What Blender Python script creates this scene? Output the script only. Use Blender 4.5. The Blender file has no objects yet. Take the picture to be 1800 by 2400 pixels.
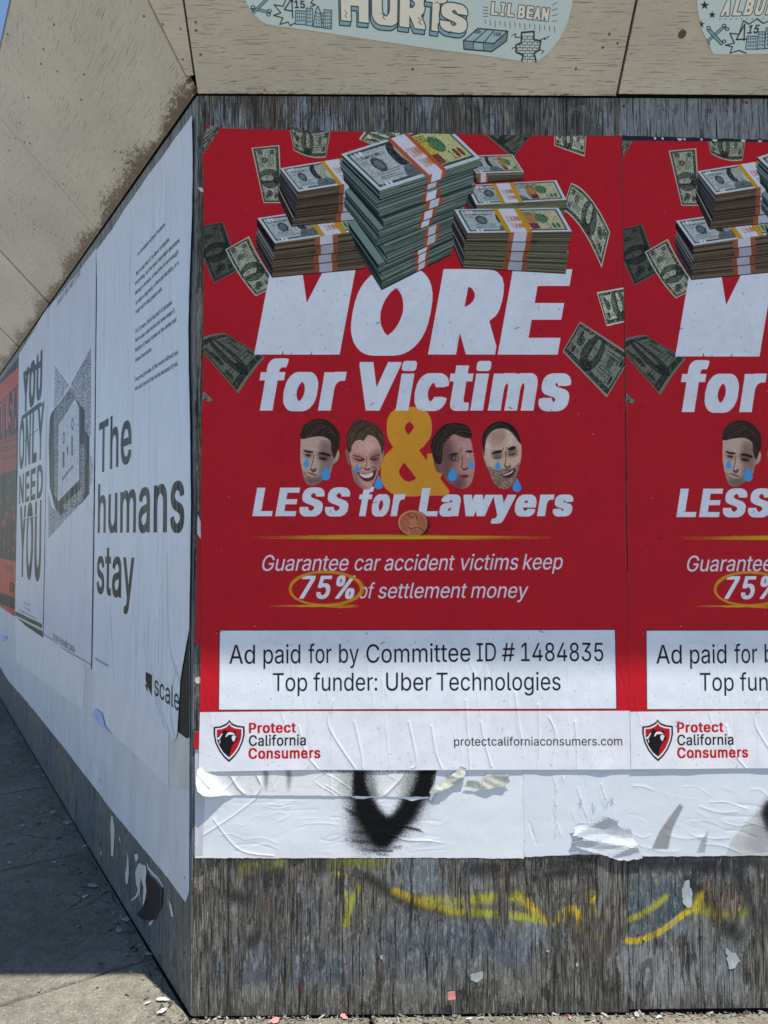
import bpy, math, random
import numpy as np
from mathutils import Vector, Matrix
from mathutils.geometry import delaunay_2d_cdt

# ------------------------------------------------------------------ camera, sky, sun, exposure
scene = bpy.context.scene
F_PX, PITCH, ROLL, YAW = 1787.26, 0.01937, -0.00148, -0.01244
XC, D0, CAM_H, WALL_H, ALPHA, LEAN = -0.51082, 2.14666, 1.35948, 2.60884, 0.55946, 0.03845
_cy, _sy, _cp, _sp, _cr, _sr = math.cos(YAW), math.sin(YAW), math.cos(PITCH), math.sin(PITCH), math.cos(ROLL), math.sin(ROLL)
_R0 = np.array([_cy, _sy, 0.0]); FWD = _cp*np.array([-_sy, _cy, 0.0]) + np.array([0, 0, _sp])
_U0 = -_sp*np.array([-_sy, _cy, 0.0]) + np.array([0, 0, _cp])
RIGHT = _cr*_R0 + _sr*_U0; UP = -_sr*_R0 + _cr*_U0
CAM = np.array([0.0, 0.0, CAM_H])
cd = bpy.data.cameras.new('camera'); cam = bpy.data.objects.new('camera', cd); scene.collection.objects.link(cam)
M = Matrix.Identity(4)
for i in range(3):
    M[i][0] = RIGHT[i]; M[i][1] = UP[i]; M[i][2] = -FWD[i]; M[i][3] = CAM[i]
cam.matrix_world = M
cd.sensor_fit = 'VERTICAL'; cd.sensor_height = 36.0; cd.lens = F_PX/2400*36; cd.clip_start = 0.02; cd.clip_end = 2000
scene.camera = cam

SUN_SX, SUN_SY = -0.20, 0.195            # horizontal travel of the sunlight per metre of fall
_sd = Vector((SUN_SX, SUN_SY, -1)).normalized()
elev = math.asin(-_sd.z); azim = math.atan2(-_sd.x, -_sd.y)
world = bpy.data.worlds.new('World'); scene.world = world; world.use_nodes = True
nt = world.node_tree; nt.nodes.clear()
wo = nt.nodes.new('ShaderNodeOutputWorld'); bg = nt.nodes.new('ShaderNodeBackground'); sk = nt.nodes.new('ShaderNodeTexSky')
sk.sky_type = 'NISHITA'; sk.sun_disc = False; sk.sun_elevation = elev; sk.sun_rotation = azim
sk.air_density = 1.0; sk.dust_density = 0.1; sk.ozone_density = 3.0
bg.inputs['Strength'].default_value = 0.09
nt.links.new(sk.outputs[0], bg.inputs[0]); nt.links.new(bg.outputs[0], wo.inputs[0])
sl = bpy.data.lights.new('sun', 'SUN'); sun = bpy.data.objects.new('sun', sl); scene.collection.objects.link(sun)
sl.energy = 4.4; sl.angle = math.radians(0.53); sl.color = (1.0, 0.955, 0.88)
sun.rotation_mode = 'QUATERNION'; sun.rotation_quaternion = _sd.to_track_quat('-Z', 'Y')
scene.view_settings.view_transform = 'Standard'; scene.view_settings.look = 'None'
scene.view_settings.gamma = 1; scene.view_settings.use_curve_mapping = False
scene.view_settings.exposure = 0.95
scene.cycles.max_bounces = 8; scene.cycles.diffuse_bounces = 5

# ------------------------------------------------------------------ planes of the place
def nrm(v): v = np.asarray(v, float); return v/np.linalg.norm(v)
SA, CA = math.sin(ALPHA), math.cos(ALPHA)
EV = nrm([0, LEAN, WALL_H]); HB = float(np.linalg.norm([0, LEAN, WALL_H]))      # up the wall, and its length
EX = np.array([1.0, 0, 0]); EL = np.array([-SA, CA, 0.0])
O0 = np.array([XC, D0, 0.0]); OT = O0 + EV*HB
class Plane:
    """a flat face of the place: origin, two unit axes, outward normal"""
    def __init__(s, o, ea, eb, toward):
        s.o = np.asarray(o, float); s.ea = nrm(ea); s.eb = nrm(eb); n = nrm(np.cross(s.ea, s.eb))
        s.n = n if n @ (np.asarray(toward) - s.o) > 0 else -n
        s.inv = np.linalg.inv(np.stack([s.ea, s.eb, s.n], 1))
    def ab(s, px):                                   # photograph pixel -> metres on the plane
        px = np.asarray(px, float).reshape(-1, 2)
        x = (px[:, 0]-900)/F_PX; y = (1200-px[:, 1])/F_PX
        d = FWD[None] + x[:, None]*RIGHT[None] + y[:, None]*UP[None]
        t = ((s.o-CAM) @ s.n)/(d @ s.n)
        return ((CAM + d*t[:, None] - s.o) @ s.inv.T)[:, :2]
    def P(s, a, b, off=0.0):
        return s.o + a*s.ea + b*s.eb + off*s.n
FRONT = Plane(O0, EX, EV, CAM); LEFT = Plane(O0, EL, EV, CAM)
NF = np.array([0, -1.0, 0]); NLh = np.array([-CA, -SA, 0.0])
EAVE_F = Plane(OT, EX, NF + np.array([0, 0, 1.0]), CAM)
EAVE_L = Plane(OT, EL, NLh + np.array([0, 0, 1.0]), CAM)
GTILT = 0.0133
GROUND = Plane([XC, D0, 0], EX, [0, 1.0, GTILT], CAM)
def Z(x0, y0, s): return lambda pts: np.asarray(pts, float).reshape(-1, 2)/s + np.array([x0, y0])

# outlines of a plain sans-serif alphabet, for the print
GLYPHS = {
    '#': (440, [[242,0,326,509,377,509,294,0], [10,140,19,192,400,192,391,140], [64,0,147,509,198,509,115,0], [40,316,49,368,429,368,421,316]]),
    '$': (447, [[202,-74,202,583,244,583,244,-74], [188,-7,156,-1,128,9,102,23,81,40,64,60,51,83,42,109,38,137,104,137,114,102,136,76,166,59,204,50,246,50,286,60,317,79,338,106,346,139,340,168,322,189,296,205,184,239,112,269,86,289,67,313,56,341,52,372,54,400,62,425,75,448,92,468,138,498,165,508,227,516,289,508,316,498,360,468,377,449,390,427,398,403,401,378,337,378,332,402,320,421,302,437,280,449,254,456,225,459,185,454,152,440,129,418,117,391,117,359,122,345,142,324,169,308,264,279,328,256,359,238,395,198,407,161,406,112,399,87,370,43,349,25,294,0,261,-7]]),
    '%': (676, [[155,284,121,297,95,320,80,351,75,388,76,431,87,464,107,492,137,511,175,517,214,511,244,492,264,464,274,431,276,388,270,351,255,320,230,297,196,284], [191,329,203,335,218,358,223,388,222,428,213,454,204,464,175,473,148,464,138,454,128,428,127,388,132,358,147,335,160,329], [481,-8,446,5,421,28,406,59,400,95,402,138,412,172,433,200,463,218,501,225,540,218,570,200,590,172,600,138,601,95,596,59,580,28,555,5,521,-8], [517,37,529,43,544,66,549,95,548,135,538,162,529,172,517,178,486,178,473,172,458,149,453,120,454,80,464,53,473,43,485,37], [132,0,482,509,540,509,191,0]]),
    '&': (448, [[165,-5,136,1,110,12,69,42,54,62,43,84,36,108,36,154,47,189,70,220,140,279,223,340,249,367,259,384,262,405,255,434,233,454,201,461,178,457,159,447,145,431,138,411,138,386,145,363,204,284,438,0,364,0,171,231,108,310,87,344,77,379,77,420,82,440,102,474,134,499,176,512,224,512,266,499,297,475,317,442,324,404,320,375,309,349,269,303,256,293,154,217,121,188,103,161,97,131,102,101,118,76,143,57,175,48,213,48,251,59,286,81,315,112,336,151,348,198,349,224,408,224,403,167,389,124,371,92,315,30,271,7,221,-5]]),
    "'": (206, [[78,318,70,509,136,509,128,318]]),
    ',': (188, [[38,-119,68,71,137,71,84,-119]]),
    '.': (188, [[83,-3,63,9,55,18,50,41,55,64,73,81,95,87,118,81,135,64,141,41,135,18,118,1,107,-3]]),
    '0': (453, [[227,-7,191,-3,158,7,130,24,105,48,85,77,69,113,57,155,50,202,50,306,57,353,69,395,85,431,106,461,130,484,159,502,191,512,227,516,262,512,295,502,323,484,348,461,368,431,384,395,396,353,403,306,403,202,396,155,384,113,368,77,348,48,323,24,295,7,263,-3], [250,52,271,60,290,74,306,92,320,116,338,176,344,254,338,332,320,393,290,435,271,449,250,457,227,460,203,457,182,449,163,435,147,416,123,365,115,332,109,254,115,176,134,116,147,92,163,74,182,60,203,52]]),
    '1': (453, [[76,0,76,55,391,55,391,0], [276,509,276,0,212,0,212,448,209,448,86,358,86,427,198,509]]),
    '2': (453, [[64,0,64,47,234,229,294,298,311,327,319,356,319,389,308,419,287,441,258,455,224,460,188,454,159,438,139,413,128,381,127,362,66,362,68,391,75,418,86,442,102,464,121,482,168,507,225,516,281,507,306,497,346,465,361,445,372,423,379,398,380,354,371,318,351,280,317,235,267,180,153,60,153,57,389,57,389,0]]),
    '3': (453, [[188,-5,133,10,108,22,70,57,57,79,48,104,44,132,109,132,118,100,137,76,165,59,200,51,239,51,275,61,304,80,323,108,328,125,328,163,316,196,306,211,275,234,229,246,157,248,157,299,288,448,288,452,70,452,70,509,372,509,372,461,211,278,211,289,247,290,279,286,308,276,333,262,354,244,371,222,391,173,393,145,390,116,383,90,354,45,309,12,251,-5]]),
    '4': (453, [[40,105,40,158,247,509,311,509,109,166,109,163,413,163,413,105], [282,0,282,121,282,146,282,318,343,318,343,0]]),
    '5': (453, [[221,-7,165,1,140,11,99,41,83,60,63,105,60,130,122,130,130,102,148,78,173,60,204,51,241,51,276,64,304,89,322,122,328,162,321,203,314,221,290,251,257,270,218,277,184,273,152,262,128,246,67,253,96,509,366,509,366,452,151,452,134,301,178,325,212,333,252,332,294,321,330,299,358,269,379,231,390,187,388,132,381,102,369,76,352,52,309,15,282,3,253,-4]]),
    '6': (453, [[226,-7,168,3,142,15,119,31,84,74,73,101,66,130,65,187,80,239,112,302,137,340,252,509,322,509,151,261,145,261,157,279,174,295,196,307,221,313,265,312,316,295,355,262,370,240,387,187,387,127,368,73,333,30,310,14,257,-4], [245,50,279,63,304,86,322,119,327,157,322,196,304,228,279,251,245,264,207,264,174,252,148,229,131,197,126,179,126,138,138,102,160,73,190,55,207,50]]),
    '7': (453, [[97,0,323,448,323,452,62,452,62,509,391,509,391,449,165,0]]),
    '8': (453, [[193,-5,163,1,136,11,111,25,74,62,62,84,54,109,53,156,65,195,87,228,117,252,153,265,109,289,80,330,70,380,79,429,90,450,124,485,170,508,226,516,282,508,328,485,361,450,373,429,382,380,372,330,343,289,300,265,335,252,365,228,387,195,399,156,401,135,391,84,362,42,317,11,259,-5], [248,50,285,60,313,79,331,106,337,139,330,173,312,202,283,223,247,234,206,234,169,223,140,202,122,173,115,139,121,106,139,79,167,60,205,50], [244,291,274,300,298,318,314,344,319,376,314,407,299,432,275,449,244,459,208,459,177,449,153,432,138,407,133,376,138,344,154,318,178,300,209,291]]),
    '9': (453, [[226,516,285,506,310,494,333,478,352,458,368,434,380,408,387,378,387,322,373,270,340,207,315,168,200,0,130,0,301,248,307,248,295,229,278,214,257,202,232,195,188,197,161,203,137,214,98,247,83,269,72,294,66,321,66,382,73,411,85,436,120,479,168,506], [207,459,174,446,148,423,131,390,125,352,131,313,148,280,174,257,207,245,245,245,263,249,293,267,314,295,326,330,326,371,322,390,305,422,279,446,245,459]]),
    ':': (188, [[83,-3,63,9,55,18,50,41,55,64,73,81,95,87,118,81,135,64,141,41,135,18,118,1,107,-3], [83,272,63,284,51,304,51,328,63,349,83,360,107,360,128,349,140,328,140,304,128,284,107,272]]),
    'A': (480, [[16,0,201,509,276,509,463,0,395,0,287,302,255,402,232,478,245,478,222,402,191,302,85,0], [110,142,110,199,370,199,370,142]]),
    'B': (456, [[60,0,60,509,241,509,304,501,329,491,367,461,381,442,396,398,397,353,387,320,368,295,343,278,315,267,315,262,347,254,378,234,402,203,411,184,418,136,410,88,400,67,368,31,317,8,284,2,247,0], [125,57,245,57,281,60,309,67,330,80,344,96,353,115,354,153,342,184,320,209,289,225,248,231,125,231], [125,285,238,285,273,290,302,304,323,326,335,355,333,393,326,412,313,429,294,442,270,449,240,452,125,452]]),
    'C': (510, [[225,-3,186,7,150,25,119,49,92,79,70,115,53,157,44,203,40,254,44,305,53,352,70,393,92,429,119,459,150,484,186,501,225,512,267,516,317,511,362,496,402,471,435,438,459,397,473,348,408,348,397,380,380,407,357,428,330,444,300,453,267,456,237,453,209,445,184,432,161,414,141,391,125,364,113,332,106,295,103,254,106,213,113,177,125,145,141,117,161,94,184,76,210,63,237,56,284,54,315,60,344,72,369,90,389,114,404,144,408,160,473,160,459,112,435,71,402,38,363,13,317,-2,293,-6]]),
    'D': (502, [[219,0,96,0,96,57,215,57,254,60,288,68,318,81,343,99,363,122,379,149,390,181,397,216,397,294,390,329,379,361,364,388,344,410,320,428,291,441,258,449,221,452,93,452,93,509,225,509,273,505,315,495,353,478,385,455,412,426,433,391,449,351,458,306,462,255,458,205,449,159,433,119,411,83,384,54,351,31,312,14,268,3], [125,509,125,0,60,0,60,509]]),
    'E': (419, [[60,0,60,509,372,509,372,452,125,452,125,286,355,286,355,229,125,229,125,57,375,57,375,0]]),
    'F': (410, [[60,0,60,509,369,509,369,452,125,452,125,278,346,278,346,221,125,221,125,0]]),
    'G': (520, [[269,-7,225,-3,185,7,149,25,118,49,91,79,69,116,53,157,43,203,40,254,43,305,53,352,69,393,91,429,117,459,149,484,184,501,223,512,265,516,316,510,363,494,403,469,436,436,460,395,474,349,408,349,395,379,378,406,356,427,330,443,300,453,265,456,236,453,209,445,183,432,160,414,141,392,125,364,113,332,106,295,103,254,106,213,113,177,125,145,141,117,184,76,210,63,238,56,269,53,322,61,345,71,382,102,407,147,415,202,434,199,283,199,283,256,478,256,475,160,466,124,451,91,431,62,406,38,377,19,344,5,308,-4]]),
    'H': (517, [[60,0,60,509,125,509,125,289,392,289,392,509,457,509,457,0,392,0,392,232,125,232,125,0]]),
    'I': (300, [[31,0,31,57,118,57,118,452,31,452,31,509,269,509,269,452,183,452,183,57,269,57,269,0]]),
    'J': (396, [[185,-7,143,-2,106,11,75,33,52,63,38,100,33,173,98,173,100,117,108,93,122,74,139,61,160,53,185,50,209,53,230,61,248,74,261,93,269,117,272,145,272,509,336,509,336,145,332,100,318,63,294,33,263,11,227,-2]]),
    'L': (393, [[60,0,60,509,125,509,125,57,361,57,361,0]]),
    'M': (628, [[60,0,60,509,152,509,277,187,307,97,322,49,307,49,338,146,352,187,476,509,568,509,568,0,504,0,504,291,506,398,507,457,513,457,492,393,456,291,342,0,286,0,170,291,134,392,112,457,119,457,121,342,122,291,122,0]]),
    'N': (523, [[60,0,60,509,136,509,343,183,371,137,414,55,405,54,400,126,399,195,399,509,463,509,463,0,387,0,202,290,168,346,123,425,108,452,119,454,123,363,125,291,125,0]]),
    'O': (533, [[267,-7,225,-3,186,7,150,25,119,49,92,79,70,115,53,157,44,203,40,254,44,305,53,352,70,393,92,429,119,459,150,484,186,501,225,512,267,516,309,512,348,501,384,484,415,459,442,429,464,393,480,352,490,305,493,254,490,203,480,157,464,115,442,79,415,49,384,25,348,7,309,-3], [296,55,324,63,349,76,372,94,392,116,408,144,420,176,428,213,428,295,420,332,408,365,392,392,372,415,349,433,324,446,267,456,237,453,184,433,161,415,142,392,125,364,113,332,106,295,103,254,106,213,113,176,125,144,161,94,184,76,210,63,237,55]]),
    'P': (445, [[60,0,60,509,235,509,272,506,305,499,332,487,356,471,375,452,390,430,407,377,407,318,390,265,356,223,332,207,305,195,272,188,235,186,109,186,109,242,233,242,279,248,312,266,333,294,343,328,343,367,333,402,312,428,297,439,257,451,232,452,125,452,125,0]]),
    'R': (449, [[60,0,60,509,236,509,305,500,333,489,376,455,401,408,409,352,401,296,390,271,376,250,333,217,305,206,273,200,236,198,96,198,96,255,234,255,280,260,313,276,334,300,344,333,344,371,334,405,313,430,298,440,258,451,233,452,125,452,125,0], [353,0,230,229,303,229,428,0]]),
    'S': (447, [[188,-7,156,-1,128,9,102,23,81,40,64,60,51,83,42,109,38,137,104,137,114,102,136,76,166,59,204,50,246,50,286,60,317,79,338,106,346,139,340,168,322,189,296,205,184,239,112,269,86,289,67,313,56,341,52,372,54,400,62,425,75,448,92,468,138,498,165,508,227,516,289,508,316,498,360,468,377,449,390,427,398,403,401,378,337,378,332,402,320,421,302,437,280,449,254,456,225,459,185,454,152,440,129,418,117,391,117,359,122,345,142,324,169,308,264,279,328,256,359,238,395,198,407,161,406,112,399,87,370,43,349,25,294,0,261,-7]]),
    'T': (449, [[32,452,32,509,417,509,417,452,257,452,257,0,193,0,193,452]]),
    'U': (517, [[220,-6,186,2,154,15,126,33,103,55,85,80,71,108,63,140,60,173,60,509,124,509,124,178,132,133,153,95,187,68,232,53,285,53,331,68,364,95,377,113,391,155,393,178,393,509,457,509,457,173,454,140,446,108,433,80,414,55,391,33,363,15,332,2,297,-6]]),
    'V': (480, [[204,0,16,509,84,509,192,206,225,106,248,31,235,31,257,107,290,206,395,509,463,509,278,0]]),
    'W': (686, [[155,0,16,509,82,509,163,196,179,128,197,40,189,40,203,111,224,196,306,509,380,509,462,196,478,128,497,40,488,40,503,111,523,196,603,509,670,509,530,0,455,0,368,323,346,417,336,475,350,475,330,371,318,323,230,0]]),
    'Y': (472, [[203,0,203,208,16,509,91,509,192,344,231,274,250,230,224,230,260,310,280,344,381,509,455,509,268,208,268,0]]),
    'a': (389, [[137,-7,94,5,76,15,48,45,38,63,32,84,32,128,43,161,64,184,92,200,125,211,200,223,257,231,271,240,276,255,275,272,267,297,251,315,227,327,196,331,163,327,137,316,118,301,100,274,41,291,51,313,79,346,114,368,153,380,194,384,223,382,255,375,286,360,312,336,330,301,337,251,337,0,277,0,277,52,272,52,260,34,242,16,215,1,181,-7], [192,47,211,51,242,68,263,93,274,122,276,190,267,184,191,170,147,163,122,153,103,139,93,118,93,93,102,72,119,57,142,48]]),
    'b': (424, [[208,-7,172,4,147,21,118,59,112,59,112,0,53,0,53,509,114,509,114,319,118,319,147,355,171,373,207,383,259,382,287,374,313,361,354,320,370,293,388,227,388,151,381,116,370,84,355,57,336,34,313,16,288,3,260,-6], [242,49,262,55,294,80,316,117,327,163,327,215,316,261,295,298,262,322,243,328,198,328,178,322,147,299,134,282,118,241,113,189,118,138,135,95,147,78,179,55,198,49]]),
    'c': (396, [[174,-5,144,3,117,16,93,35,72,58,56,85,44,116,34,187,44,260,56,291,72,318,93,341,117,360,144,374,174,382,226,384,260,377,291,364,318,346,340,322,362,277,303,262,284,297,270,311,231,328,184,328,163,321,130,296,108,258,98,212,98,163,108,117,130,80,163,55,207,46,253,55,271,66,297,98,304,117,363,102,350,70,331,43,306,21,277,5,244,-5]]),
    'd': (424, [[165,-6,137,3,111,16,89,34,70,57,55,84,43,116,36,151,36,227,43,261,55,293,70,320,89,342,112,361,137,374,165,382,218,383,253,373,278,355,306,319,311,319,311,509,372,509,372,0,313,0,313,59,307,59,277,21,252,4,217,-7], [226,49,246,55,278,78,299,115,310,162,310,216,300,263,278,299,246,322,227,328,182,328,162,322,130,298,108,261,98,215,98,163,109,117,130,80,162,55,182,49]]),
    'e': (404, [[177,-5,145,3,117,16,92,35,72,58,56,85,44,116,34,187,36,224,55,290,71,317,91,340,115,359,142,373,172,382,226,383,266,374,303,355,334,324,347,305,365,256,371,169,75,169,75,221,338,221,310,202,304,248,298,269,277,301,263,314,246,323,205,330,164,323,131,301,109,270,97,231,96,178,102,127,121,88,151,61,190,48,227,47,254,53,276,65,294,82,306,105,365,91,348,55,320,26,283,4,237,-7]]),
    'f': (254, [[228,379,228,327,6,327,6,379], [81,0,81,432,87,470,107,499,135,519,169,529,201,530,243,521,227,468,195,474,164,468,147,449,142,419,142,0]]),
    'g': (425, [[180,-149,134,-140,97,-122,70,-97,51,-69,101,-41,131,-74,154,-88,187,-96,236,-95,261,-87,282,-75,298,-58,308,-34,311,68,306,68,277,32,252,16,217,6,165,7,138,14,90,43,55,90,43,120,36,154,36,229,43,263,55,293,71,320,112,361,138,374,166,382,218,383,253,373,279,356,308,319,313,319,313,379,372,379,372,-9,370,-40,363,-67,350,-90,334,-109,291,-136,237,-149], [227,61,264,75,290,103,307,142,312,193,307,242,291,283,264,312,247,322,205,330,182,328,145,312,118,282,102,241,96,193,102,144,118,104,145,76,163,66,183,61]]),
    'h': (410, [[114,227,114,0,53,0,53,509,114,509,114,287,102,287,116,319,132,344,152,362,175,374,200,382,252,383,295,369,328,340,341,321,350,298,357,240,357,0,296,0,296,235,293,263,286,286,273,304,256,318,235,326,192,328,161,317,136,297,119,266]]),
    'i': (167, [[53,0,53,379,114,379,114,0], [73,444,54,455,43,472,43,494,54,512,73,522,95,522,114,512,125,494,125,472,114,455,95,444]]),
    'k': (381, [[110,137,110,212,121,212,284,379,360,379,184,199,177,199], [53,0,53,509,114,509,114,0], [294,0,148,186,191,229,372,0]]),
    'l': (189, [[112,0,91,8,74,20,62,37,55,59,53,84,53,509,114,509,114,99,120,62,135,53,170,54,181,3,154,-2]]),
    'm': (610, [[53,0,53,379,112,379,112,295,108,295,122,331,144,358,172,376,203,385,245,383,268,375,287,361,303,342,314,320,321,295,312,295,326,329,350,356,381,375,417,385,458,385,497,372,529,346,550,307,557,255,557,0,496,0,496,254,493,279,485,298,473,313,438,329,402,329,374,320,353,302,340,277,335,247,335,0,274,0,274,260,272,280,265,297,238,322,220,328,185,329,158,320,135,302,119,274,114,238,114,0]]),
    'n': (410, [[114,227,114,0,53,0,53,379,112,379,112,287,102,287,116,319,132,344,152,362,175,374,200,382,252,383,295,369,328,340,341,321,350,298,357,240,357,0,296,0,296,235,293,263,286,286,273,304,256,318,235,326,192,328,161,317,136,297,119,266]]),
    'o': (415, [[207,-8,174,-5,144,3,117,16,93,35,72,58,56,85,44,116,34,187,44,260,56,291,72,318,93,341,117,360,144,374,174,382,241,382,271,374,299,360,323,341,343,318,359,291,371,260,379,225,379,150,371,116,359,85,343,58,323,35,299,16,271,3,241,-5], [207,46,252,55,285,80,298,97,314,139,319,187,314,236,298,278,270,310,252,321,231,328,184,328,163,321,130,296,108,258,98,212,98,163,108,117,130,80,163,55]]),
    'p': (424, [[53,-143,53,379,112,379,112,319,118,319,147,355,171,373,207,383,259,382,287,374,313,361,354,320,370,293,388,227,388,151,381,116,370,84,355,57,336,34,313,16,288,3,260,-6,208,-7,173,4,147,21,118,59,114,59,114,-143], [242,49,262,55,294,80,316,117,327,163,327,215,316,261,295,298,262,322,243,328,198,328,178,322,147,299,134,282,118,241,113,189,118,138,135,95,147,78,179,55,198,49]]),
    'q': (424, [[372,-143,311,-143,311,59,306,59,277,21,252,4,217,-7,165,-6,137,3,111,16,89,34,70,57,55,84,43,116,36,151,36,227,43,261,55,293,70,320,89,342,112,361,137,374,165,382,218,383,253,373,278,355,307,319,313,319,313,379,372,379], [226,49,246,55,278,78,299,115,310,162,310,216,300,263,278,299,246,322,227,328,182,328,162,322,130,298,108,261,98,215,98,163,109,117,130,80,162,55,182,49]]),
    'r': (259, [[53,0,53,379,112,379,112,321,115,321,124,339,152,367,191,383,243,384,241,323,215,326,190,324,159,315,135,296,119,269,114,237,114,0]]),
    's': (365, [[157,-7,112,3,76,24,50,54,41,73,36,94,94,107,101,87,124,60,160,47,206,47,244,62,258,74,268,103,262,126,243,144,212,155,118,180,92,192,72,208,58,227,50,249,47,274,55,314,65,332,95,360,137,378,187,384,234,379,271,363,299,339,318,308,324,290,268,277,254,304,243,316,210,331,166,331,147,326,131,317,111,292,110,264,124,243,152,229,261,200,287,187,306,171,320,153,328,131,331,107,323,65,298,31,260,6,210,-7]]),
    't': (227, [[204,379,204,327,6,327,6,379], [65,471,126,471,126,98,130,70,144,55,180,50,202,54,213,2,184,-3,138,-1,113,7,92,21,77,41,68,64,65,93]]),
    'u': (410, [[158,-3,135,2,97,23,69,59,54,109,53,139,53,379,114,379,114,144,116,117,124,94,137,75,154,61,175,53,218,51,249,62,274,83,290,113,296,153,296,379,357,379,357,0,298,0,298,92,307,92,294,60,277,35,257,17,234,5,209,-3]]),
    'v': (389, [[163,0,17,379,84,379,165,155,193,64,206,21,184,21,209,110,224,155,305,379,371,379,226,0]]),
    'w': (567, [[138,0,23,379,87,379,133,214,161,107,175,41,165,41,179,105,206,214,252,379,316,379,362,214,388,106,402,41,391,41,406,106,434,214,480,379,545,379,429,0,368,0,319,172,300,243,277,338,291,338,272,262,248,172,199,0]]),
    'x': (379, [[21,0,171,218,171,171,29,379,100,379,159,287,207,206,175,206,233,306,282,379,352,379,209,169,209,214,358,0,287,0,231,85,173,182,205,182,148,85,91,0]]),
    'y': (389, [[47,-139,61,-86,104,-89,122,-81,138,-64,163,-1,17,379,84,379,165,155,193,64,206,21,184,21,209,110,224,155,305,379,371,379,204,-58,187,-93,165,-119,139,-136,109,-144,65,-143]]),
    '’': (177, [[52,318,82,509,151,509,98,318]])}

# ------------------------------------------------------------------ a small print shop: flat print is rasterised here, in memory
FONT = {k: (v[0], [np.array(l, float).reshape(-1, 2) for l in v[1]]) for k, v in GLYPHS.items()}
def area(p): x, y = p[:, 0], p[:, 1]; return 0.5*float(np.sum(x*np.roll(y, -1) - np.roll(x, -1)*y))
def vnoise(h, w, gy, gx, rng):
    g = rng.random((gy+2, gx+2)).astype(np.float32)
    def idx(n, m):
        t = np.linspace(0, m, n, endpoint=False); i = t.astype(int); f = (t-i).astype(np.float32); return i, f*f*(3-2*f)
    iy, fy = idx(h, gy); ix, fx = idx(w, gx)
    r = g[iy]*(1-fy)[:, None] + g[iy+1]*fy[:, None]
    return r[:, ix]*(1-fx)[None] + r[:, ix+1]*fx[None]
def gblur(a, s):
    if s <= 0.3: return a
    k = int(3*s)+1; w = np.exp(-0.5*(np.arange(-k, k+1)/s)**2); w /= w.sum()
    for ax in (0, 1):
        pw = [(0, 0)]*a.ndim; pw[ax] = (k, k); p = np.pad(a, pw, mode='edge'); o = np.zeros_like(a); n = a.shape[ax]
        for i, wi in enumerate(w): o += wi*(p[i:i+n] if ax == 0 else p[:, i:i+n])
        a = o
    return a
def smooth(pts, n=6):
    p = np.asarray(pts, float); o = []; N = len(p)
    for i in range(N):
        a, b, c, d = p[i-1], p[i], p[(i+1) % N], p[(i+2) % N]
        for k in range(n):
            t = k/n; o.append(0.5*((2*b) + (-a+c)*t + (2*a-5*b+4*c-d)*t*t + (-a+3*b-3*c+d)*t**3))
    return np.array(o)
def smooth_open(pts, n=6):
    p = np.asarray(pts, float); o = []; N = len(p)
    for i in range(N-1):
        a, b, c, d = p[max(i-1, 0)], p[i], p[i+1], p[min(i+2, N-1)]
        for k in range(n):
            t = k/n; o.append(0.5*((2*b) + (-a+c)*t + (2*a-5*b+4*c-d)*t*t + (-a+3*b-3*c+d)*t**3))
    o.append(p[-1]); return np.array(o)
def stroke_polys(pts, w, closed=False):
    p = np.asarray(pts, float); w = np.broadcast_to(np.asarray(w, float), (len(p),)); out = []
    n = len(p) if closed else len(p)-1
    for i in range(n):
        a, b = p[i], p[(i+1) % len(p)]; d = b-a; L = math.hypot(*d)
        if L < 1e-6: continue
        q = np.array([-d[1], d[0]])/L*0.5; out.append(np.array([a+q*w[i], a-q*w[i], b-q*w[(i+1) % len(p)], b+q*w[(i+1) % len(p)]]))
    for c, r in zip(p, w):
        if r > 1.5:
            t = np.arange(8)*math.pi/4; out.append(c + 0.5*r*np.stack([np.cos(t), np.sin(t)], 1))
    return out
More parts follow.
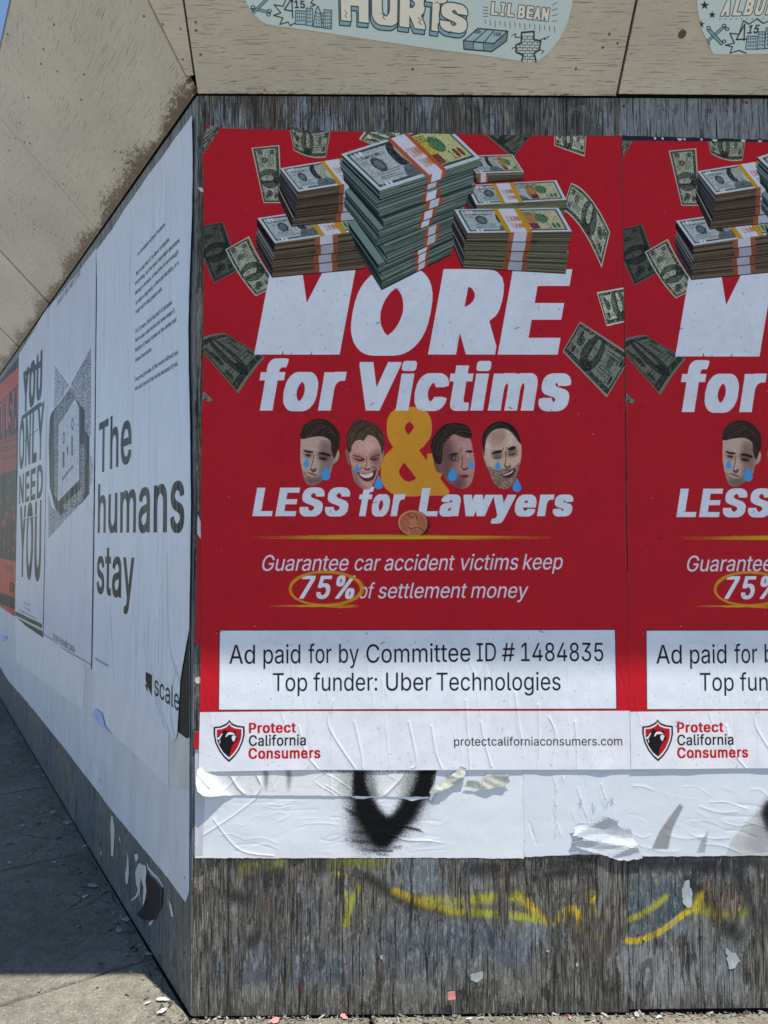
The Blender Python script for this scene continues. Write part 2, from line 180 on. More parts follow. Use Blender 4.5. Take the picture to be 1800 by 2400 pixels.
class Canvas:
    def __init__(s, w, h, col, tomap=None):
        s.w, s.h = int(w), int(h); s.a = np.empty((s.h, s.w, 3), np.float32); s.a[:] = col
        s.ht = np.zeros((s.h//2, s.w//2), np.float32); s.map = tomap or (lambda p: np.asarray(p, float).reshape(-1, 2))
    def field(s, rng, dens, cell=2):
        h, w = s.h//cell+1, s.w//cell+1; g = (rng.random((h, w)) < dens).astype(np.float32)
        return np.repeat(np.repeat(g, cell, 0), cell, 1)[:s.h, :s.w]
    def cov(s, polys, orient=True):
        polys = [p for p in polys if len(p) > 2]
        if orient: polys = [p if area(p) > 0 else p[::-1] for p in polys]
        if not polys: return None
        al = np.concatenate(polys)
        x0 = max(int(math.floor(al[:, 0].min())), 0); x1 = min(int(math.ceil(al[:, 0].max()))+1, s.w)
        y0 = max(int(math.floor(al[:, 1].min())), 0); y1 = min(int(math.ceil(al[:, 1].max()))+1, s.h)
        if x1 <= x0 or y1 <= y0: return None
        W, H, SS = x1-x0, y1-y0, 4
        A = al; B = np.concatenate([np.roll(p, -1, 0) for p in polys])
        ax, ay, bx, by = A[:, 0]-x0, (A[:, 1]-y0)*SS, B[:, 0]-x0, (B[:, 1]-y0)*SS
        sg = np.where(by > ay, 1.0, -1.0); lo = np.minimum(ay, by); hi = np.maximum(ay, by)
        k0 = np.clip(np.ceil(lo-0.5), 0, H*SS).astype(int); k1 = np.clip(np.ceil(hi-0.5), 0, H*SS).astype(int)
        n = np.maximum(k1-k0, 0); m = n > 0
        ax, ay, bx, by, sg, k0, n = ax[m], ay[m], bx[m], by[m], sg[m], k0[m], n[m]
        if len(n) == 0: return None
        e = np.repeat(np.arange(len(n)), n); k = k0[e] + (np.arange(n.sum()) - np.repeat(np.cumsum(n)-n, n))
        t = (k+0.5-ay[e])/(by[e]-ay[e]); x = np.clip(ax[e]+t*(bx[e]-ax[e]), 0, W-0.001)
        i = x.astype(int); f = x-i; st = W+1
        acc = np.bincount(k*st+i, sg[e]*(1-f), H*SS*st) + np.bincount(k*st+i+1, sg[e]*f, H*SS*st)[:H*SS*st]
        c = np.clip(np.abs(np.cumsum(acc.reshape(H*SS, st), 1)[:, :W]), 0, 1)
        return y0, y1, x0, x1, c.reshape(H, SS, W).mean(1).astype(np.float32)
    def put(s, r, col, alpha=1.0, mask=None):
        if r is None: return
        y0, y1, x0, x1, c = r; c = c*alpha
        if mask is not None: c = c*mask[y0:y1, x0:x1]
        col = np.asarray(col, np.float32)
        if col.ndim == 3: col = col[y0:y1, x0:x1]
        s.a[y0:y1, x0:x1] = s.a[y0:y1, x0:x1]*(1-c[..., None]) + c[..., None]*col
    def fill(s, polys, col, alpha=1.0, mask=None, raw=False):
        if isinstance(polys, np.ndarray): polys = [polys]
        s.put(s.cov([p if raw else s.map(p) for p in polys]), col, alpha, mask)
    def line(s, pts, w, col, alpha=1.0, closed=False, mask=None):      # w in photograph pixels
        q = s.map(pts); k = s.scale(pts); s.put(s.cov(stroke_polys(q, np.asarray(w)*k, closed)), col, alpha, mask)
    def lines(s, L, w, col, alpha=1.0, mask=None):
        out = []
        for i, pts in enumerate(L):
            out += stroke_polys(s.map(pts), (w[i] if hasattr(w, '__len__') else w)*s.scale(pts))
        s.put(s.cov(out), col, alpha, mask)
    def scale(s, pts):
        p = np.asarray(pts, float).reshape(-1, 2)[0]; q = s.map([p, p+[0, 10]]); return math.hypot(*(q[1]-q[0]))/10
    def soft(s, pts, blur, col, alpha=1.0, mask=None, grain=0, rng=None):
        """a blurred patch of ink"""
        q = s.map(pts); b = blur*s.scale(pts); c = s.cov([q])
        if c is None: return
        y0, y1, x0, x1, m = c; k = int(3*b)+2
        Y0, Y1, X0, X1 = max(y0-k, 0), min(y1+k, s.h), max(x0-k, 0), min(x1+k, s.w)
        full = np.zeros((Y1-Y0, X1-X0), np.float32); full[y0-Y0:y1-Y0, x0-X0:x1-X0] = m
        st = max(1, int(b/4))
        if st > 1:
            sm = full[::st, ::st]; sm = gblur(sm, b/st); yy = np.minimum(np.arange(full.shape[0])/st, sm.shape[0]-1.001); xx = np.minimum(np.arange(full.shape[1])/st, sm.shape[1]-1.001)
            iy, ix = yy.astype(int), xx.astype(int); fy, fx = (yy-iy)[:, None], (xx-ix)[None]
            iy2, ix2 = np.minimum(iy+1, sm.shape[0]-1), np.minimum(ix+1, sm.shape[1]-1)
            full = (sm[iy][:, ix]*(1-fx)+sm[iy][:, ix2]*fx)*(1-fy) + (sm[iy2][:, ix]*(1-fx)+sm[iy2][:, ix2]*fx)*fy
        else: full = gblur(full, b)
        if grain < 0: full = .25*full+.75*gblur((full*1.04 > rng.random(full.shape)).astype(np.float32), .5)
        elif grain: full = np.clip((full + (rng.random(full.shape)-0.5)*grain*(full > 0.01)*(full < 0.99) - 0.5*0)*1.0, 0, 1)
        s.put((Y0, Y1, X0, X1, full.astype(np.float32)), col, alpha, mask)
    def maskof(s, polys):
        m = np.zeros((s.h, s.w), np.float32); c = s.cov([s.map(p) for p in polys])
        if c: m[c[0]:c[1], c[2]:c[3]] = c[4]
        return m
    def text(s, t, p0, p1, cap, col, bold=(0, 0), shear=0.0, alpha=1.0, track=0.0, outline=0.0, mask=None, up=None):
        """one line of lettering: p0, p1 = photograph pixels of its left and right foot, cap = capital height there in pixels"""
        q = s.map([p0, p1, (p0[0]+(up[0] if up else 0), p0[1]-cap)]); ux = q[1]-q[0]; L = math.hypot(*ux); capt = math.hypot(*(q[2]-q[0]))
        if up is None and s.upright: uy = np.array([0, -1.0])*capt
        else: uy = q[2]-q[0]
        pen = 0.0; gl = []
        for ch in t:
            if ch == ' ': pen += 188+track; continue
            adv, g = FONT[ch]; gl.append((pen, g)); pen += adv+track+bold[0]*0.8
        pen -= track
        e = 0; allp = []
        lo = min((g.min(0)[0] for p_, G in gl[:1] for g in G), default=0)
        hi = max((g.max(0)[0]+gl[-1][0] for g in gl[-1][1]), default=pen)
        lo -= bold[0]/2; hi += bold[0]/2
        X = ux/(hi-lo); Y = uy/(509.0+bold[1]); q[0] = q[0] + Y*bold[1]/2
        for pn, G in gl:
            polys = [q[0] + ((g[:, :1]+pn-lo) + shear*g[:, 1:]*0)*X[None] + g[:, 1:]*(Y[None] + shear*nrm(X)[None]*math.hypot(*Y)) for g in G]
            if sum(area(p) for p in polys) < 0: polys = [p[::-1] for p in polys]
            if bold[0] or bold[1]:
                bx = bold[0]/2*X; by = bold[1]/2*(Y + shear*nrm(X)*math.hypot(*Y)); bc = [bx+by, by-bx, -bx-by, bx-by]; ex = []
                for p in polys:
                    for a, b in zip(p, np.roll(p, -1, 0)):
                        pts = np.array([a+c for c in bc]+[b+c for c in bc]); ex.append(hull(pts))
                ex = [p if area(p) > 0 else p[::-1] for p in ex]; polys = polys+ex
            if outline:
                st = []
                for p in polys: st += stroke_polys(p, outline*s.scale(p0), True)
                polys += [p if area(p) > 0 else p[::-1] for p in st]
            allp += polys
        s.put(s.cov(allp, orient=False), col, alpha, mask)
    upright = True
    def ridges(s, n, rng, y0=0, y1=1, length=(0.1, 0.5), width=(1.5, 4), amp=(0.2, 1), slant=0.05, x0=0, x1=1):
        """near-vertical creases in the pasted paper, in the relief channel (fractions of the sheet)"""
        h, w = s.ht.shape
        for _ in range(n):
            L = rng.uniform(*length)*h; yc = rng.uniform(y0, y1)*h; a = int(max(yc-L/2, 0)); b = int(min(yc+L/2, h))
            if b-a < 4: continue
            t = np.linspace(-1, 1, b-a); x = rng.uniform(x0, x1)*w + slant*L*rng.normal()*t + rng.normal()*L*0.02*np.sin(t*rng.uniform(2, 6)+rng.uniform(0, 6))
            sg = rng.uniform(*width); A = rng.uniform(*amp)*rng.choice([1, 1, -0.7])*(1-t**2)**0.7; k = int(3*sg)+1
            off = np.arange(-k, k+1); xi = np.round(x).astype(int)[:, None]+off[None]
            v = A[:, None]*np.exp(-np.abs(xi-x[:, None])/(sg*.62)); ok = (xi >= 0) & (xi < w)
            yy = np.repeat(np.arange(a, b)[:, None], len(off), 1); s.ht[yy[ok], xi[ok]] += v[ok].astype(np.float32)
    def crease(s, pts, width, amp):
        """one crease drawn where the photograph shows it"""
        q = smooth_open(s.map(pts)/2, 8); h, w = s.ht.shape; k = int(3*width)+2
        x0, x1 = int(max(q[:, 0].min()-k, 0)), int(min(q[:, 0].max()+k, w)); y0, y1 = int(max(q[:, 1].min()-k, 0)), int(min(q[:, 1].max()+k, h))
        if x1 <= x0 or y1 <= y0: return
        X, Y = np.meshgrid(np.arange(x0, x1), np.arange(y0, y1)); d = np.full(X.shape, 1e9)
        for a, b in zip(q[:-1], q[1:]):
            e = b-a; t = np.clip(((X-a[0])*e[0]+(Y-a[1])*e[1])/max(e@e, 1e-6), 0, 1); d = np.minimum(d, np.hypot(X-a[0]-t*e[0], Y-a[1]-t*e[1]))
        s.ht[y0:y1, x0:x1] += (amp*np.exp(-d/(width*.6))).astype(np.float32)
def hull(pts):
    p = sorted(map(tuple, pts)); lo = []; up = []
    for q in p:
        while len(lo) > 1 and (lo[-1][0]-lo[-2][0])*(q[1]-lo[-2][1])-(lo[-1][1]-lo[-2][1])*(q[0]-lo[-2][0]) <= 0: lo.pop()
        lo.append(q)
    for q in reversed(p):
        while len(up) > 1 and (up[-1][0]-up[-2][0])*(q[1]-up[-2][1])-(up[-1][1]-up[-2][1])*(q[0]-up[-2][0]) <= 0: up.pop()
        up.append(q)
    return np.array(lo[:-1]+up[:-1])
def ell(cx, cy, rx, ry, rot=0, n=24):
    t = np.linspace(0, 2*math.pi, n, endpoint=False); c, s = math.cos(rot), math.sin(rot)
    return np.stack([cx+rx*np.cos(t)*c-ry*np.sin(t)*s, cy+rx*np.cos(t)*s+ry*np.sin(t)*c], 1)
def rgb(*c): return np.array(c, np.float32)/255
def plane_map(plane, a0, a1, b0, b1, W, H):
    """photograph pixel -> pixel of a sheet that spans a0..a1 (left to right as printed), b0..b1 (foot to head)"""
    def f(px):
        ab = plane.ab(px); return np.stack([(ab[:, 0]-a0)/(a1-a0)*W, (b1-ab[:, 1])/(b1-b0)*H], 1)
    return f

# ------------------------------------------------------------------ print of the red poster
INK = rgb(28, 27, 30); RED = rgb(188, 28, 40); PAPER = rgb(226, 226, 230); YEL = rgb(214, 170, 30)
def warp(quad, bend=(0, 0), wig=0.0):
    """unit square -> photograph pixels, over a bent note: quad TL, TR, BR, BL"""
    TL, TR, BR, BL = [np.asarray(q, float) for q in quad]; nrmv = np.asarray(bend, float)
    def f(uv):
        uv = np.asarray(uv, float).reshape(-1, 2); u, v = uv[:, :1], uv[:, 1:]
        p = TL*(1-u)*(1-v)+TR*u*(1-v)+BR*u*v+BL*(1-u)*v
        return p + nrmv*(4*u*(1-u)) + wig*np.sin(u*9)*nrmv
    return f
def rect(u0, v0, u1, v1, n=6):
    t = np.linspace(0, 1, n)
    return np.concatenate([np.stack([u0+(u1-u0)*t, t*0+v0], 1), np.stack([t*0+u1, v0+(v1-v0)*t], 1), np.stack([u1+(u0-u1)*t, t*0+v1], 1), np.stack([t*0+u0, v1+(v0-v1)*t], 1)])
def glyphs_uv(t, u0, v0, h, w, bold=0):
    """lettering laid in a note's own unit square"""
    tot = sum(FONT[c][0] if c != ' ' else 188 for c in t); out = []; pen = 0
    for ch in t:
        if ch == ' ': pen += 188; continue
        adv, G = FONT[ch]
        for g in G: out.append(np.stack([u0+(g[:, 0]+pen)/tot*w, v0+h*(1-g[:, 1]/509)], 1))
        pen += adv
    return out
def note(cv, quad, bend=(0, 0), tone=1.0, rng=None, num='100', dark=0.0, flip=False):
    W = warp(quad, bend); bg = rgb(196, 196, 166)*tone; ink = rgb(34, 36, 34); mid = bg*0.62
    F = lambda polys, col, a=1.0: cv.fill([W(p) for p in polys], col, a)
    F([rect(0, 0, 1, 1, 8)], bg)
    F([rect(0.02, 0.05, 0.98, 0.95, 8)], ink, 0.85); F([rect(0.045, 0.13, 0.955, 0.84, 8)], bg*0.93)
    for _ in range(46):                                   # engraved border scrolls
        side = rng.integers(0, 2); u = rng.uniform(0.03, 0.95); v = (0.055 if side else 0.86)+rng.uniform(0, 0.05)
        F([rect(u, v, u+rng.uniform(0.008, 0.02), v+0.03, 2)], bg, 0.75)
    fl = (lambda u: 1-u) if flip else (lambda u: u)
    F([ell(fl(0.43), 0.5, 0.17, 0.46)], ink, 0.92); F([ell(fl(0.43), 0.5, 0.155, 0.42)], mid*0.75, 1)
    F([smooth([(fl(0.33), .85), (fl(0.37), .62), (fl(0.43), .6), (fl(0.5), .66), (fl(0.55), .85), (fl(.44), .93)])], ink, .8)
    F([smooth([(fl(0.385), .3), (fl(0.40), .14), (fl(0.46), .13), (fl(0.50), .32), (fl(0.49), .55), (fl(0.45), .68), (fl(.40), .6)])], bg*0.98, .95)
    F([smooth([(fl(0.36), .6), (fl(0.365), .2), (fl(0.41), .1), (fl(0.40), .3), (fl(0.395), .55)]), smooth([(fl(0.49), .6), (fl(0.515), .3), (fl(0.47), .12), (fl(0.495), .34)])], ink, .85)
    F([rect(fl(0.41), .33, fl(0.435), .37, 2), rect(fl(0.455), .33, fl(0.48), .37, 2), rect(fl(0.43), .56, fl(0.465), .585, 2), rect(fl(.46), .38, fl(.467), .48, 2)], ink, .85)
    F([ell(fl(0.17), 0.42, 0.06, 0.14)], ink, .9); F([ell(fl(0.17), 0.42, 0.045, 0.1)], mid, .8); F([ell(fl(0.17), 0.42, 0.03, 0.065)], ink, .8)
    F([ell(fl(0.76), 0.4, 0.055, 0.14)], ink, .55)
    for v, u0, u1 in ((.2, .63, .92), (.27, .65, .9), (.55, .64, .86), (.62, .63, .84), (.7, .64, .8), (.66, .08, .24), (.72, .08, .22)):
        u = u0
        while u < u1:
            k = rng.uniform(.008, .02); F([rect(fl(u), v, fl(u+k), v+.032, 2)], ink, .8); u += k+.007
    for (a, b) in ((.05, .16), (.84, .16), (.82, .6), (.05, .62)):
        F(glyphs_uv(num, a, b, .2, .11), ink, .95)
    q_ = cv.cov([cv.map(W(rect(.03, .06, .97, .94, 8)))]); cv.put(q_, ink, .5, mask=cv.field(rng, .22)); cv.put(q_, bg*1.12, .45, mask=cv.field(rng, .2))
    if dark: F([rect(0, 0, 1, 1, 8)], rgb(25, 25, 22), dark)
def newbill(cv, quad, rng, band=None, edge=rgb(196, 130, 40), tint=0, cut=None):
    """top face of a bundle: a modern hundred"""
    W = warp(quad); F = lambda polys, col, a=1.0, m=None: cv.fill([W(p) for p in polys], col, a)
    pale = rgb(205, 212, 212); ink = rgb(40, 44, 48)
    F([rect(0, 0, 1, 1)], pale); F([rect(.03, .05, .97, .93)], ink, .85); F([rect(.045, .1, .955, .88)], rgb(186, 190, 186))
    F([rect(.62, .1, .955, .88)], rgb(200, 186, 140) if not tint else rgb(206, 200, 130))
    if tint: F([smooth([(.63, .25), (.7, .12), (.74, .4), (.7, .72), (.64, .6)])], rgb(205, 180, 40), .9)
    else: F([smooth([(.62, .3), (.68, .14), (.73, .4), (.68, .8), (.62, .75)])], rgb(178, 116, 54), .8)
    F([ell(.78, .42, .06, .2)], rgb(45, 96, 58), .9)
    for k in range(3): F([rect(.735+.03*k, .25, .742+.03*k, .58, 2)], rgb(150, 175, 110), .8)
    F(glyphs_uv('100', .80, .62, .22, .13), rgb(120, 52, 40) if tint else rgb(60, 110, 70))
    F([rect(.64, .62, .72, .86)], rgb(118, 30, 40), .9)
    for v in (.14, .2, .26): 
        u = .5
        while u < .74: F([rect(u, v, u+.012, v+.04, 2)], ink, .7); u += rng.uniform(.016, .03)
    F([ell(.2, .46, .055, .18)], ink, .85); F([ell(.2, .46, .035, .11)], rgb(110, 116, 120), .9)
    F(glyphs_uv('100', .045, .07, .11, .12), rgb(225, 228, 230)); F(glyphs_uv('100', .05, .84, .1, .12), rgb(225, 228, 230))
    F(glyphs_uv('LL9609650015', .07, .2, .07, .26), ink, .9); F(glyphs_uv('L12', .07, .31, .07, .06), ink, .9)
    for v in (.62, .67, .73, .78):
        F([rect(.1+rng.uniform(0, .02), v, .3+rng.uniform(-.05, .05), v+.015, 3)], ink, .6)
    F([smooth([(.34, .9), (.37, .66), (.44, .56), (.52, .62), (.6, .9)])], rgb(96, 98, 100), .95)
    F([smooth([(.41, .6), (.385, .42), (.40, .2), (.45, .1), (.52, .12), (.55, .34), (.52, .56), (.46, .66)])], rgb(170, 166, 150), 1)
    F([smooth([(.36, .6), (.355, .3), (.40, .1), (.46, .08), (.43, .25), (.425, .45), (.44, .62)])], rgb(34, 34, 36), .95)
    for k in range(9): F([rect(.36+.022*k, .74, .364+.022*k, .88, 2)], ink, .6)
    q_ = cv.cov([cv.map(W(rect(.04, .08, .96, .9)))]); cv.put(q_, ink, .35, mask=cv.field(rng, .2)); cv.put(q_, pale, .4, mask=cv.field(rng, .2))
    if band:
        a, b = band; w = (b-a); e = .19*w
        F([rect(a, 0, b, 1)], edge); F([rect(a+e, 0, b-e, 1)], rgb(216, 214, 224))
        F(glyphs_uv('$10,000', a+e*1.6, .32, .22, w*.5), rgb(190, 110, 60)); F(glyphs_uv('$10,000', a+e*1.9, .62, .2, w*.46), rgb(190, 110, 60))
def stack(cv, tops, bots, n, rng, pal, band=(.5, .8), edge=rgb(176, 92, 56), wh=rgb(206, 200, 208), jit=4, tint=0, topband=None, topedge=None, hidden=()):
    """bundles of notes: tops/bots = (left corner, front corner, right corner) of first and last bundle's upper edge, last thickness given by n"""
    T = np.asarray(tops, float); B = np.asarray(bots, float)
    for i in range(n-1, -1, -1):
        f = i/n; f2 = (i+1)/n; j = rng.normal(size=2)*jit*(i > 0)*np.array([1, .3])
        L, Fr, R = [T[k]*(1-f)+B[k]*f+j for k in range(3)]; L2, F2, R2 = [T[k]*(1-f2)+B[k]*f2+j for k in range(3)]
        Bk = L+R-Fr
        cv.fill([np.array([L, Bk, R, Fr])], pal['top'])
        cv.fill([np.array([L, Fr, F2, L2])], pal['l']); cv.fill([np.array([Fr, R, R2, F2])], pal['r'])
        LL, LD, RL, RD = [], [], [], []
        m = pal.get('m', 8)
        for k in range(m):
            g = (k+rng.uniform(.1, .9))/m; w0, w1 = rng.uniform(-.6, .6, 2)/m
            a, b, c = L*(1-g)+L2*g, Fr*(1-g)+F2*g, R*(1-g)+R2*g
            (LL if rng.random() < .5 else LD).append(np.array([a, b+(F2-Fr)*w0]))
            s0, s1 = sorted(rng.uniform(0, 1, 2)) if rng.random() < .4 else (0, 1)
            (RL if rng.random() < .45 else RD).append(np.array([b+(c-b)*s0, b+(c-b)*s1+(F2-Fr)*w1]))
        lw = pal.get('lw', 1.6)
        cv.lines(LL, lw, pal['l2']); cv.lines(LD, lw*1.2, pal['d']); cv.lines(RL, lw, pal['r2']); cv.lines(RD, lw, pal['rd'])
        cv.lines([np.array([L2, F2, R2])], lw*1.8, pal['d'], .9); cv.lines([np.array([L, Fr, R])], lw*1.2, pal['top'], .9)
        if band:
            a, b = band[0]+rng.normal()*.012*(i > 0), band[1]+rng.normal()*.012*(i > 0); e = (b-a)*.22
            P = lambda u, q, r: q*(1-u)+r*u
            for u0, u1, col in ((a, b, edge), (a+e, b-e, wh)):
                k = 0.0 if i == 0 else 0.03
                cv.fill([np.array([P(u0, Fr, R), P(u1, Fr, R), P(u1, F2, R2), P(u0, F2, R2)])], col*(1-.18*rng.random()*(i > 0)))
            cv.lines([np.array([P(a, F2, R2), P(b, F2, R2)])], lw, pal['d'], .9)
        if i == 0:
            if (T[1]-T[0])[0] > 0: q = [L, Bk, R, Fr]
            newbill(cv, q, rng, topband, topedge if topedge is not None else edge, tint)
def drop(cv, x, y, h, col=rgb(72, 160, 220)):
    p = [(x, y)]; r = h*.31; cy = y+h-r
    for t in np.linspace(-.35, math.pi+.35, 14): p.append((x+r*math.cos(t), cy+r*math.sin(t)))
    p = np.array(p); cv.fill([p], rgb(50, 60, 110), .35) ; cv.fill([p], col)
def face(cv, S, zf, rng):
    f = zf; head = smooth(f(S['head']), 5); cv_m = cv.maskof([head]); sk = S['skin']
    for e in S.get('ears', ()): cv.fill([smooth(f(e), 4)], sk*.72)
    sk = np.clip(sk*1.12, 0, 1); cv.fill([head], sk)
    for pts, bl, col, a in S['shade']: cv.soft(smooth(f(pts), 4), bl, col, a*.75, mask=cv_m)
    fullm = np.clip(cv_m, 0, 1)
    if 'beard' in S:
        b = cv.maskof([smooth(f(S['beard']), 4)])*fullm; g = (rng.random((cv.h, cv.w)) < .55).astype(np.float32)
        ys, xs = np.where(b > 0)
        y0, y1, x0, x1 = ys.min(), ys.max()+1, xs.min(), xs.max()+1
        c = gblur((b*g)[y0:y1, x0:x1], .8)*S.get('bd', .6); cv.a[y0:y1, x0:x1] = cv.a[y0:y1, x0:x1]*(1-c[..., None])+c[..., None]*rgb(44, 30, 24)
    for pts, col, a in S['marks']: cv.fill([smooth(f(pts), 4)], col, a, mask=cv_m)
    for pts, w, col in S.get('creases', ()): cv.line(smooth_open(f(pts), 4), w, col, .75)
    cv.fill([smooth(f(h), 4) for h in S['hair']], S['haircol'])
    hm = cv.maskof([smooth(f(h), 4) for h in S['hair']]); L = []; D = []
    for (a, b, c, n, sp) in S['strands']:
        for k in range(n):
            o = np.array([k/n-.5, 0])*np.array(sp)[0] + np.array([0, (k/n-.5)*sp[1]])
            pts = smooth_open(f(np.array([a, b, c])+o+rng.normal(size=2)*2), 4); (L if k % 2 else D).append(pts)
    cv.lines(L, .9, S['hairlit'], .7, mask=hm); cv.lines(D, .9, rgb(18, 14, 14), .6, mask=hm)
    both = np.maximum(cv_m, hm); cv.put(cv.cov([cv.map(head)]+[cv.map(smooth(f(h), 4)) for h in S['hair']]), rgb(30, 16, 14), .11, mask=cv.field(rng, .38)); cv.put(cv.cov([cv.map(head)]), rgb(255, 236, 222), .10, mask=cv.field(rng, .3, 1))
    for pts, w, col in S.get('creases', ()): cv.line(smooth_open(f(pts), 4), w*1.3, rgb(40, 22, 20), .6)
    for x, y, h in S['tears']: q = f([(x, y), (x, y+h)]); drop(cv, q[0, 0], q[0, 1], q[1, 1]-q[0, 1])
H6 = Z(650, 950, 2.765)
def paint_red(cv, rng):
    W, H = cv.w, cv.h; fill, text = cv.fill, cv.text
    C3, D3, E3, F3, G3, R3, I3, J3, N3 = Z(460, 280, 3.318), Z(950, 280, 3.016), Z(460, 750, 3.318), Z(950, 750, 3.016), Z(1400, 280, 3.568), Z(780, 300, 4.74), Z(440, 1250, 2.514), Z(1050, 1250, 2.212), Z(440, 1640, 4.608)
    # ---- flying notes
    note(cv, C3([(430, 225), (648, 205), (668, 655), (525, 655)])[[3, 0, 1, 2]], tone=.95, rng=rng)
    note(cv, C3([(722, 60), (1050, 60), (1010, 300), (760, 245)])[[0, 1, 2, 3]], bend=(0, 8), tone=.98, rng=rng, dark=.1)
    note(cv, C3([(1265, 160), (1380, 0), (1700, 60), (1500, 260)]), tone=1.1, rng=rng)
    note(cv, C3([(60, 300), (30, 150), (200, 30), (190, 80)]), tone=.8, rng=rng)
    note(cv, D3([(560, 110), (760, 20), (900, 110), (755, 275)])[[1, 2, 3, 0]], tone=.75, rng=rng, dark=.3)
    note(cv, D3([(1050, 60), (1280, 80), (1265, 268), (1050, 190)]), tone=1.05, rng=rng)
    note(cv, C3([(140, 1280), (-30, 850), (215, 800), (350, 1165)]), tone=.62, rng=rng, bend=(-4, -6), dark=.28)
    note(cv, C3([(228, 1015), (412, 912), (642, 1290), (465, 1378)])[[3, 0, 1, 2]], tone=.98, rng=rng, bend=(-4, 4))
    note(cv, D3([(1170, 452), (1445, 800), (1385, 1055), (1105, 640)]), bend=(0, -22), tone=1.02, rng=rng, flip=True)
    note(cv, D3([(1350, 1225), (1650, 1170), (1700, 1400), (1420, 1465)]), tone=1.12, rng=rng, num='20')
    note(cv, F3([(1232, 12), (1600, 250), (1420, 550), (1108, 225)]), tone=.85, rng=rng, num='20', dark=.12)
    note(cv, E3([(-20, 170), (225, 105), (535, 295), (330, 575)]), tone=.7, rng=rng, dark=.15, bend=(0, -5))
    note(cv, E3([(60, 560), (130, 620), (110, 640), (40, 620)]), tone=.9, rng=rng)
    # ---- headline
    wh = PAPER
    text('&', (893, 1162), (1052, 1162), 207, rgb(226, 152, 48), bold=(58, 34), shear=0.0)
    text('MORE', (598, 832), (1308, 832), 201, wh, bold=(152, 54), shear=.185, track=-30)
    text('for', (597, 963), (798, 963), 118, wh, bold=(112, 38), shear=.17, track=-14)
    text('Victims', (825, 963), (1329, 963), 114, wh, bold=(112, 38), shear=.17, track=-18)
    text('LESS', (592, 1210), (813, 1210), 67, wh, bold=(108, 42), shear=.17)
    text('for', (835, 1210), (942, 1210), 67, wh, bold=(108, 42), shear=.17)
    text('Lawyers', (979, 1210), (1338, 1210), 66, wh, bold=(108, 42), shear=.17, track=-12)
    # ---- stacks of money
    brown = dict(top=rgb(150, 140, 120), l=rgb(42, 33, 34), l2=rgb(120, 118, 118), d=rgb(24, 18, 20), r=rgb(96, 78, 58), r2=rgb(124, 106, 82), rd=rgb(52, 40, 32), m=9, lw=1.3)
    olive = dict(brown, r=rgb(104, 98, 74), r2=rgb(140, 132, 104), rd=rgb(56, 50, 38))
    green = dict(top=rgb(122, 140, 130), l=rgb(62, 78, 74), l2=rgb(128, 146, 138), d=rgb(20, 28, 28), r=rgb(92, 104, 92), r2=rgb(142, 152, 136), rd=rgb(44, 56, 50), m=9, lw=1.3)
    yl = rgb(204, 150, 30)
    stack(cv, D3([(420, 262), (500, 385), (835, 375)]), D3([(420, 330), (500, 455), (830, 432)]), 1, rng, olive, band=(.05, .25))
    stack(cv, D3([(430, 470), (500, 608), (1135, 572)]), D3([(430, 600), (500, 720), (1128, 700)]), 2, rng, olive, band=None, topband=(.28, .52), topedge=yl)
    stack(cv, C3([(478, 772), (612, 965), (1290, 865)]), C3([(470, 1000), (590, 1228), (1310, 1160)]), 4, rng, brown, band=(.46, .72), jit=3, topedge=yl, topband=(.52, .82), edge=rgb(160, 88, 56))
    stack(cv, C3([(655, 385), (795, 565), (1330, 478)]), C3([(650, 600), (755, 838), (1330, 780)]), 4, rng, brown, band=(.6, .9), jit=3, topedge=yl, topband=(.58, .9), edge=rgb(160, 88, 56))
    stack(cv, R3([(95, 298), (520, 705), (1640, 345)]), R3([(240, 1330), (540, 1815), (1300, 1430)]), 11, rng, green, band=(.48, .66), jit=8, tint=1, topband=(.45, .66), edge=rgb(190, 88, 50), wh=rgb(222, 220, 228))
    stack(cv, D3([(345, 640), (440, 806), (1175, 795)]), D3([(330, 900), (395, 1055), (1120, 1095)]), 4, rng, olive, band=(.4, .62), jit=3, topband=(.37, .62), topedge=yl)
    # ---- faces
    sk = rgb(196, 158, 138); dk = rgb(70, 42, 36); blk = rgb(24, 18, 18)
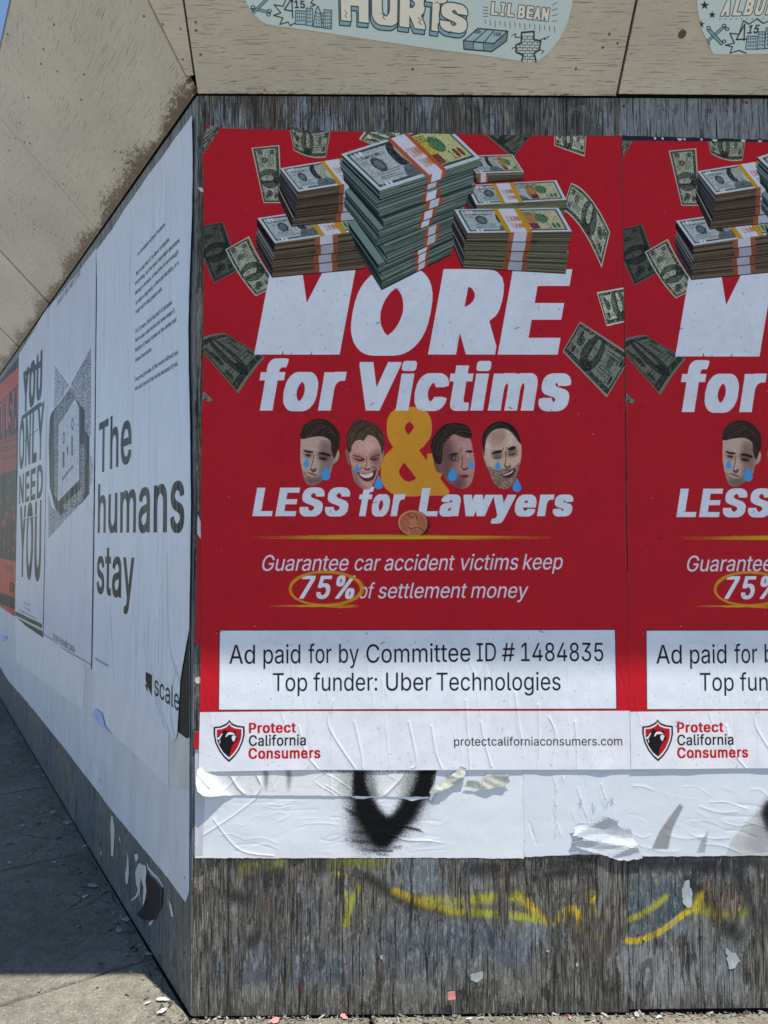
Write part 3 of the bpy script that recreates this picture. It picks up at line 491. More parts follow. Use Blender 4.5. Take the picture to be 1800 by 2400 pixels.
    A = dict(head=[(152, 250), (160, 210), (230, 190), (330, 215), (372, 270), (400, 300), (395, 350), (362, 385), (345, 440), (290, 490), (235, 520), (190, 505), (165, 440), (150, 350)], skin=rgb(190, 156, 138),
        ears=[[(360, 330), (385, 300), (402, 320), (388, 365), (362, 380)]],
        shade=[([(290, 230), (370, 260), (360, 400), (300, 480), (250, 510), (280, 400), (270, 300)], 5, dk, .55), ([(170, 300), (225, 300), (222, 345), (180, 340)], 3, dk, .5), ([(262, 310), (335, 320), (325, 360), (270, 355)], 3, dk, .6), ([(185, 470), (260, 470), (250, 518), (200, 510)], 4, dk, .55)],
        marks=[([(168, 288), (200, 295), (235, 302), (225, 310), (190, 305)], blk, .95), ([(262, 312), (300, 305), (345, 322), (340, 332), (300, 322)], blk, .95), ([(180, 320), (205, 318), (220, 328), (200, 333)], blk, .85), ([(268, 342), (300, 338), (325, 350), (300, 356)], blk, .85), ([(212, 405), (230, 415), (252, 405), (250, 430), (225, 434)], dk, .7), ([(190, 432), (225, 440), (262, 455), (230, 452)], rgb(90, 40, 36), .95)],
        creases=[([(238, 320), (232, 360), (222, 400)], 1, dk)], beard=[(165, 420), (230, 470), (330, 440), (300, 490), (235, 520), (190, 505)], bd=.4,
        hair=[[(150, 205), (165, 140), (215, 100), (290, 88), (350, 115), (400, 175), (406, 250), (390, 300), (368, 345), (350, 290), (345, 235), (300, 205), (240, 205), (190, 215), (165, 220)]], haircol=rgb(58, 40, 34), hairlit=rgb(150, 112, 88),
        strands=[((180, 200), (215, 140), (300, 120), 10, (60, 60)), ((250, 200), (320, 150), (385, 220), 10, (60, 60))], tears=[(190, 342, 60), (315, 392, 95)])
    B = dict(head=[(472, 250), (500, 200), (580, 180), (660, 215), (690, 280), (672, 380), (640, 470), (600, 540), (545, 538), (495, 480), (478, 380), (468, 320)], skin=rgb(206, 150, 132),
        ears=[[(470, 290), (448, 285), (440, 310), (455, 370), (475, 385)], [(676, 310), (692, 295), (690, 340), (674, 370)]],
        shade=[([(480, 380), (520, 470), (560, 530), (600, 545), (540, 545), (490, 480)], 5, dk, .8), ([(620, 300), (680, 300), (650, 440), (600, 530), (615, 420)], 5, dk, .45), ([(490, 320), (560, 330), (560, 370), (500, 365)], 3, rgb(130, 50, 44), .6), ([(600, 320), (660, 325), (650, 370), (605, 365)], 3, rgb(130, 50, 44), .6), ([(530, 430), (620, 430), (610, 470), (560, 460)], 3, rgb(150, 60, 54), .4), ([(520, 250), (600, 240), (620, 280), (530, 290)], 5, rgb(240, 215, 200), .5)],
        marks=[([(500, 345), (535, 352), (562, 345), (560, 358), (530, 364)], dk, .95), ([(600, 350), (630, 345), (655, 350), (630, 358)], dk, .95), ([(520, 435), (560, 448), (600, 442), (638, 418), (628, 470), (590, 495), (550, 482)], rgb(110, 34, 34), 1), ([(532, 442), (570, 450), (620, 436), (612, 462), (580, 472), (550, 464)], rgb(235, 228, 222), 1), ([(560, 405), (585, 412), (602, 405), (598, 420), (570, 420)], dk, .8)],
        creases=[([(490, 325), (530, 335), (565, 350)], 1.3, dk), ([(600, 350), (630, 330), (665, 322)], 1.3, dk), ([(555, 400), (525, 425), (515, 450)], 1, dk), ([(610, 400), (640, 410), (650, 430)], 1, dk), ([(575, 330), (580, 370), (572, 400)], 1, dk)],
        hair=[[(455, 290), (450, 210), (475, 140), (520, 95), (590, 105), (650, 135), (690, 200), (695, 255), (680, 320), (668, 270), (640, 215), (590, 195), (560, 230), (540, 225), (510, 230), (485, 260), (475, 305)]], haircol=rgb(78, 58, 44), hairlit=rgb(170, 140, 110),
        strands=[((500, 240), (520, 170), (600, 130), 12, (90, 40)), ((560, 215), (620, 160), (690, 230), 10, (60, 50)), ((470, 280), (470, 220), (500, 170), 6, (30, 30))], tears=[(518, 378, 58), (657, 452, 93)])
    Cc = dict(head=[(1060, 240), (1110, 200), (1180, 180), (1245, 215), (1268, 300), (1278, 400), (1258, 500), (1210, 540), (1150, 525), (1090, 480), (1060, 400), (1050, 320)], skin=rgb(178, 128, 116),
        ears=[[(1012, 370), (1040, 360), (1070, 400), (1065, 440), (1030, 425)]],
        shade=[([(1050, 240), (1120, 220), (1150, 330), (1140, 450), (1200, 540), (1120, 520), (1050, 440)], 7, rgb(60, 30, 32), .7), ([(1115, 320), (1170, 325), (1170, 360), (1120, 360)], 3, rgb(40, 20, 22), .7), ([(1170, 440), (1220, 470), (1215, 540), (1150, 530)], 5, rgb(60, 30, 30), .6), ([(1190, 250), (1240, 240), (1245, 290), (1200, 290)], 5, rgb(225, 190, 175), .5)],
        marks=[([(1110, 325), (1150, 310), (1175, 312), (1150, 324)], blk, .9), ([(1215, 300), (1245, 292), (1268, 300), (1245, 308)], blk, .9), ([(1140, 340), (1155, 335), (1168, 343), (1155, 352)], rgb(210, 210, 205), .9), ([(1150, 336), (1160, 338), (1158, 350), (1150, 350)], blk, .9), ([(1228, 328), (1245, 320), (1258, 328), (1245, 336)], rgb(220, 215, 210), .9), ([(1243, 322), (1252, 325), (1248, 335)], blk, .9), ([(1195, 405), (1215, 412), (1232, 400), (1228, 418), (1205, 420)], rgb(50, 22, 24), .85), ([(1180, 460), (1210, 450), (1242, 456), (1215, 474)], rgb(120, 44, 46), .95)],
        creases=[([(1195, 330), (1198, 370), (1190, 405)], 1.2, dk), ([(1185, 300), (1192, 285), (1195, 270)], 1, dk)],
        hair=[[(1000, 300), (995, 250), (1020, 190), (1070, 135), (1130, 115), (1200, 120), (1245, 150), (1262, 200), (1240, 215), (1190, 205), (1140, 190), (1105, 225), (1075, 260), (1070, 330), (1060, 380), (1020, 370)]], haircol=rgb(52, 36, 32), hairlit=rgb(150, 108, 84),
        strands=[((1090, 220), (1140, 150), (1240, 160), 12, (70, 50)), ((1030, 330), (1040, 250), (1100, 180), 8, (60, 40))], tears=[(1133, 398, 95), (1254, 350, 58)])
    Dd = dict(head=[(1330, 260), (1345, 200), (1400, 150), (1480, 140), (1550, 190), (1578, 260), (1578, 340), (1560, 420), (1530, 500), (1490, 540), (1440, 535), (1395, 490), (1365, 410), (1335, 330)], skin=rgb(200, 164, 138),
        ears=[[(1335, 335), (1355, 340), (1375, 410), (1350, 395)]],
        shade=[([(1370, 180), (1460, 150), (1480, 220), (1420, 260), (1380, 240)], 5, rgb(120, 84, 66), .45), ([(1385, 300), (1450, 300), (1450, 345), (1400, 345)], 3, dk, .7), ([(1490, 290), (1550, 280), (1545, 330), (1495, 335)], 3, dk, .7), ([(1340, 230), (1365, 230), (1385, 330), (1350, 330)], 4, rgb(238, 225, 210), .6), ([(1490, 180), (1525, 200), (1530, 260), (1500, 260)], 4, rgb(238, 225, 210), .5)],
        marks=[([(1385, 318), (1410, 298), (1455, 292), (1450, 306), (1410, 314)], blk, .9), ([(1490, 282), (1530, 265), (1545, 280), (1510, 294)], blk, .9), ([(1395, 340), (1425, 345), (1450, 335), (1425, 338)], blk, .9), ([(1495, 322), (1520, 325), (1545, 312), (1520, 316)], blk, .9), ([(1470, 385), (1490, 398), (1512, 385), (1505, 405), (1475, 404)], dk, .8), ([(1445, 450), (1480, 440), (1540, 410), (1530, 450), (1495, 472), (1465, 466)], rgb(90, 30, 30), 1), ([(1455, 452), (1490, 442), (1530, 420), (1515, 440), (1480, 455)], rgb(232, 222, 215), 1)],
        creases=[([(1475, 300), (1480, 350), (1470, 390)], 1.2, dk), ([(1460, 290), (1466, 275)], 1, dk), ([(1485, 285), (1482, 270)], 1, dk)], beard=[(1365, 400), (1420, 420), (1470, 408), (1530, 400), (1575, 370), (1560, 440), (1530, 505), (1490, 540), (1440, 535), (1390, 490)], bd=.75,
        hair=[[(1328, 260), (1330, 200), (1365, 140), (1420, 108), (1480, 110), (1530, 140), (1560, 190), (1578, 250), (1560, 235), (1535, 200), (1500, 165), (1450, 150), (1395, 165), (1360, 205), (1345, 260), (1340, 330)]], haircol=rgb(34, 26, 26), hairlit=rgb(140, 120, 105),
        strands=[((1345, 240), (1375, 165), (1450, 120), 8, (30, 30)), ((1460, 130), (1520, 170), (1565, 240), 8, (30, 30))], tears=[(1427, 358, 60), (1551, 470, 92)])
    for s in (A, B, Cc, Dd): face(cv, s, H6, rng)
    # ---- copper coin
    c = H6([(880, 765)])[0]; r = 36; cv.soft(ell(c[0]+3, c[1]+5, r, r*.85), 2.5, rgb(70, 10, 14), .8)
    fill([ell(c[0], c[1], r, r*.86, .1)], rgb(70, 34, 26)); fill([ell(c[0]-1, c[1]-1, r-1.5, r*.82, .1)], rgb(232, 150, 110)); fill([ell(c[0], c[1], r-4, r*.76, .1)], rgb(186, 104, 74))
    bust = H6([(845, 830), (850, 790), (862, 760), (850, 740), (840, 712), (862, 690), (892, 692), (900, 715), (912, 740), (900, 752), (905, 772), (935, 795), (955, 815), (920, 842), (880, 850)])
    fill([smooth(bust, 4)], rgb(204, 124, 88)); cv.line(smooth_open(H6([(842, 712), (855, 700), (880, 700), (898, 718), (905, 740)]), 4), 1.6, rgb(60, 26, 20)); cv.line(smooth_open(H6([(850, 790), (870, 800), (910, 790), (950, 815)]), 4), 1.4, rgb(70, 30, 22))
    for k in range(6): cv.line(smooth_open(H6([(858+k*16, 800), (868+k*15, 825), (876+k*12, 845)]), 3), 1.1, rgb(80, 36, 26))
    for k in range(5): cv.line(smooth_open(H6([(845+k*9, 705+k*3), (852+k*8, 720+k*2), (856+k*8, 735)]), 3), 1.0, rgb(84, 38, 26))
    text('LIBERTY', tuple(H6([(792, 785)])[0]), tuple(H6([(838, 780)])[0]), 5, rgb(185, 110, 78)); text('1975', tuple(H6([(922, 775)])[0]), tuple(H6([(952, 772)])[0]), 5, rgb(185, 110, 78))
    # ---- crayon line, small text, 75 %
    def crayon(p0, p1, n, spread, wd, col=YEL, taper=.25):
        p0, p1 = np.array(p0, float), np.array(p1, float)
        for i in range(n):
            a, b = sorted(rng.uniform(-.02, 1.0, 2)); b = max(b, a+.15)
            y = rng.normal()*spread; m = (a+b)/2; k = 1-abs(2*m-1)*.6
            q0, q1 = p0+(p1-p0)*a+[0, y*k], p0+(p1-p0)*min(b, 1)+[0, y*k+rng.normal()*1.2]
            cv.line(np.array([q0, (q0+q1)/2+[0, rng.normal()], q1]), np.array([.4, wd*rng.uniform(.4, 1)*k, .4]), col*rng.uniform(.85, 1.1), .85)
    crayon((606, 1259), (1290, 1260), 70, 2.6, 1.7)
    text('Guarantee', (612, 1338), (814, 1337), 37, PAPER, bold=(6, 4), shear=.2, track=-12); text('car', (829, 1337), (887, 1337), 37, PAPER, bold=(6, 4), shear=.2, track=-12)
    text('accident', (900, 1337), (1061, 1336), 37, PAPER, bold=(6, 4), shear=.2, track=-12); text('victims', (1075, 1336), (1211, 1335), 37, PAPER, bold=(6, 4), shear=.2, track=-12); text('keep', (1224, 1335), (1315, 1334), 37, PAPER, bold=(6, 4), shear=.2, track=-12)
    text('75%', (699, 1403), (828, 1403), 54, rgb(232, 232, 236), bold=(52, 24), shear=.2)
    for a in ('of', (840, 1402), (872, 1402)), ('settlement', (885, 1402), (1090, 1401)), ('money', (1103, 1401), (1233, 1401)):
        text(a[0], a[1], a[2], 36, PAPER, bold=(6, 4), shear=.2, track=-12)
    oc = I3([(815, 325)])[0]
    for k in range(5):
        t = np.linspace(-2.9+k*.1, 2*math.pi-2.5+k*.1, 46); rx, ry = 83+rng.normal()*2.2+k*.8, 39+rng.normal()*1.8
        cv.line(np.stack([oc[0]-2+k+rx*np.cos(t), oc[1]+ry*np.sin(t)+t*.6], 1), rng.uniform(2, 3.6), rgb(212, 152, 36)*rng.uniform(.95, 1.05), .85)
    crayon((636, 1421), (858, 1420), 14, 1.6, 3.2)
    # ---- boxed notice
    bx = I3([(189, 572)])[0]; q = np.array([(516, 1477.5), (1440, 1476), (1443.5, 1660), (514, 1662.5)])
    fill([q + np.array([(-1.3, -1.3), (1.3, -1.3), (1.3, 1.5), (-1.3, 1.5)])], INK); fill([q], rgb(218, 222, 228))
    text('Ad', (538, 1555), (598, 1555), 44, INK); text('paid', (618, 1555), (704, 1554), 44, INK); text('for', (723, 1554), (777, 1553), 44, INK); text('by', (795, 1553), (841, 1553), 44, INK)
    text('Committee', (859, 1553), (1102, 1550), 43, INK); text('ID', (1117, 1550), (1162, 1549), 43, INK); text('#', (1176, 1550), (1206, 1549), 43, INK); text('1484835', (1221, 1549), (1413, 1549), 43, INK)
    text('Top', (640, 1619), (720, 1619), 42, INK); text('funder:', (735, 1619), (884, 1618), 42, INK); text('Uber', (905, 1618), (1011, 1618), 42, INK); text('Technologies', (1023, 1618), (1313, 1617), 42, INK)
    # ---- foot strip
    e = 14; fill([np.array([(440, 1668.5), (700, 1666), (1500, 1665), (1500, 1840), (440, 1840)])], rgb(220, 219, 224))
    sh = [(452, 212), (480, 250), (540, 275), (600, 282), (618, 284), (618, 370), (600, 450), (560, 540), (510, 610), (450, 668), (400, 625), (345, 555), (300, 460), (282, 370), (283, 290), (350, 284), (410, 258), (438, 236)]
    sc = np.array([(450, 430)]); fill([N3(sh)], INK); fill([N3(sc+(np.array(sh)-sc)*.895)], rgb(222, 221, 226)); fill([N3(sc+(np.array(sh)-sc)*.79)], rgb(180, 26, 36))
    bear = [(318, 392), (345, 378), (372, 350), (385, 330), (398, 318), (415, 324), (428, 332), (455, 334), (490, 340), (508, 332), (524, 340), (526, 360), (520, 372), (528, 392), (543, 408), (540, 428), (520, 452), (492, 478), (470, 530), (458, 580), (456, 614), (430, 600), (390, 565), (350, 500), (325, 440)]
    fill([N3(bear)], INK)
    fill([smooth(N3([(410, 398), (425, 362), (450, 345), (490, 350), (515, 368), (500, 372), (470, 374), (440, 376), (430, 392)]), 3), smooth(N3([(478, 395), (500, 378), (520, 388), (528, 405), (515, 420), (520, 435), (500, 448), (484, 430)]), 3),
          smooth(N3([(318, 410), (345, 395), (360, 370), (382, 356), (372, 380), (355, 410), (340, 430)]), 3), smooth(N3([(348, 430), (356, 440), (352, 470), (344, 455)]), 3)], rgb(222, 221, 226))
    fill([ell(*N3([(480, 388)])[0], 1.3, 1.1), smooth(N3([(505, 432), (522, 430), (520, 440), (506, 440)]), 3), smooth(N3([(512, 405), (526, 402), (524, 412)]), 3)], INK)
    R2 = rgb(178, 26, 36)
    text('Protect', (584, 1717.5), (694, 1716), 24, R2, bold=(55, 25)); text('California', (584, 1747.5), (717, 1746), 25, INK, bold=(18, 12)); text('Consumers', (583, 1777.5), (751, 1776), 25, R2, bold=(50, 25))
    text('protectcaliforniaconsumers.com', (1064, 1747), (1457, 1746), 20, INK, track=4)
    # ---- flecks and dirt, the relief of the pasted paper
    sp = vnoise(H, W, H//5, W//5, rng); lum = cv.a.mean(2); m = ((sp > .93) & (lum > .6)).astype(np.float32)
    m = gblur(m, .8)*.28; cv.a -= m[..., None]*cv.a*rgb(140, 190, 200)
    cl = vnoise(H, W, H//22, W//22, rng)*.5+vnoise(H, W, H//90, W//90, rng)*.5; cv.a *= (.955+.07*cl)[..., None]
    for _ in range(90):
        p = np.array([rng.uniform(490, 1450), rng.uniform(330, 1790)]); fill([ell(p[0], p[1], rng.uniform(.6, 1.7), rng.uniform(.6, 1.6))], rgb(90, 20, 26) if rng.random() < .6 else rgb(225, 215, 215), .6)
    for (x, y) in ((1012, 1015),): pass
    cv.ridges(130, rng, 0, .8, (.08, .5), (1.2, 4), (.10, .5), .04); cv.ridges(46, rng, .78, 1.02, (.05, .16), (1.2, 3), (.1, .4), .07); cv.ridges(20, rng, .55, .9, (.1, .3), (1.5, 4), (.15, .4), .06)
    for pts in ([(780, 1640), (770, 1700), (832, 1800)], [(830, 1690), (845, 1760), (850, 1800)], [(957, 1690), (975, 1780), (962, 1800)], [(1010, 1700), (1020, 1760), (1035, 1800)], [(1090, 1640), (1095, 1720), (1100, 1800)], [(1125, 1690), (1135, 1740), (1150, 1795)], [(1260, 1650), (1262, 1740), (1258, 1800)], [(1285, 1680), (1300, 1720), (1290, 1790)], [(1345, 1690), (1350, 1750), (1350, 1800)], [(700, 1700), (715, 1760), (745, 1800)], [(1205, 1620), (1215, 1700), (1225, 1740)]):
        cv.crease(pts, 2.2, .6)
    cv.ht += .12*vnoise(H//2, W//2, 60, 40, rng) + .1*vnoise(H//2, W//2, 14, 60, rng)

# ------------------------------------------------------------------ the other prints
DG = rgb(32, 35, 35)
def grit(cv, polys, col, dens, rng, cell=1):
    """grainy photocopy black inside polygons"""
    m = cv.maskof(polys); h, w = cv.h//cell+1, cv.w//cell+1
    g = np.repeat(np.repeat((rng.random((h, w)) < dens).astype(np.float32), cell, 0), cell, 1)[:cv.h, :cv.w]
    m = m*g; cv.a = cv.a*(1-m[..., None])+m[..., None]*col
def aged(cv, rng, k=.05):
    H, W = cv.h, cv.w
    cv.a *= (1-k/2+k*(vnoise(H, W, 9, 7, rng)*.6+vnoise(H, W, 40, 30, rng)*.4))[..., None]
def drapes(cv, rng, n=60):
    cv.ridges(n, rng, 0, 1, (.12, .7), (1.2, 5), (.2, .9), .015); cv.ridges(n, rng, 0, 1, (.03, .15), (1, 2.5), (.1, .5), .05)
    cv.ht += .5*vnoise(cv.ht.shape[0], cv.ht.shape[1], 5, 26, rng)
def paint_humans(cv, rng):
    t = cv.text
    t('The', (234, 1110), (311, 1083), 116, DG, bold=(34, 18)); t('humans', (232.5, 1249), (437, 1247), 113, DG, bold=(34, 18)); t('stay', (230, 1389), (318, 1408), 113, DG, bold=(34, 18))
    for s, x0, y0, x1, y1 in (('is unreliable without humans', 326, 601, 391, 531), ('We’re told that AI is about to decide', 322, 648, 401, 566), ('everything, but the most important decisions', 320, 670, 425, 568), ('belong to humans. A machine is not enough', 320, 692.5, 422, 595.5),
            ('to make a diagnosis, a financial decision, or a', 321, 716, 423, 620.5), ('tough call to keep people safe.', 321, 736.6, 385, 681), ('For 10 years, Scale has built AI systems.', 321, 782, 408.6, 713), ('We’ve seen what works and what doesn’t.', 320, 804, 415, 732),
            ('Reliable AI keeps humans at the center and', 320, 826, 418, 754), ('makes them better.', 320, 850, 360, 822), ('Everyone promises AI that works without you.', 319.5, 895, 423, 829), ('We build the kind that works because of you.', 319.5, 917, 422, 856)):
        t(s, (x0, y0), (x1, y1), 9.5, rgb(30, 34, 34), bold=(44, 24))
    t('thehumansstay.com', (227, 1546), (258, 1563), 7, DG, bold=(10, 8))
    V = Z(0, 1100, 3.16); t('scale', (366, 1627), (424, 1668), 47, DG, bold=(8, 5))
    cv.fill([V([(1095, 1498), (1140, 1522), (1140, 1678), (1102, 1590), (1094, 1560)]), V([(1090, 1585), (1108, 1600), (1110, 1650), (1100, 1630)])], DG)
    aged(cv, rng, .04); drapes(cv, rng, 80)
    for pts in ([(427, 1594), (400, 1500), (395, 1300)], [(413, 1725), (404, 1640), (418, 1560)], [(360, 1560), (372, 1640), (390, 1700)], [(262, 1420), (266, 1500), (272, 1600)], [(405, 1720), (380, 1650), (376, 1590)]): cv.crease(pts, 3, 1.0)
def paint_device(cv, rng):
    Q = Z(100, 600, 3.4); P = Z(0, 850, 6.32); K = rgb(30, 31, 33)
    cv.line(P([(830, 60), (1040, 355)]), 1.2, K); cv.line(Q([(235, 1040), (395, 735), (395, 1390)]), .8, K)
    for p, d in ((P([(830, 60), (1030, 350), (870, 620), (820, 690)]), .3), (Q([(395, 735), (235, 1020), (270, 1140), (345, 1230), (345, 1385), (395, 1440)]), .42),
                 (Q([(130, 1190), (235, 1040), (275, 1130), (140, 1345)]), .6), (Q([(390, 1570), (412, 1650), (412, 1790), (385, 1850)]), .3)): grit(cv, [p], K, d, rng, 2)
    grit(cv, [np.array([(116, 1155), (116, 1262), (190, 1182), (198, 1170), (150, 1205), (125, 1190)])], K, .45, rng, 2)
    cv.fill([Q([(65, 1300), (80, 1252), (130, 1190), (138, 1345), (130, 1960), (160, 2070), (108, 2010), (66, 1840), (58, 1500)])], K)
    cv.fill([Q([(270, 1140), (345, 1230), (345, 1385), (385, 1440), (385, 1890), (325, 1965), (150, 2065), (128, 1960), (300, 1785), (300, 1210)])], K)
    cv.fill([Q([(135, 1345), (262, 1170), (300, 1215), (300, 1775), (130, 1945)])], rgb(196, 198, 208))
    grit(cv, [Q([(100, 1240), (132, 1200), (135, 1960), (100, 1900)])], rgb(200, 202, 210), .4, rng, 2); grit(cv, [Q([(305, 1500), (345, 1500), (345, 1900), (310, 1900)])], rgb(200, 202, 210), .35, rng, 2); grit(cv, [Q([(170, 1990), (320, 1850), (330, 1950), (200, 2040)])], rgb(200, 202, 210), .45, rng, 2)
    grit(cv, [Q([(135, 1345), (262, 1170), (300, 1215), (300, 1775), (130, 1945)])], K, .06, rng, 2)
    for c in ((248, 1340), (178, 1450)):
        cv.fill([Q(ell(c[0], c[1], 9, 48))], K); cv.fill([Q(ell(c[0], c[1], 5, 30))], rgb(196, 198, 208))
    cv.fill([Q(ell(210, 1550, 6, 38)), Q([(168, 1560), (184, 1560), (184, 1680), (168, 1690)])], K, .8); grit(cv, [Q([(238, 1430), (254, 1430), (254, 1590), (238, 1590)])], K, .6, rng, 2); grit(cv, [Q([(165, 1770), (255, 1660), (255, 1685), (165, 1795)])], K, .6, rng, 2)
    for x in (165, 186): cv.line(np.array([(x, 1240 if x > 170 else 790), (x, 1390 if x > 170 else 980)]), .5, K, .7)
    cv.line(np.array([(166, 1262), (166, 1420)]), .4, K, .7)
    cv.text('THE AGE OF EMPLOYMENT IS OVER', (137, 719), (191, 645), 13, DG, bold=(20, 10)); cv.text('THE AGE OF ENJOYMENT IS NIGH', (127, 1497), (178, 1531), 13, DG, bold=(20, 10))
    cv.line(np.array([(100, 1484), (130, 1502), (140, 1512), (170, 1531), (230, 1565)]), 1.2, DG); cv.line(np.array([(120, 706), (225, 570)]), .9, DG); cv.line(np.array([(118, 690), (110, 1480)]), .6, DG, .7); cv.line(np.array([(227.5, 590), (218, 1560)]), .6, DG, .8)
    cv.line(np.array([(116, 1060), (100, 1035)]), .5, DG, .7); cv.line(np.array([(205, 1180), (225, 1210)]), .5, DG, .7)
    aged(cv, rng, .05); drapes(cv, rng, 60)
def paint_slogan(cv, rng):
    K = rgb(48, 50, 48); P = Z(0, 850, 6.32); P2 = Z(0, 1180, 5.98); t = cv.text
    t('YOU', (56, 972), (101, 930), 96, K, bold=(110, 50), track=10); cv.fill([P([(360, 150), (632, -40), (632, 60), (360, 215)]), P([(330, 830), (340, 790), (600, 590), (640, 600), (640, 640), (340, 850)])], K)
    t('ONLY', (46, 1101), (105, 1074), 110, K, bold=(60, 40), track=10); t('NEED', (46, 1182), (103, 1165), 66, K, bold=(60, 40), track=10); t('YOU', (47, 1351), (98, 1362), 162, K, bold=(70, 30), track=10)
    cv.line(P([(365, 1165), (580, 985)]), 1.8, K); cv.line(P2([(320, 220), (540, 165)]), 2.6, rgb(205, 206, 214)); cv.line(P2([(320, 235), (540, 180)]), 1, K); cv.line(P([(390, 2000), (500, 1960)]), 1.2, rgb(205, 206, 214))
    for q in ([(225, 1510), (605, 1690), (605, 1750), (225, 1565)], [(225, 1590), (612, 1790), (618, 1885), (225, 1630)]): cv.fill([P2(q)], rgb(84, 80, 72))
    for y in (1480, 1490): cv.line(P2([(270, y), (525, y+130)]), .9, K, .6)
    for y in (1375, 1400, 1450, 1475): cv.line(P2([(345, y), (445, y+38)]), 1.2, K, .6)
    aged(cv, rng, .05); drapes(cv, rng, 50)
def paint_event(cv, rng):
    P = Z(0, 850, 6.32); P2 = Z(0, 1180, 5.98); O = rgb(186, 78, 52); K = rgb(40, 36, 36)
    cv.fill([P([(-400, 700), (285, 60), (280, 920), (20, 1190), (-400, 1400)])], O); cv.text('JULSA', (-8, 1046), (43, 998), 78, K, bold=(90, 40)); cv.line(P([(0, 620), (280, 330)]), 3, K)
    cv.fill([P([(-300, 1240), (275, 1040), (265, 1580), (-300, 1760)])], O*.82); 
    for y in (1130, 1180, 1260, 1300, 1420): cv.line(P([(-200, y+60), (270, y-50)]), 1.6, K, .8)
    for x in (30, 70, 120, 160, 210, 240): cv.line(P([(x, 1350), (x-6, 2100)]), .9, K, .8)
    for _ in range(24):
        x, y = rng.uniform(-10, 38), rng.uniform(1110, 1300); cv.fill([ell(x, y, rng.uniform(1, 3), rng.uniform(2, 9))], O, .7)
    cv.fill([P2([(-300, 700), (228, 810), (222, 1320), (-300, 1150)])], O); cv.fill([P2([(-300, 1290), (222, 1480), (222, 1560), (-300, 1360)])], O)
    for y in (870, 890, 905, 930, 960): cv.line(P2([(60, y-10), (195, y+14)]), 1.1, K, .6)
    for y in (1290, 1310, 1330): cv.line(P2([(0, y-40), (215, y+30)]), 1.6, K, .85)
    cv.text('R', (24, 1388), (36, 1392), 24, K, bold=(60, 30)); cv.line(P2([(0, 890), (0, 1040)]), 3, K)
    aged(cv, rng, .1); drapes(cv, rng, 50)
def paint_ad(cv, rng):
    Wz = Z(700, 1780, 3.318); B = rgb(17, 17, 19); F = lambda p, b, a=1.0, g=-1: cv.soft(Wz(p), b, B, a, grain=g, rng=rng)
    F([(360, 200), (500, 200), (620, 700), (520, 735), (400, 620), (400, 450)], 13, .6); F([(880, 200), (1070, 200), (920, 470), (800, 620), (740, 560)], 12, .5)
    F([(425, 150), (550, 250), (640, 400), (700, 445), (760, 400), (830, 250), (1010, 220), (905, 450), (800, 570), (695, 695), (600, 695), (515, 570), (435, 430)], 7)
    F([(455, 200), (560, 330), (700, 480), (850, 330), (960, 250), (870, 450), (770, 560), (680, 670), (610, 670), (530, 540), (470, 420)], 4)
    for x0, y0, x1, y1, w in ((330, 375, 500, 440, 14), (380, 425, 520, 450, 12), (390, 560, 600, 575, 12), (340, 628, 620, 650, 12), (470, 705, 730, 712, 14), (580, 735, 700, 742, 8), (790, 520, 960, 552, 14), (690, 690, 800, 680, 10)): F([(x0, y0-w*.2), ((x0+x1)/2, (y0+y1)/2-w*.6), (x1, y1-w*.5), (x1, y1+w*.5), ((x0+x1)/2, (y0+y1)/2+w*.6)], 2.5, .9)
    cv.soft(Wz([(570, 200), (820, 200), (740, 350), (700, 430), (640, 380)]), 6, rgb(214, 216, 220), .8, grain=-1, rng=rng)
    cv.fill([Wz([(385, 262), (400, 285), (440, 303), (500, 308), (560, 296), (700, 296), (820, 305), (880, 322), (950, 308), (1010, 302), (1020, 262)])], rgb(222, 223, 227))
    aged(cv, rng, .04); g = (rng.random((cv.h, cv.w))-.5).astype(np.float32)*.03; cv.a += g[..., None]
    for _ in range(70):
        x, y = rng.uniform(470, 1000), rng.uniform(1880, 2002); l = rng.uniform(20, 90); cv.crease([(x, y), (x+l/2, y+rng.uniform(-8, 6)), (x+l, y+rng.uniform(-14, 12))], rng.uniform(1.2, 3.2), rng.uniform(-.2, .25))
    for pts in ([(470, 1960), (540, 1915), (600, 1870)], [(930, 1935), (965, 1937), (990, 1948)], [(900, 1950), (950, 1968), (1010, 1970)], [(500, 1920), (560, 1990), (640, 2005)]): cv.crease(pts, 2.2, .5)
    cv.ht += .3*vnoise(cv.h//2, cv.w//2, 6, 14, rng)
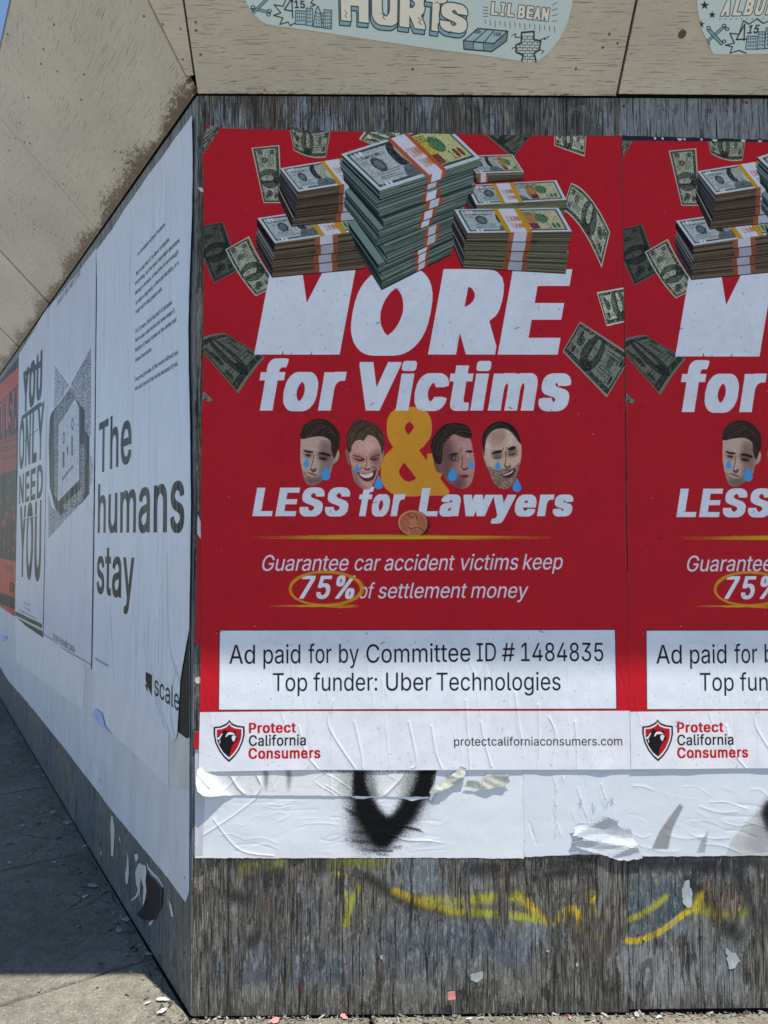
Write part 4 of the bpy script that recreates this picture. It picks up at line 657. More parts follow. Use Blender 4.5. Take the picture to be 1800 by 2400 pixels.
def paint_ad2(cv, rng):
    Wz = Z(700, 1780, 3.318); K = Z(440, 1750, 2.514); B = rgb(17, 17, 19); F = lambda p, b, a=1.0, g=-1: cv.soft(Wz(p), b, B, a, grain=g, rng=rng)
    F([(330, 20), (430, 20), (440, 320), (360, 320)], 14, .35); F([(500, 20), (560, 20), (620, 320), (540, 320)], 8, .55); F([(430, 0), (515, 0), (525, 190), (580, 340), (420, 340), (418, 200)], 4)
    F([(880, 20), (960, 20), (860, 320), (780, 320)], 12, .5); F([(955, 0), (1100, 0), (1060, 150), (1040, 340), (820, 340), (890, 210)], 6)
    for x in (455, 590): cv.soft(K([(x-12, 100), (x+10, 100), (x+22, 180), (x+5, 270), (x-5, 200)]), 3, rgb(60, 60, 60), .5)
    T = rgb(66, 84, 100); cv.text('LALO Tequila. Imported by LALO Spirits.', tuple(K([(788, 147)])[0]), tuple(K([(1312, 149)])[0]), 9, T, bold=(20, 10))
    aged(cv, rng, .08)
    cv.ridges(22, rng, 0, 1, (.5, 1.2), (2, 4), (.15, .5), .35)
    for pts in (K([(1290, 130), (1250, 190), (1160, 280)]), K([(380, 130), (430, 220), (400, 285)]), K([(130, 230), (60, 150), (60, 120)]), K([(240, 150), (290, 230), (330, 270)])): cv.crease(pts, 3, 1.0)
def paint_blank(cv, rng):
    L = Z(1050, 1750, 2.212); S = rgb(140, 160, 178)
    for x, y in ((685, 300), (750, 315), (820, 310), (845, 290)):
        for _ in range(7): cv.line(L([(x+rng.normal()*10, y-30*rng.random()), (x+rng.normal()*10, y+35*rng.random())]), rng.uniform(.6, 2.6), S, .5)
    G = rgb(128, 128, 128)
    cv.soft(L([(1200, 295), (1218, 310), (1160, 430), (1140, 530), (1055, 530), (1095, 440), (1150, 360)]), 1, G, .8, grain=.4, rng=rng); cv.soft(L([(1350, 430), (1330, 550), (1288, 550), (1310, 490)]), 1, G, .55, grain=.4, rng=rng)
    cv.fill([L([(1700, 250), (1650, 280), (1610, 330), (1520, 420), (1470, 480), (1430, 580), (1800, 600)])], rgb(190, 190, 190)); cv.soft(L([(1800, 250), (1650, 280), (1620, 340), (1650, 440), (1800, 520)]), 6, rgb(22, 22, 24), 1, grain=.5, rng=rng); cv.soft(L([(1600, 380), (1700, 480), (1640, 560), (1520, 520)]), 10, rgb(130, 130, 130), .6, grain=.9, rng=rng)
    for k in range(16): cv.line(L([(553+rng.normal()*3, 190+k*18), (553+rng.normal()*3, 204+k*18)]), rng.uniform(.6, 1.8), rgb(150, 142, 130), .7)
    aged(cv, rng, .05)
    for _ in range(60):
        x, y = rng.uniform(1430, 1900), rng.uniform(1820, 2000); l = rng.uniform(25, 90); cv.crease([(x, y), (x+l/2, y+rng.uniform(-2, 14)), (x+l, y+rng.uniform(0, 22))], rng.uniform(1.5, 3.5), rng.uniform(-.22, .3))
    for _ in range(25):
        x, y = rng.uniform(1230, 1440), rng.uniform(1810, 2000); l = rng.uniform(15, 40); cv.crease([(x, y), (x+l*.3, y+l)], rng.uniform(1.2, 2.5), rng.uniform(-.3, .4))
def paint_sticker(cv, rng, dx=0, full=True):
    """hand-drawn album sticker; drawn where the left one hangs (S, A, B are readings of the photograph)"""
    S = Z(560, 0, 2.074); K = rgb(34, 42, 52); C = rgb(242, 240, 226); BL = rgb(140, 188, 204)
    H, W = cv.h, cv.w; yy, xx = np.mgrid[0:H, 0:W]
    cv.a *= (1-.05*(((xx//3+yy//3) % 2) == 0))[..., None]
    t = cv.text
    # bones, 4 15, skyline
    for a, b in (((66, 38), (150, 58)), ((62, 70), (140, -10))):
        cv.line(S([a, b]), 7, K); cv.line(S([a, b]), 4, BL)
    for c in ((70, 32), (60, 48), (150, 50), (145, 68)): cv.fill([S(ell(c[0], c[1], 11, 9))], K); cv.fill([S(ell(c[0], c[1], 7, 5))], rgb(190, 222, 226))
    cv.line(S([(170, 72), (205, 60), (172, 20), (215, 28), (235, -20), (262, 8), (262, -30), (330, -10), (372, -20), (350, 12), (372, 20), (350, 30)]), 2.6, K); cv.line(S([(170, 72), (215, 84), (200, 116), (240, 104), (250, 122), (272, 110)]), 2.6, K)
    cv.line(S([(262, 84), (258, -10), (222, 44), (262, 52)]), 3, K); t('15', tuple(S([(272, 36)])[0]), tuple(S([(322, 38)])[0]), 18, K, bold=(40, 30))
    for x0, x1, y0, y1 in ((276, 328, 48, 118), (328, 360, 36, 124), (398, 420, 60, 132), (414, 452, 44, 138)):
        cv.fill([S([(x0, y0), (x1, y0+3), (x1-2, y1), (x0-1, y1-4)])], rgb(176, 208, 214)); cv.line(S([(x0, y0), (x1, y0+3), (x1-2, y1), (x0-1, y1-4)]), 1.8, K, closed=True)
        for u in np.arange(x0+8, x1-4, 11):
            for v in np.arange(y0+14, y1-10, 17): cv.fill([S(ell(u, v, 2.6, 5))], K)
    cv.fill([S([(362, 128), (372, 52), (384, 26), (396, 52), (404, 130)])], rgb(176, 208, 214)); cv.line(S([(362, 128), (372, 52), (384, 26), (396, 52), (404, 130)]), 2, K, closed=True)
    for v in range(60, 125, 16): cv.fill([S(ell(378, v, 2.6, 4)), S(ell(390, v+3, 2.6, 4))], K)
    # headline lettering, extruded
    def block(s, p0, p1, cap, bold, ol):
        for k, col in ((0, K), (1, BL)):
            t(s, tuple(np.array(p0)+(-3, 10)), tuple(np.array(p1)+(-3, 10)), cap, K if k == 0 else BL, bold=bold, outline=ol*2 if k == 0 else ol*.2)
        t(s, p0, p1, cap, K, bold=bold, outline=ol*1.6); t(s, p0, p1, cap, C, bold=bold)
    letters = (('H', (800, 46), (864, 52), 92), ('U', (872, 54), (936, 60), 92), ('R', (936, 60), (996, 68), 84), ('T', (996, 68), (1042, 74), 84), ('S', (1030, 68), (1092, 78), 66))
    for ch, p0, p1, cap in letters: block(ch, p0, p1, cap, (120, 60), 3)
    for q in ([(515, 45), (525, 62), (516, 72), (524, 85)], [(690, 60), (705, 72), (698, 82), (712, 92)], [(868, 80), (885, 95), (872, 105), (890, 118)], [(1010, 150), (1022, 162), (1030, 148), (1040, 160)], [(950, 15), (965, 5), (975, 20)]): cv.line(S(q), 1.2, K)
    for i, (ch, x) in enumerate(zip('LIL BEAN', (1222, 1268, 1300, 1340, 1352, 1392, 1428, 1466))):
        if ch == ' ': continue
        y = 68+i*4; p0, p1 = S([(x, y)])[0], S([(x+(34 if ch != 'I' else 20), y+4)])[0]; t(ch, tuple(p0), tuple(p1), 30, K, bold=(110, 60), outline=3.2); t(ch, tuple(p0), tuple(p1), 30, C, bold=(110, 60))
    for k in range(15):
        x = 1195+k*24; y = 92+k*2.4; cv.line(S([(x, y), (x+2, y+20+(k % 3)*5)]), 1.3, K)
    for k in range(4): cv.line(S([(1185, 30+k*16), (1210, 34+k*14)]), 1.3, K); cv.line(S([(1520, 100-k*26), (1545, 98-k*30)]), 1.3, K)
    # bundle of cash, brick cross
    cv.fill([S([(1090, 195), (1160, 135), (1305, 148), (1300, 195), (1228, 248), (1092, 236)])], rgb(170, 204, 210)); cv.line(S([(1090, 195), (1160, 135), (1305, 148), (1238, 208)]), 2.6, K, closed=True); cv.line(S([(1238, 208), (1305, 148), (1300, 195), (1228, 248), (1092, 236), (1090, 195)]), 2.6, K)
    cv.line(S([(1138, 200), (1205, 140), (1240, 143), (1188, 205), (1188, 243), (1138, 238), (1138, 200), (1188, 205)]), 2.2, K)
    for k in range(5): cv.line(S([(1092, 203+k*7), (1134, 207+k*7)]), 1, K); cv.line(S([(1192, 212+k*7), (1232, 214+k*7), (1302, 160+k*7)]), 1, K)
    t('100', tuple(S([(1142, 158)])[0]), tuple(S([(1172, 160)])[0]), 8, K, bold=(40, 20)); t('100', tuple(S([(1236, 170)])[0]), tuple(S([(1270, 172)])[0]), 8, K, bold=(40, 20))
    cr = S([(1372, 155), (1432, 150), (1432, 190), (1465, 195), (1458, 240), (1432, 255), (1442, 292), (1430, 310), (1370, 300), (1380, 265), (1345, 250), (1345, 215), (1370, 205)])
    cv.fill([cr], rgb(206, 224, 222)); cv.line(cr, 4, K, closed=True)
    for k in range(9): cv.line(S([(1350, 172+k*14), (1460, 174+k*14)]), 1.1, K, mask=cv.maskof([cr]))
    for k in range(9):
        for u in range(5): cv.line(S([(1352+u*24+(k % 2)*12, 172+k*14), (1352+u*24+(k % 2)*12, 186+k*14)]), 1.1, K, mask=cv.maskof([cr]))
    for q in ([(1325, 170), (1345, 160), (1340, 178), (1368, 178)], [(1465, 190), (1485, 180), (1482, 190), (1506, 172)], [(1460, 240), (1480, 245), (1470, 258)], [(1326, 232), (1345, 225)]): cv.line(S(q), 2, K)
    # bottle-cap blisters in the film
    for _ in range(60): cv.crease((lambda p: [p, (p[0]+1, p[1]+1)])((rng.uniform(570, 1350), rng.uniform(-60, 140))), 3, .7)
def paint_sticker2(cv, rng):
    B = Z(1100, 0, 2.37); K = rgb(34, 42, 52); C = rgb(242, 240, 226); BL = rgb(140, 188, 204); t = cv.text
    yy, xx = np.mgrid[0:cv.h, 0:cv.w]; cv.a *= (1-.05*(((xx//3+yy//3) % 2) == 0))[..., None]
    for cx, cy, r in ((1300, 25, 26), (1342, 78, 22), (1280, 130, 22)):
        a = np.arange(10)*math.pi/5-math.pi/2; rr = np.where(np.arange(10) % 2 == 0, r, r*.4); cv.fill([B(np.stack([cx+rr*np.cos(a), cy+rr*np.sin(a)], 1))], K)
    for i, (ch, x) in enumerate(zip('ALBUM', (1388, 1452, 1512, 1572, 1636))):
        p0, p1 = B([(x, 84-i*2)])[0], B([(x+46, 84-i*2)])[0]; t(ch, tuple(p0), tuple(p1), 36, K, bold=(120, 60), outline=3.4); t(ch, tuple(p0), tuple(p1), 36, C, bold=(120, 60))
    for k in range(12): cv.fill([B(ell(1385+k*30, 102-k*.5, 3, 3))], K)
    for a, b in (((1315, 225), (1412, 140)), ((1322, 160), (1395, 238))):
        cv.line(B([a, b]), 8, K); cv.line(B([a, b]), 4.6, BL)
    for c in ((1408, 138), (1424, 156), (1318, 238), (1304, 222), (1322, 150), (1408, 225)): cv.fill([B(ell(c[0], c[1], 12, 11))], K); cv.fill([B(ell(c[0], c[1], 7, 6))], rgb(190, 222, 226))
    cv.line(B([(1415, 245), (1465, 235), (1440, 180), (1490, 185), (1515, 110), (1545, 130), (1590, 100), (1625, 125), (1700, 90)]), 2.6, K); cv.line(B([(1415, 245), (1455, 255), (1440, 290), (1490, 275), (1530, 290)]), 2.6, K)
    cv.line(B([(1518, 220), (1522, 130), (1475, 215), (1535, 212)]), 3.2, K); t('15', tuple(B([(1535, 182)])[0]), tuple(B([(1594, 180)])[0]), 19, K, bold=(40, 30))
    for x0, x1, y0, y1 in ((1535, 1598, 196, 268), (1598, 1638, 172, 266), (1640, 1720, 150, 264)):
        cv.fill([B([(x0, y0), (x1, y0), (x1, y1), (x0-8, y1)])], rgb(176, 208, 214)); cv.line(B([(x0, y0), (x1, y0), (x1, y1), (x0-8, y1)]), 1.8, K, closed=True)
        for u in np.arange(x0+8, x1-4, 13):
            for v in np.arange(y0+14, y1-8, 19): cv.fill([B(ell(u, v, 3, 6))], K)

# ------------------------------------------------------------------ materials
def new_mat(name):
    m = bpy.data.materials.new(name); m.use_nodes = True; t = m.node_tree; return m, t, t.nodes['Principled BSDF'], t.nodes.new, t.links.new
def node(t, kind, **kw):
    n = t.nodes.new(kind)
    for k, v in kw.items():
        if k.startswith('in_'): n.inputs[int(k[3:]) if k[3:].isdigit() else k[3:]].default_value = v
        else: setattr(n, k, v)
    return n
def lin(c): c = np.asarray(c, float); return tuple(np.where(c <= 0.04045, c/12.92, ((c+0.055)/1.055)**2.4)) + (1.0,)
def C8(*c): return lin(np.array(c)/255.0)
def ramp(t, src, stops, interp='LINEAR'):
    r = t.nodes.new('ShaderNodeValToRGB'); e = r.color_ramp.elements; r.color_ramp.interpolation = interp
    while len(e) < len(stops): e.new(0.5)
    for i, (p, c) in enumerate(stops): e[i].position = p; e[i].color = c if hasattr(c, '__len__') else (c, c, c, 1)
    t.links.new(src, r.inputs[0]); return r.outputs[0]
def noise(t, vec, scale=(1, 1, 1), detail=4, rough=.55, dist=0.0, s=1.0):
    mp = node(t, 'ShaderNodeMapping'); mp.inputs['Scale'].default_value = scale; t.links.new(vec, mp.inputs[0])
    n = node(t, 'ShaderNodeTexNoise'); n.inputs['Scale'].default_value = s; n.inputs['Detail'].default_value = detail; n.inputs['Roughness'].default_value = rough; n.inputs['Distortion'].default_value = dist
    t.links.new(mp.outputs[0], n.inputs['Vector']); return n.outputs[0]
def noise3(t, vec, s):
    n = node(t, 'ShaderNodeTexNoise'); n.inputs['Scale'].default_value = s; t.links.new(vec, n.inputs['Vector']); return n.outputs[1]
def mixc(t, f, a, b, mode='MIX'):
    m = node(t, 'ShaderNodeMix', data_type='RGBA', blend_type=mode)
    for s, v in ((m.inputs[0], f), (m.inputs[6], a), (m.inputs[7], b)):
        if hasattr(v, 'is_linked') or hasattr(v, 'links'): t.links.new(v, s)
        else: s.default_value = v
    return m.outputs[2]
def mth(t, op, a, b=0.0, clamp=False):
    m = node(t, 'ShaderNodeMath', operation=op, use_clamp=clamp)
    for s, v in ((m.inputs[0], a), (m.inputs[1], b)):
        if hasattr(v, 'links'): t.links.new(v, s)
        else: s.default_value = v
    return m.outputs[0]
def bump(t, h, dist, strength=1.0, prev=None):
    b = node(t, 'ShaderNodeBump'); b.inputs['Distance'].default_value = dist; b.inputs['Strength'].default_value = strength; t.links.new(h, b.inputs['Height'])
    if prev is not None: t.links.new(prev, b.inputs['Normal'])
    return b.outputs[0]
def image(name, arr, data=False):
    h, w = arr.shape[:2]; img = bpy.data.images.new(name, w, h, alpha=False, float_buffer=data)
    if data: img.colorspace_settings.name = 'Non-Color'
    px = np.ones((h, w, 4), np.float32); px[..., :3] = arr[::-1] if arr.ndim == 3 else arr[::-1, :, None]
    img.pixels.foreach_set(px.ravel()); img.update(); img.pack(); return img
def print_mat(name, cv, dist=.0035, rough=.5, fine=.0006, spec=.1):
    m, t, b, N, Lk = new_mat(name); uv = node(t, 'ShaderNodeUVMap', uv_map='UVMap').outputs[0]
    im = node(t, 'ShaderNodeTexImage', image=image(name+'_ink', np.clip(cv.a, 0, 1)), interpolation='Cubic', extension='EXTEND'); Lk(uv, im.inputs[0]); Lk(im.outputs[0], b.inputs['Base Color'])
    ih = node(t, 'ShaderNodeTexImage', image=image(name+'_relief', np.clip(cv.ht*.35+.35, 0, 1), True), interpolation='Cubic', extension='EXTEND'); Lk(uv, ih.inputs[0])
    tc = node(t, 'ShaderNodeTexCoord').outputs['Object']
    n1 = bump(t, ih.outputs[0], dist*1.8); n2 = bump(t, noise(t, tc, (1, 1, .5), 3, .6, 0, 45), fine, 1, n1); Lk(n2, b.inputs['Normal'])
    b.inputs['Roughness'].default_value = rough; b.inputs['Specular IOR Level'].default_value = spec; return m
def paper_mat(name, col, k=.06, dist=.002, rough=.6, scale=14):
    m, t, b, N, Lk = new_mat(name); tc = node(t, 'ShaderNodeTexCoord').outputs['Object']
    n = noise(t, tc, (1, 1, .35), 5, .6, .3, scale); c = np.array(col)
    r = ramp(t, n, [(.3, lin(np.clip(c*(1-k), 0, 1))), (.7, lin(np.clip(c*(1+k*.5), 0, 1)))]); Lk(r, b.inputs['Base Color'])
    w = noise(t, tc, (6, 6, 1.0), 4, .6, .5, 3.5)
    Lk(bump(t, w, dist*2, 1, bump(t, n, dist)), b.inputs['Normal']); b.inputs['Roughness'].default_value = rough; b.inputs['Specular IOR Level'].default_value = .3; return m
def flat_mat(name, col, rough=.6, metal=0.0):
    m, t, b, N, Lk = new_mat(name); tc = node(t, 'ShaderNodeTexCoord').outputs['Object']
    n = noise(t, tc, (1, 1, 1), 3, .6, 0, 60); c = np.array(col)
    Lk(ramp(t, n, [(.3, lin(c*.85)), (.7, lin(np.clip(c*1.08, 0, 1)))]), b.inputs['Base Color']); Lk(bump(t, n, .001, .6), b.inputs['Normal'])
    b.inputs['Roughness'].default_value = rough; b.inputs['Metallic'].default_value = metal; return m
def wood_mat(name, peel=.5, uvoff=(0, 0, 0), fine=1.0):
    """weathered plywood under flaking paint; the paint colour and the sprayed marks ride on the panel as attributes"""
    m, t, b, N, Lk = new_mat(name); uv = node(t, 'ShaderNodeUVMap', uv_map='UVMap').outputs[0]
    mp = node(t, 'ShaderNodeMapping'); mp.inputs['Location'].default_value = uvoff; Lk(uv, mp.inputs[0]); v = mp.outputs[0]
    fib = noise(t, v, (270, 12, 1), 6, .66, .3); fib2 = noise(t, v, (80, 4.2, 1), 7, .66, .9); big = noise(t, v, (9, 2.4, 1), 5, .62, .8); huge = noise(t, v, (3, 2.2, 1), 3, .5)
    pa = node(t, 'ShaderNodeAttribute', attribute_name='paint'); sp = node(t, 'ShaderNodeAttribute', attribute_name='spray')
    s = mth(t, 'ADD', mth(t, 'MULTIPLY', fib, .30), mth(t, 'MULTIPLY', fib2, .56)); s = mth(t, 'ADD', s, mth(t, 'MULTIPLY', big, .75)); s = mth(t, 'ADD', s, mth(t, 'MULTIPLY', pa.outputs['Alpha'], .5))
    s = mth(t, 'SUBTRACT', s, .235+.13*peel)
    keep = ramp(t, s, [(.482, 0.0), (.50, 1.0)])
    wood = ramp(t, fib, [(.28, C8(26, 23, 22)), (.40, C8(64, 60, 56)), (.50, C8(106, 102, 94)), (.60, C8(150, 146, 136)), (.70, C8(190, 186, 176))])
    wood = mixc(t, ramp(t, huge, [(.5, 0.0), (.72, .55)]), wood, ramp(t, fib, [(.3, C8(50, 33, 24)), (.7, C8(136, 96, 66))]))
    wood = mixc(t, ramp(t, big, [(.3, .5), (.5, .0)]), wood, C8(30, 28, 27))
    dirt = noise(t, v, (38, 13, 1), 6, .75); paint = mixc(t, ramp(t, dirt, [(.38, .6), (.62, 0.0)]), pa.outputs['Color'], mixc(t, .6, pa.outputs['Color'], C8(46, 44, 42)))
    worn = noise(t, v, (60, 22, 1), 6, .8, .4); paint = mixc(t, ramp(t, worn, [(.50, 0.0), (.62, .6 if fine >= 1 else .12)]), paint, C8(178, 176, 170))
    paint = mixc(t, ramp(t, fib, [(.36, .75), (.47, 0.0)]), paint, mixc(t, .7, paint, C8(34, 31, 30)))
    col = mixc(t, keep, wood, paint)
    crack = noise(t, v, (210, 4.5, 1), 3, .5, .5); crack = ramp(t, crack, [(.37, 1.0), (.40, 0.0)]); col = mixc(t, mth(t, 'MULTIPLY', crack, .85), col, C8(20, 18, 17))
    spn = noise(t, v, (320, 260, 1), 2, .5); sa = mth(t, 'ADD', mth(t, 'MULTIPLY', sp.outputs['Alpha'], 1.8), mth(t, 'MULTIPLY', spn, .7)); sa = ramp(t, mth(t, 'SUBTRACT', sa, .5), [(.0, 0.0), (.8, 1.0)])
    sa = mth(t, 'MULTIPLY', sa, mth(t, 'ADD', mth(t, 'MULTIPLY', ramp(t, s, [(.47, 0.0), (.49, 1.0)]), .86), mth(t, 'MULTIPLY', ramp(t, fib, [(.5, 0.0), (.56, 1.0)]), .14)))
    sa = mth(t, 'MULTIPLY', sa, ramp(t, sp.outputs['Alpha'], [(0.0, 0.0), (.08, 1.0)])); sa = mth(t, 'MULTIPLY', sa, mth(t, 'SUBTRACT', 1.0, mth(t, 'MULTIPLY', crack, .8)))
    col = mixc(t, sa, col, sp.outputs['Color'])
    rust = noise(t, v, (60, 5.5, 1), 4, .6, .6); col = mixc(t, ramp(t, rust, [(.66, 0.0), (.70, .7)]), col, C8(120, 70, 42))
    hair = noise(t, v, (420, 14, 1), 3, .5, .4); col = mixc(t, ramp(t, hair, [(.36, .55), (.40, 0.0)]), col, C8(18, 17, 16))
    gl = noise(t, v, (520, 90, 1), 3, .7, .3); col = mixc(t, ramp(t, gl, [(.655, 0.0), (.69, .75)]), col, C8(206, 204, 198))  # pale flecks that paint specular glints into the wood colour
    patch = noise(t, v, (16, 6, 1), 5, .7, 1.2); col = mixc(t, ramp(t, patch, [(.58, 0.0), (.62, .55)]), col, C8(28, 27, 26)); col = mixc(t, ramp(t, patch, [(.36, .4), (.41, 0.0)]), col, C8(150, 152, 150))
    chips = ramp(t, noise(t, v, (150, 80, 1), 4, .75), [(.67, 0.0), (.70, 1.0)]); col = mixc(t, mth(t, 'MULTIPLY', chips, .7), col, C8(188, 184, 176))
    Lk(col, b.inputs['Base Color'])
    h = mth(t, 'ADD', mth(t, 'MULTIPLY', keep, .3), mth(t, 'MULTIPLY', fib, .7)); h = mth(t, 'SUBTRACT', h, mth(t, 'MULTIPLY', crack, .4)); Lk(bump(t, h, .008*fine, 1.0, bump(t, fib2, .006*fine)), b.inputs['Normal'])
    b.inputs['Roughness'].default_value = .6; b.inputs['Specular IOR Level'].default_value = .4; return m
def eave_mat(name, col, uvoff, crack=.5, seed=0.0):
    m, t, b, N, Lk = new_mat(name); uv = node(t, 'ShaderNodeUVMap', uv_map='UVMap').outputs[0]
    mp = node(t, 'ShaderNodeMapping'); mp.inputs['Location'].default_value = uvoff; Lk(uv, mp.inputs[0]); v = mp.outputs[0]
    g = noise(t, v, (9, 330, 1), 3, .6, .15); g2 = noise(t, v, (15, 210, 1), 3, .6, .1); pat = noise(t, v, (2.2, 5, 1), 3, .55, .4); big = noise(t, v, (1.6, 2.5, 1), 4, .6)
    crk = mth(t, 'MULTIPLY', ramp(t, g, [(.345, 1.0), (.37, 0.0)]), ramp(t, pat, [(.44-.2*crack, 0.0), (.62, 1.0)]))
    crk2 = mth(t, 'MULTIPLY', ramp(t, g2, [(.325, 1.0), (.35, 0.0)]), ramp(t, pat, [(.35, 1.0), (.55, .2)])); crk = mth(t, 'MAXIMUM', crk, mth(t, 'MULTIPLY', crk2, .8))
    c = np.array(col); base = ramp(t, big, [(.3, lin(c*.93)), (.7, lin(c*1.05))]); base = mixc(t, ramp(t, noise(t, v, (30, 90, 1), 5, .7), [(.35, .22), (.6, 0.0)]), base, lin(c*.75))
    at = node(t, 'ShaderNodeAttribute', attribute_name='paint')                      # alpha = how near the mouldy foot of the board
    mo = noise(t, v, (30, 75, 1), 7, .85, .8); mo = mth(t, 'ADD', mo, mth(t, 'MULTIPLY', at.outputs['Alpha'], .34)); mo = ramp(t, mo, [(.625, 0.0), (.74, .95)])
    base = mixc(t, mo, base, C8(92, 70, 40)); col_ = mixc(t, mth(t, 'MULTIPLY', crk, max(.12, .30+.45*crack)), base, C8(66, 54, 44)); Lk(col_, b.inputs['Base Color'])
    h = mth(t, 'SUBTRACT', mth(t, 'MULTIPLY', noise(t, v, (14, 240, 1), 3, .6), .35), crk); Lk(bump(t, h, .0025, 1.0, bump(t, noise(t, v, (6, 12, 1), 3, .6), .004)), b.inputs['Normal'])
    b.inputs['Roughness'].default_value = .42; b.inputs['Specular IOR Level'].default_value = .4; return m
def concrete_mat(name, base=(0.62, 0.60, 0.56), off=(0, 0, 0), k=1.0):
    m, t, b, N, Lk = new_mat(name); tc = node(t, 'ShaderNodeTexCoord').outputs['Object']
    mp = node(t, 'ShaderNodeMapping'); mp.inputs['Location'].default_value = off; Lk(tc, mp.inputs[0]); v = mp.outputs[0]
    big = noise(t, v, (1, 1, 1), 5, .6, .3, 2.2); mid = noise(t, v, (1, 1, 1), 6, .7, .2, 22); fine = noise(t, v, (1, 1, 1), 3, .7, 0, 230); sp = noise(t, v, (1, 1, 1), 2, .5, 0, 420)
    c = np.array(base); col = ramp(t, big, [(.3, lin(c*.70)), (.7, lin(np.clip(c*1.1, 0, 1)))]); col = mixc(t, ramp(t, mid, [(.35, .6), (.62, 0.0)]), col, lin(c*.55))
    col = mixc(t, ramp(t, fine, [(.38, .45), (.6, 0.0)]), col, lin(c*.5)); col = mixc(t, ramp(t, sp, [(.62, 0.0), (.72, .45)]), col, lin(np.clip(c*1.35, 0, 1)))
    vo = node(t, 'ShaderNodeTexVoronoi', feature='DISTANCE_TO_EDGE'); vo.inputs['Scale'].default_value = 1.7; wv = mixc(t, .12, v, noise3(t, v, 4.0)); Lk(wv, vo.inputs['Vector'])
    ck = mth(t, 'MULTIPLY', ramp(t, vo.outputs[0], [(.0, 1.0), (.006, 0.0)]), ramp(t, big, [(.48, 0.0), (.56, 1.0)])); col = mixc(t, mth(t, 'MULTIPLY', ck, .8), col, lin(c*.3))
    gm = node(t, 'ShaderNodeTexVoronoi'); gm.inputs['Scale'].default_value = 6.5; Lk(wv, gm.inputs['Vector']); sp_ = ramp(t, gm.outputs[0], [(.10, .75), (.13, 0.0)]); gsel = ramp(t, gm.outputs[1], [(.55, 0.0), (.6, 1.0)]); col = mixc(t, mth(t, 'MULTIPLY', sp_, gsel), col, lin(c*.42))
    agg = noise(t, v, (1, 1, 1), 2, .6, 0, 120); col = mixc(t, ramp(t, agg, [(.62, 0.0), (.66, .5)]), col, lin(c*.45)); col = mixc(t, ramp(t, agg, [(.33, .5), (.37, 0.0)]), col, lin(np.clip(c*1.3, 0, 1)))
    Lk(col, b.inputs['Base Color']); h = mth(t, 'ADD', mth(t, 'MULTIPLY', fine, .5), mth(t, 'MULTIPLY', mid, .6)); h = mth(t, 'SUBTRACT', h, mth(t, 'MULTIPLY', ck, .5)); Lk(bump(t, h, .009), b.inputs['Normal']); b.inputs['Roughness'].default_value = .85; b.inputs['Specular IOR Level'].default_value = .3; return m
WHITE_BACK = paper_mat('paper_back', (.84, .84, .85)); BLUE_BACK = paper_mat('blue_paper_back', (.42, .55, .80))
SCREW = flat_mat('rusty_steel', (.27, .22, .19), .5, .3); STAPLE = flat_mat('staple_wire', (.16, .15, .15), .4, .6)

# ------------------------------------------------------------------ objects
COL = scene.collection
def tag(o, label=None, cat=None, group=None, kind=None):
    for k, v in (('label', label), ('category', cat), ('group', group), ('kind', kind)):
        if v: o[k] = v
    return o
def obj(name, verts, faces, mats, parent=None, smooth_=False, uv=None, attrs=None):
    me = bpy.data.meshes.new(name); me.from_pydata([tuple(v) for v in verts], [], faces); me.update()
    for m in (mats if isinstance(mats, (list, tuple)) else [mats]): me.materials.append(m)
    if uv is not None:
        l = me.uv_layers.new(name='UVMap'); idx = np.empty(len(me.loops), np.int32); me.loops.foreach_get('vertex_index', idx); l.data.foreach_set('uv', np.asarray(uv, np.float32)[idx].ravel())
    for k, v in (attrs or {}).items():
        a = me.attributes.new(k, 'FLOAT_COLOR', 'POINT'); a.data.foreach_set('color', np.asarray(v, np.float32).ravel())
    if smooth_: me.polygons.foreach_set('use_smooth', [True]*len(me.polygons))
    o = bpy.data.objects.new(name, me); COL.objects.link(o); o.parent = parent; return o
def empty(name, loc=(0, 0, 0)):
    e = bpy.data.objects.new(name, None); COL.objects.link(e); e.location = loc; return e
def wob(seed, amp, fa=(2, 9), fb=(1, 5), n=7):
    r = np.random.default_rng(seed); K = [(r.uniform(*fa)*r.choice([-1, 1]), r.uniform(*fb)*r.choice([-1, 1]), r.uniform(0, 6.3), r.uniform(.4, 1)) for _ in range(n)]; tot = sum(k[3] for k in K)
    return lambda a, b: amp*(.5+.5*sum(k[3]*np.sin(k[0]*a+k[1]*b+k[2]) for k in K)/tot*1.6)
